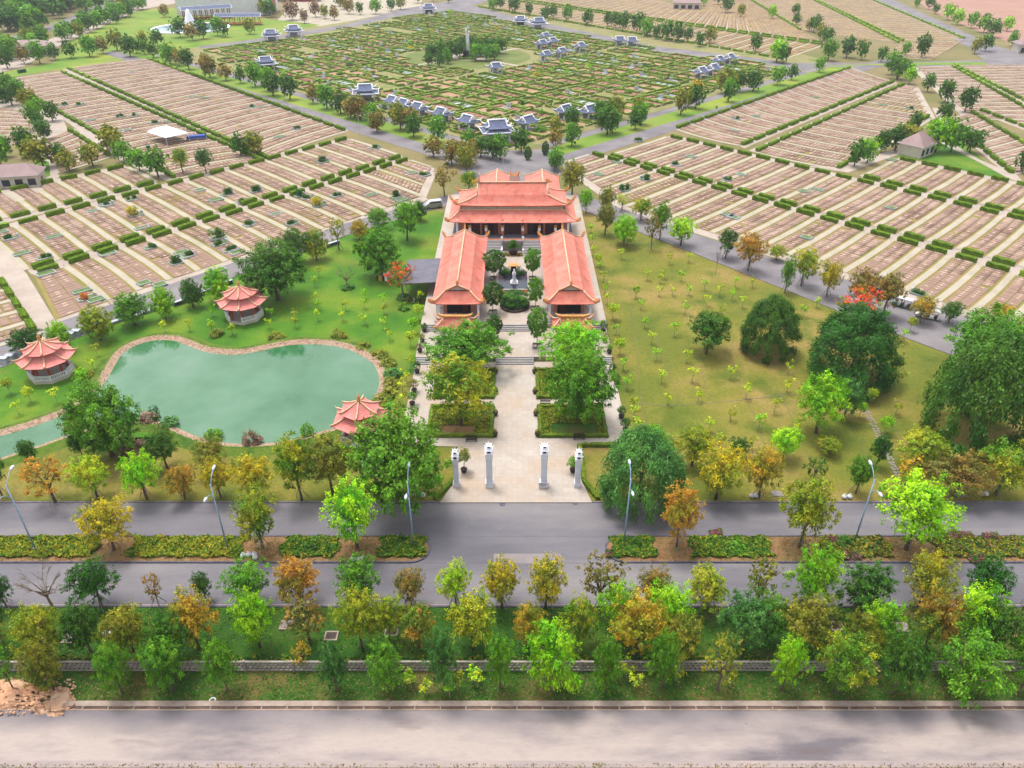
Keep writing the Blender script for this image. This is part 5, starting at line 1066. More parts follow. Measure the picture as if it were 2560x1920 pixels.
# access-road trees (full photograph pixels)
tree_row([(75, 885, 822, 80, 'layer', 'dd'), (160, 878, 804, 62, 'layer', 'br'), (253, 851, 767, 92, 'layer', 'yg'), (338, 812, 733, 94, 'layer', 'gr'), (416, 796, 716, 70, 'layer', 'br'), (484, 769, 696, 62, 'layer', 'dk'), (550, 750, 669, 76, 'layer', 'lb'), (742, 660, 569, 72, 'layer', 'dk'), (792, 650, 572, 68, 'layer', 'gy'),
          (848, 625, 541, 50, 'sparse', 'yg'), (900, 600, 548, 52, 'layer', 'oy'), (948, 572, 520, 56, 'layer', 'gr'), (1050, 552, 500, 44, 'layer', 'dk'), (1018, 540, 506, 44, 'layer', 'br')],
         "along the left access road", "trees along the left access road", D=1, stakes=True)
cv = lambda L, ox, oy, s: [(ox + q[0] * s, oy + q[1] * s, oy + q[2] * s, q[3] * s) + tuple(q[4:]) for q in L]
tree_row(cv([(247, 890, 640, 150, 'street', 'br'), (440, 900, 620, 190, 'street', 'ol'), (590, 870, 700, 150, 'sparse', 'lm'), (770, 960, 735, 210, 'street', 'gy'), (950, 1140, 760, 200, 'street', 'gr'), (610, 1200, 900, 280, 'layer', 'br'), (430, 1100, 780, 200, 'street', 'ol'), (870, 1240, 870, 170, 'sparse', 'bo'), (1150, 1200, 920, 280, 'street', 'lb'),
             (1575, 1320, 1020, 220, 'street', 'dk'), (1790, 1440, 1060, 300, 'street', 'orr'), (1480, 1480, 1150, 60, 'bare', 'ol'), (2060, 1340, 1190, 200, 'street', 'yg'), (2140, 1650, 1290, 160, 'feather', 'gr')], 1400, 300, .2622) +
         [(2003, 715, 618, 72, 'street', 'gy'), (2066, 742, 648, 62, 'street', 'ye'), (2146, 775, 668, 78, 'street', 'bo'), (2206, 790, 678, 84, 'street', 'bo'), (2298, 806, 738, 66, 'street', 'oy'), (2370, 808, 752, 60, 'street', 'dk')],
         "along the right access road", "trees along the right access road", D=1, stakes=True)
tree_row([(1112, 492, 412, 62, 'sparse', 'bo'), (1172, 478, 425, 52, 'street', 'gy'), (1430, 492, 396, 72, 'feather', 'ol'), (1386, 430, 384, 40, 'street', 'dk'), (1168, 440, 360, 60, 'street', 'ol')], "beside the rear of the temple", "trees behind the temple", D=1)
# saplings
STEM = mesh_only(MB().tube([(0, 0, 0), (.03, 0, 1.2), (0, 0, 2.4)], [.05, .035, .02], 5), "stem", M['stake'])
sap = []
for L, ox, oy, s, w in ((([(120, 60), (165, 150, 2), (340, 10), (380, 100), (720, 130), (890, 75), (1085, 30), (1165, 85), (1000, 150), (410, 240), (190, 290), (640, 290, 1.4), (1040, 235), (465, 360), (220, 420, 1.8), (500, 485), (735, 500), (245, 560), (540, 655), (780, 640, 1.4), (1080, 620, 1.3), (1520, 585), (275, 700, 1.3), (825, 800), (1195, 770, 1.2), (1515, 720, 1.2), (590, 830), (320, 850), (1415, 880, 1.2), (1075, 940), (330, 930), (345, 1025, 1.3), (910, 1030), (1295, 1000, 1.4), (990, 1140, 1.3), (1240, 1160), (1590, 1020, 1.4)]), 1480, 720, .3255, "dry right lawn"),
                        (([(620, 800, 1.6), (540, 905, 1.5), (740, 1020, 1.7), (870, 340, 1.1), (930, 250, 1.6), (820, 890, 1.3), (860, 660), (735, 180, 1.1), (100, 150, 1.3), (200, 85)]), 1980, 720, .3255, "lawn near the big trees"),
                        (([(300, 1000, 1.3), (310, 1110, 1.2), (370, 1305, 1.6), (385, 1375), (420, 1470, 1.2), (435, 1570, 1.2), (590, 1250), (730, 1610, 1.3), (840, 1450), (1000, 1440), (970, 1480), (1165, 1455, 1.2), (1385, 1545), (1680, 1520), (1235, 1280), (1050, 1300), (1845, 1520), (320, 1210, 1.3), (1240, 1590), (1530, 1600), (950, 1600), (1080, 1600)]), 1400, 300, .2622, "upper right lawn"),
                        (([(75, 345), (70, 450), (205, 470), (125, 280), (760, 150), (790, 85), (765, 255), (780, 305), (780, 375), (630, 370), (630, 420), (465, 360, 1.2), (455, 430), (970, 310), (950, 375), (1095, 235), (1095, 295), (1095, 400), (1225, 270), (1225, 330), (1225, 430), (1260, 505), (1210, 95), (1470, 250, 1.3), (1460, 350, 2.0), (1425, 440, 1.7), (1405, 530, 1.7), (1405, 690, 1.4), (1375, 780, 1.4), (1350, 845, 1.2), (1335, 925, 1.2), (1325, 1030, 1.3)]), 500, 640, .3738, "green pond lawn"),
                        (([(820, 300), (785, 415), (700, 525, 1.9), (460, 690, 1.4), (230, 680, 1.5), (130, 805), (50, 610, 1.5), (1405, 100), (1625, 85), (1815, 95), (1990, 120)]), 0, 780, .2893, "lawn round the left pavilion"),
                        (([(1700, 320), (430, 310), (555, 380), (750, 350), (880, 330), (1850, 270), (1900, 350), (2110, 300), (2170, 290), (1790, 280), (850, 300), (1480, 350), (700, 390), (450, 340)]), 850, 1560, .3888, "grass bank outside the wall")):
    for i, q in enumerate(sorted(L)): sap.append((ox + q[0] * s, oy + q[1] * s, q[2] if len(q) > 2 else 1.0, w, i))
for px, py, k, w, i in sap:
    h = 1.6 + .9 * k; x, y = G(px, py, h * .8); y0 = y; t = empty("sapling", (x, y0, 0), rnd.uniform(0, 6), "young staked sapling, %s from the left on the %s" % (ordinal(i), w), "sapling", "saplings on the " + w)
    o = bpy.data.objects.new("crown", CROWNS['tuft' if k < 1.5 else 'far'][rnd.randrange(3)]); link(o, t); o.location = (0, 0, h * .55); r = .44 + .38 * k; o.scale = (r, r, h * .5 / 1.5); c = COL[rnd.choice(['lm', 'lm', 'yg', 'br'])]; o.color = c[0]; o["tint"] = list(c[1][:3])
    o = bpy.data.objects.new("stem", STEM); link(o, t); o.scale = (1, 1, h * .75 / 2.4)
# shrubs along the pond
for i, (px, py, w, h, c) in enumerate(((690, 842, 3.4, 1.0, 'ol'), (848, 842, 3.4, 1.8, 'ol'), (908, 868, 3, 1.2, 'ol'), (952, 890, 3.4, 1.4, 'ol'), (972, 912, 3.2, 1.4, 'ol'), (980, 938, 3.4, 1.6, 'bl'), (978, 962, 3.2, 1.6, 'ol'), (970, 988, 3.2, 1.6, 'ol'), (950, 1012, 3.5, 2.0, 'ol'), (770, 1085, 2.4, 2.2, 'gr'), (630, 1106, 3.2, 2.4, 'pk'), (535, 1090, 3.0, 1.6, 'gr'), (425, 1060, 3, 1.4, 'bl'),
                                        (372, 1050, 3.4, 1.6, 'pk'), (190, 1062, 3.6, 1.6, 'bo'), (540, 836, 3, 1.4, 'ol'), (1010, 770, 2.6, 1.2, 'gr'), (868, 718, 3.2, .8, 'bl'), (1008, 744, 3.2, .9, 'bl'), (215, 940, 3.0, 1.4, 'ol'))):
    bush(px, py, .3, w, h, c, "%s shrub, %s listed clockwise round the pond lawn, %s" % (COL[c][2], ordinal(i), "by the rocks" if i < 18 else "in the grass") if False else "%s shrub on the pond bank at its %s, %s" % (COL[c][2], "far shore" if py < 900 else "right shore" if px > 900 else "near shore", ordinal(i)), "shrubs round the pond")
# ------------------------------------------------------------------ median planting, wall growth, loose grass
def cover(x0, x1, y0, y1, n, size, seed, mats, label, name="ground_cover", zb=.14, zh=.5, hole=None):
    o = bpy.data.objects.new(name, plantcover(x0, y0, x1, y1, n, size, seed, zb, zh, hole, mats)); link(o); tag(o, label, "plants", kind='stuff')
med = [(-40, 250, 'y'), (322, 612, 'y'), (700, 850, 'g'), (945, 1078, 'g'), (1512, 1640, 'g'), (1722, 1930, 'g'), (2050, 2228, 'm'), (2330, 2600, 'm')]
for i, (p0, p1, kd) in enumerate(med):
    xa, xb = G(p0, 1372)[0], G(p1, 1372)[0]
    ms = {'y': [M['bedplants'], M['bedplants'], M['leafgreen']], 'g': [M['leafgreen'], M['bedplants'], M['leafgreen']], 'm': [M['bedplants'], M['leafgreen'], M['rusty'], M['bedplants'], M['leafdark']]}[kd]
    if i == 3: xb = -10.9
    if i == 4: xa = 12.5
    r0 = random.Random(i); ph = r0.uniform(0, 6)
    hole = (lambda a, c, xa=xa, xb=xb, ph=ph: min(a - xa, xb - a) < .25 + .35 * math.sin(c * 2.3 + ph) or c < 69.05 + .12 * math.sin(a * 1.7 + ph) + .08 * math.sin(a * 4.1))
    cover(xa, xb, 68.5, 72.6, int((xb - xa) * 680), .34, 40 + i, ms, "low yellow-green leafy cover in the median, %s patch from the left" % ordinal(i), zh=.62, hole=hole)
for i, (px, py, w) in enumerate(((2120, 1390, 3.0), (2090, 1352, 2.0), (2400, 1336, 3.2), (2440, 1396, 1.8), (1522, 1384, .8), (2478, 1340, 2.0), (1790, 1330, 1.6))):
    x, y = G(px, py, .4); cover(x - w / 2, x + w / 2, y - .5, y + .5, int(260 * w), .28, 70 + i, [M['magenta'], M['rusty'], M['leafgreen']], "patch of magenta bougainvillea in the right median, %s listed" % ordinal(i), name="bougainvillea", zh=.8)
for i, (px, py, w) in enumerate(((1840, 1372, 2.6), (1590, 1360, 1.6), (2108, 1358, 2.4), (780, 1368, 2.2), (1005, 1352, 1.4))):
    bush(px, py, .2, w, 1.3, 'dk' if i else 'gr', "spiky dark green shrub in the median, %s of five" % ordinal(i), "shrubs in the median")
cover(-74, 74, 52.75, 54.0, 15000, .34, 60, [M['leafgreen'], M['bedplants'], M['leafdark']], "creeping green growth along the inside of the wall", zb=0, zh=.85, name="wall_creeper", hole=lambda a, c: math.sin(a * .35) + math.sin(a * .91) < -1.1)
GB = [mat("grass_blades_%s" % n, c, scale=1, island=.3) for n, c in (("green", C(64, 128, 22)), ("pale", C(120, 138, 50)), ("dry", C(160, 140, 84)))]
cover(-75, 75, 48.8, 52.2, 26000, .22, 61, [GB[0], GB[0], GB[0], GB[0], GB[1], GB[2]], "rough grass of the bank outside the wall", zb=0, zh=.14, name="bank_grass")
cover(-75, 75, 54, 61.0, 22000, .22, 62, [GB[0], GB[0], GB[1]], "long grass under the strip trees", zb=0, zh=.14, name="strip_grass")
cover(-75, 75, 39.5, 42.0, 9000, .2, 63, [GB[2], GB[2], GB[1], M['rusty']], "dry weeds on the near roadside verge", zb=0, zh=.16, name="verge_weeds")
cover(-75, 75, 68.4, 72.7, 9000, .18, 64, [GB[2], GB[1], M['rusty']], "dry weeds and litter on the median soil", zb=.13, zh=.1, name="median_weeds", hole=lambda a, c: -12.5 < a < 14)
# dirt heap at lower left, bare patch lower right
def heap(name, pxs, hgt, label, seed, m='dirt'):
    P = [G(*p) for p in pxs]; cx = sum(p[0] for p in P) / len(P); cy = sum(p[1] for p in P) / len(P); g = np.random.default_rng(seed); V = []; F = []; R_, S = 14, 48
    for i in range(R_ + 1):
        for k in range(S):
            f = k / S * len(P); a, b_ = P[int(f) % len(P)], P[(int(f) + 1) % len(P)]; u = f % 1; ex, ey = a[0] + (b_[0] - a[0]) * u, a[1] + (b_[1] - a[1]) * u; q = 1 - i / R_
            jx = g.normal() * .12 if 0 < q else 0; V.append((cx + (ex - cx) * q + jx, cy + (ey - cy) * q + g.normal() * .12, max(.01, hgt * (1 - q ** 2.2) * g.uniform(.75, 1.15)) if q < .99 else .0))
    for i in range(R_):
        for k in range(S): l = (k + 1) % S; F.append((i * S + k, i * S + l, (i + 1) * S + l, (i + 1) * S + k))
    o = bpy.data.objects.new(name, np_mesh(name, np.array(V), np.array(F), [M[m]])); link(o); tag(o, label, "dirt heap"); return o
heap("dirt_heap", [(-60, 1700), (40, 1694), (110, 1722), (170, 1716), (192, 1742), (176, 1770), (150, 1795), (110, 1790), (60, 1772), (-60, 1774)], .45, "heap of orange earth spilling onto the old road at the lower left", 5)
T = []
for _ in range(260):
    x, y = G(rnd.uniform(-40, 190), rnd.uniform(1700, 1790)); s = rnd.uniform(.08, .35); T.append((x, y, rnd.uniform(.0, .4), rnd.uniform(0, 6), s, s, s))
tag(merged("dirt_clods", RV, RF, T, [M['dirt']]), "clods of orange earth scattered on the heap", "clods", kind='stuff')
heap("sand_heap", [(2495, 1548), (2540, 1560), (2560, 1590), (2530, 1592), (2500, 1572)], .35, "small heap of pale sand under the trees at the right edge", 6)
for x0_, x1_, y0_, y1_, n_, w_ in ((-60, 60, 61.6, 68, 200, "lower carriageway"), (-60, 60, 73.1, 79.3, 320, "upper carriageway"), (-8, 9, 80, 92, 150, "forecourt"), (-2.5, 3.8, 92, 116, 160, "central walk"), (-60, 60, 42.5, 47.5, 160, "old dusty road")):
    cover(x0_, x1_, y0_, y1_, n_, .11, 80 + n_, [M['drain'], M['bedplants'], M['rusty'], M['dirt']], "fallen leaves and litter on the " + w_, name="litter", zb=.04 if w_[0] not in 'fc' else .16, zh=.03)
# ------------------------------------------------------------------ street lamps
def lamp(px, py, label, h=10.6):
    x, y = G(px, py); t = empty("street_lamp", (x, y, .12), 0, label, "street lamp", "tall double-armed street lamps in the median")
    MB().box(0, 0, 0, .4, .4, .25).build("base", M['drain'], t); MB().tube([(0, 0, .2), (0, 0, h * .5), (0, 0, h)], [.115, .09, .06], 8).build("pole", M['lamp'], t, smooth=True)
    for s, hh in ((1, h), (-1, h - 1.6)):
        a = MB().tube([(0, 0, hh - .9), (0, s * .35, hh + .1), (0, s * 1.1, hh + .75), (0, s * 1.7, hh + .95)], .045, 6).build("arm", M['lamp'], t, smooth=True)
        MB().tube([(0, s * 1.55, hh + .9), (0, s * 1.85, hh + .98), (0, s * 2.3, hh + 1.0), (0, s * 2.5, hh + .98)], [.08, .19, .17, .05], 8).build("lamp_head", M['lamphead'], a, smooth=True)
    return t
for i, (px, py) in enumerate(((89, 1374), (570, 1373), (1034, 1366), (1560, 1358), (2134, 1360))):
    lamp(px, py, ("leftmost street lamp, near the left edge", "street lamp below the yellow trees left of the big green tree", "street lamp at the left median tip, before the big bright tree", "street lamp at the right median tip, before the feathery tree", "rightmost street lamp, beside the brightest median tree")[i])
for i, (px, py, pt) in enumerate(((2104, 470, 0),)): pass
# white sacks tied round tree bases and hanging bags
def sacks(px, py, n, label, z=0):
    x, y = G(px, py, z); t = empty("white_sacks", (x, y, z), 0, label, "sacks", "white sacks by the trees")
    for k in range(n):
        MB().lathe([(.05, 0), (.32, .08), (.36, .3), (.22, .52), (.06, .6), (.12, .72)], rnd.uniform(-.15, .15) + k * .6 - n * .3, rnd.uniform(-.2, .2), 0, 8).build("sack", M['cloth'], t, smooth=True)
for px, py, n, w in ((630, 1390, 3, "on the bare median soil beside the second median tree"), (900, 1400, 3, "at the lower edge of the left median"), (1888, 1243, 2, "at the base of a yellow verge tree"), (2122, 1243, 2, "under the small green verge tree"), (2462, 1238, 2, "at the base of the rightmost verge tree"), (272, 1588, 2, "in the tree strip at the left"), (1356, 1562, 1, "beside an orange tree in the strip"), (645, 1398, 1, "right of the other sacks on the median"), (1018, 1242, 2, "below the big bright tree behind a lamp"), (1052, 1240, 3, "on the verge left of the forecourt")):
    sacks(px, py, n, "white sacks " + w, .15)
tag(MB().tube([(-.35 + .3 * math.cos(a), .3 * math.sin(a), .08) for a in [i * math.pi / 8 for i in range(17)]], .07, 6).build("tyre", M['cloth'], loc=(*G(540, 1752), 0)), "pale ring lying on the grass bank", "ring")
# hose and stepping stones on the lawn
P = [G(px, py) for px, py in ((1600, 1008), (1650, 1015), (1700, 1014), (1760, 1009), (1830, 1003), (1900, 996), (1985, 986))]
tag(MB().tube([(x, y, .07) for x, y in P], .035, 6).build("white_pipe", M['stake']), "thin white pipe curving across the dry lawn", "pipe")
k = 0
for j in range(34):
    f = j / 33; px, py = (2134 + (2244 - 2134) * f ** .9, 975 + (1188 - 975) * f)
    for s in (-1, 1):
        x, y = G(px + s * 5 + rnd.uniform(-2, 2), py + rnd.uniform(-2, 2)); o = MB().prism([(.28 * math.cos(a) * rnd.uniform(.8, 1.1), .26 * math.sin(a) * rnd.uniform(.8, 1.1)) for a in [i * 1.047 for i in range(6)]], 0, .05).build("stepping_stone", M['stonegrey'], loc=(x, y, .04)); k += 1
        tag(o, "pale stepping stone, %s in %s of the lawn path" % (ordinal(j), "left line" if s < 0 else "right line"), "stepping stone", "stepping stones across the dry lawn")
# thin irrigation furrows in the lawns
b = MB()
for L in ([(1575, 720), (1612, 1090)], [(1640, 840), (1700, 1010)], [(1740, 880), (1775, 1000)], [(1820, 880), (1880, 1030), (1935, 1170)], [(1905, 890), (2010, 1110), (2060, 1260)], [(2110, 1010), (2185, 1190)], [(2170, 990), (2290, 1140)], [(1560, 795), (1720, 792), (1900, 780), (2010, 755)], [(40, 1255), (160, 1120)], [(130, 1255), (200, 1190)], [(240, 1250), (300, 1170)], [(440, 1240), (470, 1190)], [(330, 1180), (380, 1120)], [(760, 1180), (800, 1110)]):
    P = [G(*p) for p in L]
    for (xa, ya), (xb, yb) in zip(P, P[1:]): b.box((xa + xb) / 2, (ya + yb) / 2,   .058, math.hypot(xb - xa, yb - ya), .07, .006, math.atan2(yb - ya, xb - xa))
tag(b.build("irrigation_hose", M['bark']), "thin dark irrigation hoses lying across the lawns", "hoses", kind='stuff')
# clothes line and banner beside the flame tree
x0, y0 = G(925, 712); x1, y1 = G(1000, 708); t = empty("clothes_line", (x0, y0, 0), 0, "clothes line with yellow, white and dark garments by the flame tree", "clothes line"); L = x1 - x0
MB().tube([(0, 0, 0), (0, 0, 2.3)], .04).build("post", M['stake'], t); MB().tube([(L, 0, 0), (L, 0, 2.3)], .04).build("post", M['stake'], t); MB().tube([(0, 0, 2.25), (L / 2, 0, 2.1), (L, 0, 2.25)], .02, 4).build("line", M['stake'], t)
for dx, m, w in ((L * .28, 'blackgap', .5), (L * .36, 'yellow', .9), (L * .48, 'purple', .5), (L * .56, 'white', .6)): MB().box(dx, 0, .9, w, .06, 1.2, taper=.8).build("garment", M[m], t)
x, y = G(976, 706); t = empty("banner_sign", (x, y - .4, 0), 0, "red and white banner sign on posts left of the flame tree", "sign"); MB().box(0, 0, 1.3, 2.6, .06, 1.1).build("board", M['cloth'], t)
b = MB(); [b.box(-1.0 + k * .33, -.04, 2.0, .24, .02, .26) for k in range(7)]; [b.box(-.9 + k * .3, -.04, 1.55, .2, .02, .2) for k in range(6)]; b.build("lettering", M['redcloth'], t); MB().box(-1.25, 0, 0, .06, .06, 1.3).build("leg", M['stake'], t); MB().box(1.25, 0, 0, .06, .06, 1.3).build("leg", M['stake'], t)
# stone blocks and slab racks beside the left access road
for i, (px, py) in enumerate(((8, 905), (25, 898), (48, 890), (118, 868), (130, 862), (148, 856), (160, 850), (175, 842), (190, 836), (205, 830), (218, 826), (232, 821), (246, 815), (262, 810))):
    x, y = G(px, py, .3); b = MB().box(0, 0, 0, 1.5, 1.0, .7).box(.1, .05, .7, 1.2, .8, .25); b.box(0, 0, .95, 1.55, 1.05, .12)
    tag(b.build("stone_block", M['greykerb'], loc=(x, y + .2, .05)), "grey stone tomb block, %s from the left beside the left access road" % ordinal(i), "stone block", "stone blocks beside the left access road"); bpy.context.scene.objects[-1] if False else None
for i, (px, py, L) in enumerate(((300, 800, 5), (330, 788, 5), (372, 778, 6), (450, 758, 3), (470, 748, 3), (492, 738, 3), (520, 730, 4), (560, 712, 4), (735, 640, 3), (830, 612, 4))):
    x, y = G(px, py, .3); b = MB().box(0, 0, 0, L, .8, .9 if i > 2 else .5); b.box(0, -.42, .15, L * .9, .04, .7 if i > 2 else .25, mi=1)
    o = b.build("stone_rack", [M['greykerb'], M['glass'] if i > 2 else M['greykerb']], loc=(x, y, .04)); o.rotation_euler = (0, 0, math.radians(45)); tag(o, "rack of grey stone slabs, %s from the left beside the access road" % ordinal(i), "slab rack", "slab racks beside the left access road")
# ------------------------------------------------------------------ vehicles
def wheels(t, xs, w, r):
    for xx in xs:
        for s in (-1, 1):
            q = MB().tube([(xx, s * w - .1, r), (xx, s * w + .1, r)], r, 14).build("wheel", M['rubber'], t); MB().tube([(xx, s * (w + .1) - .01, r), (xx, s * (w + .1) + .02, r)], r * .55, 10).build("rim", M['silver'], q)
def extr(b, prof, w0, w1=None):
    w1 = w1 or w0; n = len(b.v); k = len(prof); b.v += [(x, -w, z) for x, z, w in [(p[0], p[1], p[2] if len(p) > 2 else w0) for p in prof]] + [(x, w, z) for x, z, w in [(p[0], p[1], p[2] if len(p) > 2 else w0) for p in prof]]
    b.f.append(tuple(range(n, n + k))); b.f.append(tuple(range(n + 2 * k - 1, n + k - 1, -1))); b.m += [0, 0]
    for i in range(k): j = (i + 1) % k; b.f.append((n + i, n + k + i, n + k + j, n + j)); b.m.append(0)
    return b
x, y = G(1083, 520); van = empty("parked_van", (x, y, .06), math.radians(200), "silver van with white roof parked on the left access road", "van")
extr(MB(), [(-2.4, .35, .9), (2.35, .35, .9), (2.5, .8, .9), (2.3, 1.1, .9), (1.5, 1.45, .86), (-2.4, 1.45, .9)], .9).build("body", M['silver'], van)
extr(MB(), [(-2.4, 1.45, .88), (1.6, 1.45, .86), (1.0, 2.0, .76), (-2.3, 2.05, .78)], .88).build("cabin", M['paint'], van)
extr(MB(), [(-2.1, 1.5, .895), (1.35, 1.5, .875), (.95, 1.88, .80), (-2.05, 1.9, .83)], .9).build("window", M['glass'], van); MB().box(-.7, 0, 2.04, 3.0, 1.45, .05).build("roof", M['paint'], van); wheels(van, (-1.5, 1.5), .82, .34)
for s in (-1, 1): MB().box(2.42, s * .65, .8, .12, .3, .16).build("headlight", M['lamphead'], van)
def cart(px, py, rz, body, label, L=3.8):
    x, y = G(px, py); t = empty("golf_cart", (x, y, .06), rz, label, "golf cart", "golf carts on the right access road")
    extr(MB(), [(-L / 2, .3), (L / 2, .3), (L / 2 + .1, .6), (L / 2 - .5, .95), (L / 2 - .8, .9), (L / 2 - .9, .45), (-L / 2 + .3, .45), (-L / 2, .75)], .62).build("body", M[body], t)
    for xx in (-L * .3, .1): MB().box(xx, 0, .45, .55, 1.2, .35).box(xx - .3, 0, .6, .12, 1.2, .6).build("seat", M['brownseat'], t)
    MB().box(-.1, 0, 1.9, L * .85, 1.35, .1).build("roof", M['paint'], t)
    for xx in (-L * .45, L * .35):
        for s in (-1, 1): MB().tube([(xx, s * .58, .5), (xx * .9, s * .58, 1.9)], .03, 5).build("post", M['paint'], t)
    wheels(t, (-L * .32, L * .32), .6, .24); return t
cart(2318, 796, math.radians(150), 'paint', "white golf cart with a long white roof, nearer cart on the right access road", 4.4)
cart(2254, 768, math.radians(145), 'greenpaint', "green golf cart with a white roof, farther cart on the right access road")
# ------------------------------------------------------------------ planted graves in the beds
kinds = []
def planted(px, py, w, l, kind, label):
    x, y = G(px, py, .2); rz = math.radians(45 if px > 1280 else -45); t = empty("planted_grave", (x, y, .12), rz, label, "planted grave", "planted graves among the grave beds")
    b = MB(); m_ = 'teal' if rnd.random() < .5 else 'greykerb'
    for cx, cy, sx, sy in ((0, -l / 2, w, .17), (0, l / 2, w, .17), (-w / 2, 0, .17, l + .17), (w / 2, 0, .17, l + .17)): b.box(cx, cy, 0, sx, sy, .34)
    b.build("kerb", M[m_], t); MB().box(0, 0, 0, w - .2, l - .2, .26).build("turf", M['graveturf'], t)
    if kind != 'n': MB().box(0, l / 2 - .1, .3, w * .7, .18, .7).build("headstone", M['greykerb'], t)
    if kind in 'tsyr':
        n = {'t': 2, 's': 3, 'y': 1, 'r': 2}[kind]
        for k in range(n):
            c = COL[{'t': 'dd', 's': 'dk', 'y': 'ye', 'r': 'rd'}[kind]]; o = bpy.data.objects.new("shrub", CROWNS['far'][k % 4]); link(o, t); r = {'t': .9, 's': .65, 'y': 1.6, 'r': .8}[kind]
            o.scale = (r, r, r * (1.3 if kind == 't' else 1.0)); o.location = (rnd.uniform(-w / 3, w / 3), rnd.uniform(-l / 3, l / 3), .25); o.color = c[0]; o["tint"] = list(c[1][:3])
PG = [(5, 580, 'n'), (28, 596, 's'), (55, 634, 'n'), (135, 592, 'n'), (115, 684, 'n'), (112, 645, 's'), (205, 728, 'n'), (218, 746, 'r'), (240, 750, 'n'), (262, 512, 'n'), (271, 512, 's'), (232, 528, 'n'), (330, 499, 's'), (341, 537, 'y'), (355, 570, 'n'), (376, 620, 's'), (360, 708, 'n'), (400, 712, 'n'), (455, 632, 'n'), (470, 640, 's'), (440, 658, 't'),
      (270, 634, 'n'), (545, 595, 't'), (550, 610, 's'), (575, 625, 's'), (590, 632, 'n'), (623, 562, 's'), (550, 675, 'n'), (568, 486, 't'), (500, 475, 'n'), (540, 500, 'n'), (640, 478, 't'), (605, 505, 's'), (730, 560, 's'), (690, 535, 'n'), (750, 490, 't'), (770, 495, 's'), (840, 490, 's'), (800, 513, 'y'), (928, 487, 'n'), (990, 493, 't'), (1004, 500, 'n'),
      (938, 370, 's'), (808, 405, 't'), (1030, 432, 'n'), (1062, 438, 's'), (1115, 415, 's'), (740, 322, 's'), (415, 305, 'n'), (200, 262, 's'), (160, 262, 's'), (300, 292, 's'), (335, 290, 's'), (385, 308, 's'), (290, 328, 'n'), (318, 325, 'n'), (225, 300, 'n'), (480, 242, 'n'), (510, 245, 'n'), (630, 268, 's'), (655, 268, 'n'), (700, 342, 'n'), (330, 180, 'n'),
      (1596, 352, 's'), (1727, 391, 'n'), (1691, 413, 's'), (1542, 405, 'n'), (1613, 449, 't'), (1560, 475, 't'), (1495, 436, 'n'), (1852, 436, 'n'), (1818, 450, 's'), (1833, 543, 'n'), (1820, 538, 'n'), (2010, 478, 'n'), (2042, 475, 'n'), (2016, 594, 'n'), (2227, 520, 'n'), (2300, 735, 's'), (2230, 400, 'n'), (1836, 326, 'n'), (1840, 298, 's'), (1890, 290, 'n'), (2040, 243, 'n'), (2205, 262, 'n'), (2275, 272, 's')]
for i, (px, py, kd) in enumerate(PG):
    side = "left" if px < 1280 else "right"; row = sum(1 for q in PG[:i] if (q[0] < 1280) == (px < 1280))
    planted(px, py, rnd.uniform(1.5, 2.3), rnd.uniform(2.4, 3.6), kd, "%s grave with grey-green kerb, one of the %s cemetery, numbered %s from its near corner" % ({'n': "turf-filled", 's': "shrub-planted", 't': "dark-bush", 'y': "yellow-flowering", 'r': "red-flowered"}[kd], side, ordinal(row)) if False else "%s kerbed grave, %s cemetery, %s in reading order" % ({'n': "turf-filled", 's': "shrub-planted", 't': "dark-bush", 'y': "yellow-flowering", 'r': "red-flowered"}[kd], side, ordinal(row)))
place_tree(545, 600, 568, 52, 'sparse', 'dk', "frangipani shrub with pale flowers over the planted graves on the left", None)

place_tree(0, 0, 0, 0, 'street', 'ol', "olive tree top reaching in at the lower right corner beside the old road", pos=(49.5, 38.6), H=4.6, r=3.0)
# ------------------------------------------------------------------ the hedge garden
poly = [G(*p) for p in ((1086, 380), (1240, 412), (1412, 388), (1950, 182), (1900, 160), (1640, 128), (1330, 66), (1140, 24), (1010, 44), (880, 72), (640, 112), (520, 124), (600, 165), (800, 265))]
def inside(x, y, P):
    c = False
    for i in range(len(P)):
        (x0, y0), (x1, y1) = P[i - 1], P[i]
        if (y0 > y) != (y1 > y) and x < (x1 - x0) * (y - y0) / (y1 - y0) + x0: c = not c
    return c
MX, MY = G(1170, 142)
def plot_template(L, W, seed):
    V, F = [], []; g = random.Random(seed)
    segs = [(0, -W / 2, L, 0), (0, W / 2, L, 0), (-L / 2, 0, W, math.pi / 2), (L / 2, -W * .32, W * .36, math.pi / 2), (L / 2, W * .32, W * .36, math.pi / 2)]
    if g.random() < .5: segs.append((g.uniform(-.1, .1) * L, g.choice((-1, 1)) * W * .2, W * .5, math.pi / 2))
    for k, (cx, cy, l, rz) in enumerate(segs):
        v, f = grid_box(max(2, int(l / 1.1)), 1, 1, .13, seed * 9 + k, l + .4, .65, .75 + g.uniform(-.15, .2)); c, s = math.cos(rz), math.sin(rz)
        v = np.stack([v[:, 0] * c - v[:, 1] * s + cx, v[:, 0] * s + v[:, 1] * c + cy, v[:, 2]], 1); F.append(f + sum(len(q) for q in V)); V.append(v)
    return np.vstack(V), np.vstack(F)
FLOORM = [mat("plot_soil_brown", [C(176, 130, 104), C(196, 150, 124)], scale=.4, fine=.1), mat("plot_soil_tan", [C(212, 172, 140), C(196, 156, 116)], scale=.4, fine=.1), M['graveturf'], mat("plot_soil_green", [C(130, 140, 60), C(170, 140, 90)], scale=.3, fine=.15)]
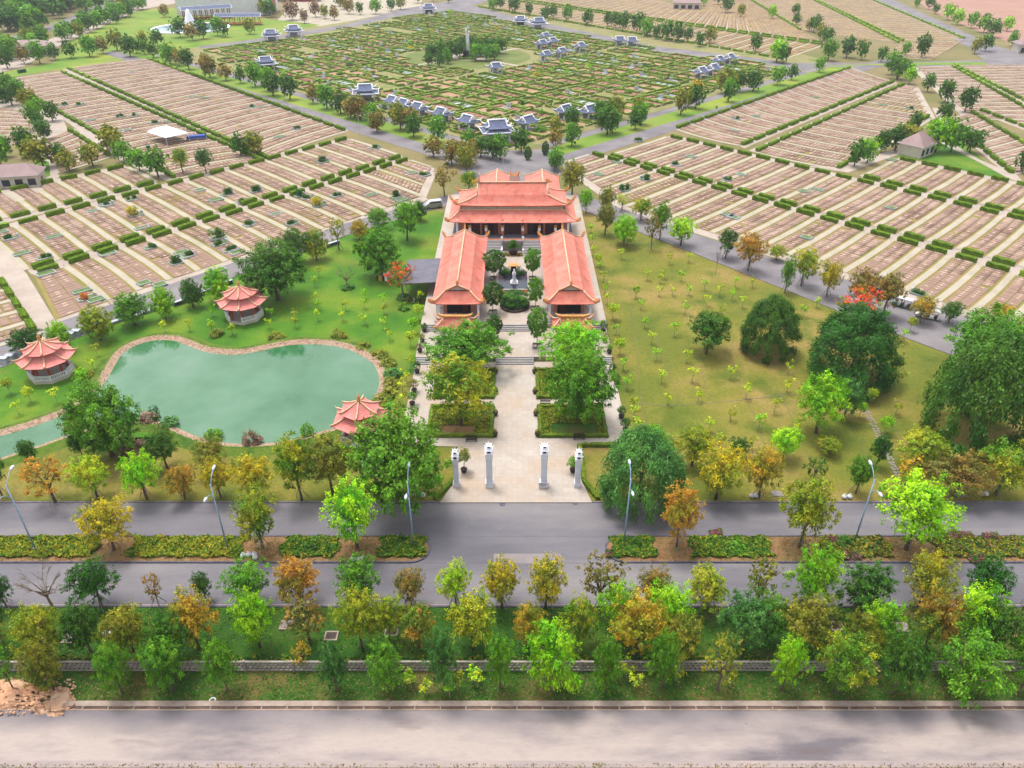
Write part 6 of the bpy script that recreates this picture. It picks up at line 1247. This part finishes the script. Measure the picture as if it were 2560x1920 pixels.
def floor_template(L, W, k):
    b = MB(); b.face([(-L / 2, -W / 2, .06), (L / 2, -W / 2, .06), (L / 2, W / 2, .06), (-L / 2, W / 2, .06)], mi=0)
    for s in (-1, 1): b.box(L / 2 + .3, s * W * .13, 0, .5, .5, .7, mi=1); b.f = b.f[:]; 
    if k in (0, 2, 3):
        for q in range(3): b.box(-L * .3 + q * L * .22, 0, .06, L * .12, W * .4, .25, mi=2 if k == 2 else 0)
    return b
SIZES = [(14.6, 8.0), (14.6, 8.0), (11, 7.6), (14.6, 6.8)]
PT = [plot_template(L, W, 3 + i) for i, (L, W) in enumerate(SIZES)]
PF = []
for i, (L, W) in enumerate(SIZES):
    row = []
    for k in range(4):
        b = floor_template(L, W, k); quads = [f for f in b.f]; row.append((np.array(b.v), np.array(quads), np.array(b.m), [FLOORM[k], M['path'], M['greykerb']]))
    PF.append(row)
plots = []; r5 = random.Random(21)
a = 182.0; ia = 0
while a < 432:
    bb = 182.0; ib = 0; lane = (ia % 8 == 7)
    if lane: a += 3.4
    while bb < 496:
        for side in (0, 1):
            b0 = bb + (7.6 if side == 0 else 24.6); x, y = AB(a + 3, b0); u = r5.random(); v = 0 if u < .5 else 1 if u < .72 else 2 if u < .86 else 3
            d = math.hypot(x - MX, y - MY)
            if inside(x, y, poly) and d > 36 and r5.random() > .03: plots.append((x, y, 0, math.radians(135) + (math.pi if side == 0 else 0) * 1.0, r5.uniform(.96, 1.02), 1, r5.uniform(.8, 1.25), v, r5.choices(range(4), (6, 3, 1, 3))[0]))
        bb += 33.6 + (3.5 if ib % 3 == 2 else 0); ib += 1
    a += 8.7; ia += 1
plots.sort(key=lambda p: math.hypot(p[0], p[1]) + (0 if in_view(p[0], p[1]) else 1e4))
pme = [np_mesh("plot_hedge", V, F, [M['hedge_far']]) for V, F in PT]
pfm = [[np_mesh("plot_floor", v, f, ms, mi) for v, f, mi, ms in row] for row in PF]
for x, y, z, rz, sx, sy, sz, v, k in plots[:300]:
    o = bpy.data.objects.new("hedged_plot", pme[v]); link(o); o.location = (x, y, .045); o.rotation_euler = (0, 0, rz); o.scale = (sx, sy, sz)
    q = bpy.data.objects.new("plot_floor", pfm[v][k]); link(q, o); tag(o, "family grave plot walled by low hedges in the nearer half of the hedge garden", "hedged plot", "hedged family plots in the garden")
hp, fl, fm = [], [], []
for v in range(4):
    hp.append((PT[v][0], PT[v][1], [(q[0], q[1], .045) + q[3:7] for q in plots[300:] if q[7] == v], np.zeros(len(PT[v][1]), int)))
    for k in range(4):
        vv, ff, mi, ms = PF[v][k]
        if v == 0: fm += ms
        fl.append((vv, ff, [(q[0], q[1], .045) + q[3:7] for q in plots[300:] if q[7] == v and q[8] == k], mi + 3 * k))
tag(merged_list("far_plot_hedges", hp, [M['hedge_far']]), "farther low hedges of the hedge garden", "hedges", kind='stuff')
tag(merged_list("far_plot_floors", fl, fm), "bare floors of the farther hedged plots", "plots", kind='stuff')
print("plots", len(plots))
# scattered shrubs and pale tombs inside the garden
r6 = random.Random(4); n = 0
for p in r6.sample(plots[:420], 70):
    x, y = p[0] + r6.uniform(-2, 2), p[1] + r6.uniform(-2, 2); n += 1
    bush(0, 0, .1, r6.uniform(2, 4.5), r6.uniform(1.2, 3.0), r6.choice(['dk', 'gr', 'br', 'gr', 'ye', 'bl']), "round shrub among the hedged plots of the garden, one of many alike", "shrubs among the hedged plots", pos=(x, y))
tomb = mesh_only(MB().box(0, 0, 0, 2.6, 3.6, .35).box(0, 1.5, .35, 2.2, .3, 1.5).box(0, -.2, .35, .9, 2.0, .3), "tomb", [M['greykerb']])
for p in r6.sample(plots[:520], 60):
    o = bpy.data.objects.new("tomb", tomb); link(o); o.location = (p[0], p[1], .1); o.rotation_euler = (0, 0, math.radians(r6.choice((45, 135, -45)))); tag(o, "pale grey tomb with upright headstone among the hedged plots of the garden", "tomb", "grey tombs among the hedged plots")
# monument circle
b = MB(); b.prism([(MX + 33 * math.cos(t), MY + 33 * math.sin(t)) for t in [i * math.pi / 24 for i in range(48)]], 0, .075); tag(b.build("monument_lawn", mat('monument_turf', [C(116, 136, 60), C(140, 150, 76)], scale=.1, fine=.1)), kind='structure')
b = MB()
for k in range(4): b.box(MX + 26 * math.cos(math.pi / 4 + k * math.pi / 2), MY + 26 * math.sin(math.pi / 4 + k * math.pi / 2), 0, 34, 2.6, .1, math.pi / 4 + k * math.pi / 2)
b.prism([(MX + 11 * math.cos(t), MY + 11 * math.sin(t)) for t in [i * math.pi / 12 for i in range(24)]], 0, .13); b.box(MX, MY, 0, 1, 1, .1); tag(b.build("monument_paving", M['crosspath']), kind='structure')
v, f = grid_box(18, 2, 2, .2, 9, 9, 1.2, 1.0); o = bpy.data.objects.new("hedge", np_mesh("hedge", v, f, [M['hedge']])); link(o); o.location = (MX, MY - 8.6, .1); tag(o, "short clipped hedge in front of the white monument column", "hedge")
mh = height_at(75, MY)
t = empty("monument", (MX, MY, .12), 0, "tall white monument column on a dark round base in the hedge garden", "monument")
MB().lathe([(3.2, 0), (3.2, .6), (2.6, .7), (2.6, 3.0), (2.2, 3.2)], n=20).build("base", M['blackstone'], t)
MB().box(0, 0, 3.2, 1.9, 1.9, mh - 5.2, taper=.82).build("shaft", M['white'], t); MB().box(-.7, 0, mh - 2, .7, 1.5, 2.0).box(.7, 0, mh - 2, .7, 1.5, 1.4).build("top", M['white'], t)
for i, (px, by, ty, w, c) in enumerate(((1080, 150, 106, 34, 'dk'), (1105, 152, 100, 44, 'dk'), (1130, 148, 98, 46, 'dk'), (1150, 142, 96, 40, 'dk'), (1200, 142, 92, 44, 'dk'), (1225, 140, 90, 46, 'dk'), (1250, 134, 90, 44, 'dk'), (1190, 152, 104, 40, 'gr'), (1215, 152, 108, 46, 'gr'), (1072, 164, 132, 30, 'dk'), (1100, 168, 128, 32, 'dk'), (1120, 160, 118, 30, 'gr'), (1236, 150, 106, 38, 'gr'), (1180, 132, 86, 40, 'dk'), (1156, 132, 88, 40, 'dk'))):
    place_tree(px, by, ty, w, 'far', c, "%s tree in the clump round the monument, %s listed from the left" % (COL[c][2], ordinal(i)), "trees round the monument")
# ------------------------------------------------------------------ grey-roofed shelters of the garden
def shelter(px, py, rz, label, k=1.0, double=False, blue=False):
    k *= .84 if not double else .78
    x, y = G(px, py); t = empty("garden_shelter", (x, y, .1), math.radians(rz), label, "shelter", "grey-roofed shelters of the hedge garden"); L, W = (3.6 * k, 2.7 * k) if not double else (4.6 * k, 4.0 * k)
    MB().box(0, 0, 0, L * 2 + .6, W * 2 + .6, .3).build("floor", M['palestep'], t); h = 3.0 * k
    for sx in (-1, 1):
        for sy in (-1, 1): MB().box(sx * L * .82, sy * W * .82, .3, .4 * k, .4 * k, h).build("column", M['blackstone' if False else 'white'], t)
    if blue: MB().box(0, 0, .3, L * 1.2, W * 1.1, h * .9).build("screen", M['glass'], t)
    else: MB().box(0, W * .6, .3, L * 1.1, .3, 1.7).build("tomb_wall", M['greykerb'], t)
    z = h + .3
    if double:
        b = MB(); hp = loft(b, rect(L * 1.2, W * 1.2), rect(L * .75, W * .72), z, z + 1.1 * k, .5 * k, m=8, n=3, flare=.05); rf = b.build("lower_roof", M['roofgrey'], t, solid=.15); r = MB()
        for q in hp: r.tube(up(q, .1), .2 * k, 5); curl(r, q[0], math.atan2(q[0][1], q[0][0]), 1.1 * k, .24)
        for i in range(4): r.tube([hp[i][0], hp[(i + 1) % 4][0]], .12 * k, 4)
        r.build("ridge", M['whiteridge'], rf); MB().box(0, 0, z + .8 * k, L * 1.4, W * 1.3, .9 * k).build("clerestory", M['white'], t); z += 1.5 * k; L *= .86; W *= .8
    hip_gable(t, L * 1.12, W * 1.12, z, L * .8, W * .62, z + .75 * k, z + 2.2 * k, 'x', lift=.7 * k, roofmat='roofgrey', ridgemat='whiteridge', orn='whiteridge', rt=.26 * k, beasts=False, gable='white')
SH = [(984, 272, -45, 1, 0, "leftmost of the three joined shelters in the garden's lower left row"), (1013, 280, -45, 1, 0, "middle of the three joined shelters in the garden's lower left row"), (1048, 291, -45, 1.05, 0, "rightmost of the three joined shelters in the garden's lower left row"), (1106, 305, -45, 1.05, 0, "single shelter between the three joined ones and the road corner"),
      (1171, 324, -45, 1.05, 0, "single shelter just left of the large two-tier corner shelter"), (1318, 326, 45, 1.05, 0, "single shelter just right of the large two-tier corner shelter"), (1412, 297, 45, 1.05, 0, "left one of the pair at the garden's lower right"), (1472, 299, 45, 1.1, 0, "right one of the pair at the garden's lower right"),
      (1239, 184, 30, 1.0, 0, "single shelter right below the monument lawn"), (1364, 152, 45, 1, 0, "nearest of the staggered shelters right of the monument"), (1403, 144, 45, 1, 0, "second of the staggered shelters right of the monument"), (1450, 130, 45, 1, 0, "third, rightmost of the staggered shelters right of the monument"),
      (1354, 123, 45, 1, 0, "front left of the three clustered shelters beyond the monument"), (1380, 117, 45, 1, 0, "front right of the three clustered shelters beyond the monument"), (1362, 104, 45, 1, 0, "rear one of the three clustered shelters beyond the monument"), (1548, 114, 10, 1, 0, "left one of two joined shelters near the garden's upper right edge"), (1578, 116, 10, 1, 0, "right one of two joined shelters near the garden's upper right edge"),
      (1750, 198, 45, 1.1, 0, "nearest left of the four shelters at the garden's right corner"), (1780, 190, 45, 1.1, 0, "nearest right of the four shelters at the garden's right corner"), (1795, 166, 45, 1.0, 0, "rear left of the four shelters at the garden's right corner"), (1822, 160, 45, 1.0, 0, "rear right of the four shelters at the garden's right corner"),
      (916, 252, 8, 1.15, 1, "two-tier shelter at the garden's lower left edge"), (1243, 352, 12, 1.25, 1, "large two-tier shelter at the garden's near corner facing the temple"), (1346, 73, 10, 1.2, 1, "white-ridged two-tier shelter at the garden's upper edge"), (1302, 65, -10, 1.05, 2, "dull grey two-tier shelter beside the white-ridged one at the top"),
      (680, 104, 10, 1.15, 1, "left one of two two-tier shelters near the fountain lawn"), (736, 92, 20, 1.15, 1, "right one of two two-tier shelters near the fountain lawn"), (1072, 35, 8, 1.2, 2, "dull grey two-tier shelter by the pale car park"), (667, 176, 25, 1.1, 2, "dull grey two-tier shelter at the garden's left edge among trees")]
for px, py, rz, k, d, lb in SH: shelter(px, py, rz, "grey-roofed " + lb if d != 2 else lb, k, d > 0, d == 2)
# ------------------------------------------------------------------ far trees
r8 = random.Random(99)
FAR = []
def far_trees(pts, phrase, group, cols, hr=(6, 9), wr=(.36, .5), kind='far'):
    for i, (x, y) in enumerate(sorted(pts)):
        c = r8.choice(cols); H = r8.uniform(*hr); lb = "%s tree, %s from the left %s" % (COL[c][2], ordinal(i), phrase)
        if len(lb.replace('-', ' ').split()) > 16: print('LONG', lb)
        FAR.append((x, y, H, H * r8.uniform(*wr), c, lb, group, in_view(x, y + H * 2)))
J = lambda v: v + r8.uniform(-2.6, 2.6)
far_trees([AB(J(168.5), J(b)) for b in np.arange(205, 462, 11.5)], "in the verge left of the hedge garden", "verge trees left of the garden", ['dk', 'gr', 'ol', 'dk', 'gr', 'bo'], (7, 10.5))
far_trees([AB(J(a), J(168.5)) for a in (215, 222, 229, 238, 262, 290, 318, 336, 352, 380)], "in the verge right of the hedge garden", "verge trees right of the garden", ['dk', 'gr', 'ol', 'dk'], (7, 10))
far_trees([AB(J(a), J(181)) for a in (203, 214, 226, 236, 250, 290)], "along the garden's lower right lane", "lane trees of the garden", ['dk', 'gr', 'ol', 'oy'], (6, 9))
fp = lambda L, ox, oy, s=.3888: [G(ox + x * s, oy + y * s) for x, y in L]
far_trees(fp([(720, 1060), (810, 1070), (830, 960), (905, 1010), (980, 1020), (1030, 1030), (1165, 980), (1390, 1080), (1490, 940), (1385, 950), (600, 1010), (240, 850), (370, 790), (460, 840), (70, 760), (130, 770)], 850, 0), "near the garden's lower corner", "corner trees of the garden", ['dk', 'gr', 'ol', 'bo', 'gr'], (6, 9.5))
for i, (px, py) in enumerate(((1320, 400), (1363, 388))): place_tree(px, py, py - 36, 19, 'round', 'dk', "dark conical clipped tree at the garden corner, %s one" % ("left" if i == 0 else "right"), None, cb=.02)
far_trees(fp([(50, 440), (160, 410), (260, 410), (355, 385), (460, 375), (580, 365), (665, 345), (755, 325), (840, 365), (925, 305), (1015, 295), (1160, 240), (1240, 260), (1310, 250), (1400, 230), (1450, 240), (1610, 220), (1700, 100), (1740, 110), (1060, 110), (920, 60), (860, 60), (830, 70)], 0, 0), "along the far left lawn road", "trees round the far left lawn", ['dk', 'gr', 'ol', 'dk', 'bo'], (8, 12))
far_trees(fp([(20, 660), (80, 680), (130, 640), (190, 700), (250, 740), (240, 830), (290, 900), (270, 860), (340, 780), (400, 1060), (450, 1100), (280, 1080), (190, 1010), (40, 1010), (10, 1070), (740, 990), (800, 1040), (900, 1100), (1020, 1140), (1640, 1000), (1550, 1000), (720, 960), (600, 1070), (0, 600), (60, 620)], 0, 0), "among the far left grave fields", "trees between the left grave fields", ['dk', 'gr', 'dk', 'ol'], (6.5, 10))
place_tree(458, 433, 366, 46, 'street', 'gy', "left one of two full dark trees between the left grave fields"); place_tree(516, 433, 368, 46, 'street', 'dk', "right one of two full dark trees between the left grave fields")
far_trees(fp([(980, 70), (1120, 85), (1215, 100), (1370, 115), (1460, 140), (1590, 165), (1720, 170), (1770, 180), (1820, 200), (1910, 210), (1970, 235), (2030, 250), (2095, 260), (2170, 270), (1320, 130), (1030, 60)], 850, 0), "beyond the top ring road", "trees beyond the top ring road", ['dk', 'gr', 'dk', 'ol'], (8, 12))
far_trees(fp([(125, 300), (190, 280), (480, 335), (620, 400), (660, 410), (950, 390), (1070, 370), (1165, 385), (1290, 400), (1445, 360), (1550, 370), (1890, 345), (1400, 510), (1470, 540), (1590, 590), (1700, 660), (1830, 720), (1690, 790), (1360, 480), (300, 80), (390, 110), (590, 120), (745, 160), (740, 100), (830, 200), (900, 260), (940, 280), (860, 210), (1520, 50), (1600, 60), (1720, 130), (1780, 160), (1870, 180), (1950, 210), (2100, 200), (2010, 240), (2130, 300), (1640, 90), (1380, 970), (1290, 980), (1440, 960), (1500, 850), (1720, 890), (1640, 980), (1740, 980), (1860, 980), (1120, 1070), (1200, 1050), (2200, 1110), (50, 270), (1960, 330), (370, 590), (290, 600), (100, 700), (50, 690), (240, 30), (60, 30), (150, 40)], 1700, 0), "in the upper right of the cemetery", "trees of the upper right fields", ['dk', 'gr', 'dk', 'ol', 'br'], (7, 11.5))
place_tree(2242, 198, 140, 62, 'street', 'dk', "largest dark tree at the top corner of the right grave fields")
pts = []
while len(pts) < 85:
    px, py = r8.uniform(-20, 330), r8.uniform(-14, 120)
    if py < 112 - px * .33: pts.append(G(px, py))
far_trees(pts, "in the wood at top left", "trees of the top left wood", ['dk', 'dd', 'dk', 'gr'], (10, 15), (.42, .6))
pts = []
while len(pts) < 34:
    f = r8.random(); px, py = 20 + 330 * f + r8.uniform(-14, 14), 150 - 118 * f + r8.uniform(-8, 8); pts.append(G(px, py))
far_trees(pts, "between the two top left roads", "trees between the top left roads", ['dk', 'gr', 'ol', 'gr'], (8, 12))
far_trees(fp([(1880, 130), (1960, 150), (2030, 110), (2090, 120), (2150, 130), (1700, 90), (1850, 40), (2180, 40)], 0, 0) + fp([(60, 90), (130, 95), (230, 90), (330, 70), (390, 60), (500, 20), (700, 20), (600, 10), (20, 60)], 850, 0), "round the pale car park at the top", "trees round the car park", ['dk', 'gr', 'bo', 'pk', 'ol'], (8, 13))
# ------------------------------------------------------------------ far buildings and fountain
def bld(label, px, py, rz, L, W, h, rh, roofm='roofbrown', wallm='cream', openings=4, over=.6, name="small_building"):
    x, y = G(px, py); t = empty(name, (x, y, 0), math.radians(rz), label, "building"); MB().box(0, 0, 0, L, W, h).build("wall", M[wallm], t)
    MB().prism([(-L / 2 - over, -W / 2 - over), (L / 2 + over, -W / 2 - over), (L / 2 + over, W / 2 + over), (-L / 2 - over, W / 2 + over)], h, h + .15).build("eaves", M['white'], t)
    b = MB(); hx, hy = L / 2 + over, W / 2 + over; rx = max(.1, hx - hy * .9)
    for q in ([(-hx, -hy, h + .15), (hx, -hy, h + .15), (rx, 0, h + rh), (-rx, 0, h + rh)], [(hx, hy, h + .15), (-hx, hy, h + .15), (-rx, 0, h + rh), (rx, 0, h + rh)], [(hx, -hy, h + .15), (hx, hy, h + .15), (rx, 0, h + rh)], [(-hx, hy, h + .15), (-hx, -hy, h + .15), (-rx, 0, h + rh)]): b.face(q)
    b.build("roof", M[roofm], t)
    for i in range(openings):
        xx = -L / 2 + (i + .5) * L / openings; w = MB().box(xx, -W / 2 - .02, .6, L / openings * .62, .06, h * .55).build("window", M['glass'], t); MB().box(xx - L / openings * .34, -W / 2 - .04, .4, .12, .08, h * .62).build("frame", M['white'], w)
    MB().box(L / 2 + .01, 0, 0, .06, 1.2, 2.1).build("door", M['darkwood'], t); return t
bld("cream toilet building with mauve roof at the left edge", 30, 462, 12, 17, 7, 3.4, 2.6, openings=5)
bld("small cream building with mauve hipped roof among trees in the right cemetery", 2286, 385, 40, 9, 7.5, 3.6, 3.6, openings=3)
bld("cream building with mauve roof at the top edge beyond the garden", 1716, 22, -12, 20, 10, 4.5, 3, openings=4)
bld("cream gatehouse with mauve roof at the right edge by the road fork", 2590, 132, -10, 22, 10, 4.5, 3, openings=4)
bld("long mauve-roofed shed at the far left edge", 20, 140, 20, 42, 14, 5, 2.4, openings=5)
x, y = G(562, 38); t = empty("pale_warehouse", (x, y, 0), math.radians(4), "large pale flat-fronted building cut by the top edge of the picture", "building")
MB().box(0, 14, 0, 66, 28, 16).build("wall", M['white'], t); MB().box(0, 14, 16, 67, 29, .5).build("roof", M['greykerb'], t); MB().box(34.2, 6, 0, 1.2, 10, 12).build("side_stair", M['salmonwall'], t)
b = MB(); [b.box(-33 + k * 3.3, -.03, 0, .12, .06, 16) for k in (4, 8, 12, 16)]; b.build("cladding_joint", M['greykerb'], t)
x, y = G(745, 4); t = empty("striped_hall", (x, y, 0), 0, "red and grey hall front behind trees at the top edge", "building"); MB().box(0, 4, 0, 34, 8, 9).build("wall", M['stonegrey'], t); MB().box(4, -.2, 0, 16, .5, 3).build("red_front", M['redcloth'], t); MB().box(0, 4, 9, 35, 9, .6).build("roof", M['greykerb'], t)
# fountain ring with white statue group
x, y = G(478, 72); t = empty("round_fountain", (x, y, 0), 0, "round white-rimmed fountain pool on the far left lawn", "fountain")
R_ = 24
b = MB(); n_ = 40
for i in range(n_):
    a0, a1 = 2 * math.pi * i / n_, 2 * math.pi * (i + 1) / n_
    for r0, r1, z in ((R_ - 2.2, R_, .8),):
        b.face([(r0 * math.cos(a0), r0 * math.sin(a0), z), (r1 * math.cos(a0), r1 * math.sin(a0), z), (r1 * math.cos(a1), r1 * math.sin(a1), z), (r0 * math.cos(a1), r0 * math.sin(a1), z)])
        for r in (r0, r1): b.face([(r * math.cos(a0), r * math.sin(a0), 0), (r * math.cos(a1), r * math.sin(a1), 0), (r * math.cos(a1), r * math.sin(a1), z), (r * math.cos(a0), r * math.sin(a0), z)])
b.build("rim", M['whiteridge'], t); MB().prism([((R_ - 2.2) * math.cos(i * .2), (R_ - 2.2) * math.sin(i * .2)) for i in range(31)], 0, .4).build("water", M['fountainwater'], t)
MB().lathe([(8, 0), (7.5, 1), (4, 1.6), (3.2, 4), (2.2, 7), (1.4, 9.5), (.9, 11), (.05, 11.6)], n=14).build("white_statue", M['whiteridge'], t, smooth=True)
def gal(px, py, rz, L, W, h, label, wm):
    x, y = G(px, py); t = empty("covered_walkway", (x, y, 0), math.radians(rz), label, "covered walkway"); b = MB()
    for s in (-1, 1): b.face([(-L / 2, s * W / 2, h), (L / 2, s * W / 2, h), (L / 2, 0, h + 1.9), (-L / 2, 0, h + 1.9)][::s])
    b.build("roof", M['roofgrey'], t, solid=.2); r = MB().tube([(-L / 2, 0, h + 1.95), (L / 2, 0, h + 1.95)], .22, 5)
    for s in (-1, 1):
        for e in (-1, 1): r.tube([(e * L / 2, s * W / 2, h + .1), (e * L / 2, 0, h + 1.95)], .2, 5)
        r.tube([(-L / 2, s * W / 2, h + .1), (L / 2, s * W / 2, h + .1)], .14, 5)
    r.build("ridge", M['whiteridge'], t)
    for i in range(9):
        for s in (-1, 1): MB().box(-L / 2 + (i + .5) * L / 9, s * W * .4, 0, .5, .5, h).build("post", M[wm], t)
    MB().box(0, 0, .6, L * .97, W * .78, .8).build("parapet", M[wm], t)
gal(519, 48, 32, 34, 7, 6.5, "covered red walkway with grey roof climbing from the round fountain", 'redcloth'); gal(599, 62, 2, 30, 6, 5, "long covered yellow-posted walkway with grey roof right of the fountain", 'ornament')
# white canopy tent, blue tarpaulin, green bins
x, y = G(424, 352); t = empty("canopy_tent", (x, y, 0), math.radians(-40), "white domed canopy tent among the left graves", "tent"); b = MB(); c0 = rect(6.2, 4.2); hp = loft(b, c0, rect(3.4, 1.6), 2.8, 4.3, 0, conc=.7, n=6); b.face([(-3.4, -1.6, 4.3), (3.4, -1.6, 4.3), (3.4, 1.6, 4.3), (-3.4, 1.6, 4.3)]); b.build("canopy", M['cloth'], t, smooth=True)
for sx in (-6, 6):
    for sy in (-4, 4): MB().tube([(sx, sy, 0), (sx, sy, 2.85)], .08, 6).build("pole", M['white'], t)
x, y = G(492, 350); tag(MB().box(0, 0, .6, 6.5, 2.2, .9, taper=.9).box(-2.5, 0, 0, .3, 1.6, .6).box(2.5, 0, 0, .3, 1.6, .6).build("blue_tarpaulin", M['blue'], loc=(x, y, .1)), "bright blue tarpaulin bundle right of the white canopy tent", "tarpaulin").rotation_euler = (0, 0, math.radians(20))
for i, (px, py) in enumerate(((50, 183), (56, 182), (62, 181))):
    x, y = G(px, py); b = MB().box(0, 0, .1, 1.3, 1.1, 1.3, taper=1.12).box(0, 0, 1.4, 1.5, 1.25, .15); o = b.build("waste_bin", M['greenpaint'], loc=(x, y, 0)); tag(o, "green waste bin by the far left road, %s of three" % ordinal(i), "waste bin", "green waste bins")
x, y = G(372, 374); tag(MB().box(0, 0, 0, .9, .9, 1.2).box(0, 0, 1.2, 1.1, 1.1, .15).build("waste_bin", M['greenpaint'], loc=(x, y, 0)), "single green bin below the white canopy tent", "waste bin")
# red roofed kiosk beyond the ring road, and lamp posts of the ring road
x, y = G(1960, 136); t = empty("red_kiosk", (x, y, 0), math.radians(10), "small dark red kiosk by the top right road bend", "kiosk"); MB().box(0, 0, 0, 6, 3, 3).build("body", M['redcloth'], t); MB().box(0, 0, 3, 7, 4, .3).build("roof", M['darkwood'], t)
lp = [(1060, 400), (1113, 418), (1258, 425), (1276, 425), (1502, 300), (1600, 262), (1800, 220), (900, 340), (720, 272), (2000, 700), (1180, 412)]
for i, (px, py) in enumerate(lp):
    x, y = G(px, py); t = empty("lamp_post", (x, y, 0), 0, "thin pale lamp post, %s of the ring road posts" % ordinal(i), "lamp post", "thin lamp posts of the inner roads"); MB().tube([(0, 0, 0), (0, 0, 6.5), (.5, 0, 6.9)], [.08, .05, .04], 6).build("pole", M['lamphead'], t); MB().box(.8, 0, 6.85, .8, .25, .1).build("lamp_head", M['lamphead'], t)
# motorbike rider on the right ring road
x, y = G(1791, 272); motorbike((x, y, .1), math.radians(50), "small motorbike with a rider on the right ring road", 'rubber')
def person(x, y, z, label, rz=0, shirt='white'):
    P_ = [(0, 0, .55), (0, 0, .8), (0, .0, 1.05), (0, 0, 1.12), (0, 0, 1.22), (.1, .0, .5), (.35, .12, .45), (.3, .14, .05), (.1, -.0, .5), (.35, -.12, .45), (.3, -.14, .05), (.02, .2, 1.02), (.2, .25, .8), (.45, .22, .8), (.02, -.2, 1.02), (.2, -.25, .8), (.45, -.22, .8)]
    E_2 = [(0, 1), (1, 2), (2, 3), (3, 4), (0, 5), (5, 6), (6, 7), (0, 8), (8, 9), (9, 10), (2, 11), (11, 12), (12, 13), (2, 14), (14, 15), (15, 16)]
    me = bpy.data.meshes.new("person"); me.from_pydata(P_, E_2, []); me.materials.append(M[shirt]); o = bpy.data.objects.new("person", me); link(o); o.location = (x, y, z); o.rotation_euler = (0, 0, rz)
    md = o.modifiers.new("skin", 'SKIN'); rad = [.13, .13, .15, .06, .1, .09, .07, .05, .09, .07, .05, .07, .05, .04, .07, .05, .04]
    for i, s in enumerate(me.skin_vertices[0].data if me.skin_vertices else []): s.radius = (rad[i], rad[i])
    tag(o, label, "person"); return o
person(x, y, .35, "tiny seated person in a white shirt riding the motorbike", math.radians(50))

# the trees that show largest are things of their own, the remaining far ones one mass
FAR.sort(key=lambda q: -(q[2] / depth_of(q[1], 0)) if q[7] else 0)
NT = 300 - sum(1 for o in scene.objects if o.type == 'EMPTY' and o.name.startswith("tree"))
for x, y, H, r, c, lb, g, vis in FAR[:max(0, NT)]: place_tree(0, 0, 0, 0, 'far', c, lb, g, pos=(x, y), H=H, r=r)
rest = FAR[max(0, NT):]; fcols = sorted({q[4] for q in rest})
FM = [mat("far_leaves_" + c, [COL[c][0], COL[c][1]], scale=.3, island=.35, lo=.4, hi=.6) for c in fcols]
src = leaf_cloud("far_source", 555, 520, .28, 'street'); nv = len(src.vertices); co = np.empty(nv * 3, 'f'); src.vertices.foreach_get("co", co); co = co.reshape(-1, 3); bpy.data.meshes.remove(src)
VV, MI = [], []
for x, y, H, r, c, lb, g, vis in rest:
    a = r8.uniform(0, 6.28); R3 = np.array([[math.cos(a), -math.sin(a), 0], [math.sin(a), math.cos(a), 0], [0, 0, 1]]); VV.append((co * [r, r, H * .8 / 1.5]) @ R3.T + [x, y, H * .2]); MI += [fcols.index(c)] * (nv // 4)
    s = .16; VV.append(np.array([(x - s, y, 0), (x + s, y, 0), (x + s * .5, y, H * .5), (x - s * .5, y, H * .5)])); MI.append(len(fcols))
V = np.vstack(VV); o = bpy.data.objects.new("far_trees", np_mesh("far_trees", V, np.arange(len(V)).reshape(-1, 4), FM + [M['bark']], MI)); link(o); tag(o, "many small distant trees along the far roads and fields and in the top left wood", "trees", kind='stuff')
print("far trees", len(FAR), "as things", max(0, NT))

# ------------------------------------------------------------------ haze: the air itself, one closed box round everything
hz = MB().box(0, 780, -1.0, 2640, 1880, 81.0).build("haze", []) if False else None
me = bpy.data.meshes.new("haze"); b = MB().box(0, 790, -1.0, 2640, 1860, 82.0); me.from_pydata(b.v, [], b.f); hm = bpy.data.materials.new("air"); hm.use_nodes = True; nt = hm.node_tree; nt.nodes.clear()
ou = nt.nodes.new("ShaderNodeOutputMaterial"); pv = nt.nodes.new("ShaderNodeVolumePrincipled"); pv.inputs["Density"].default_value = 0.00013; pv.inputs["Color"].default_value = (.86, .9, .96, 1); nt.links.new(pv.outputs[0], ou.inputs["Volume"])
me.materials.append(hm); o = bpy.data.objects.new("haze", me); link(o); tag(o, kind='stuff')
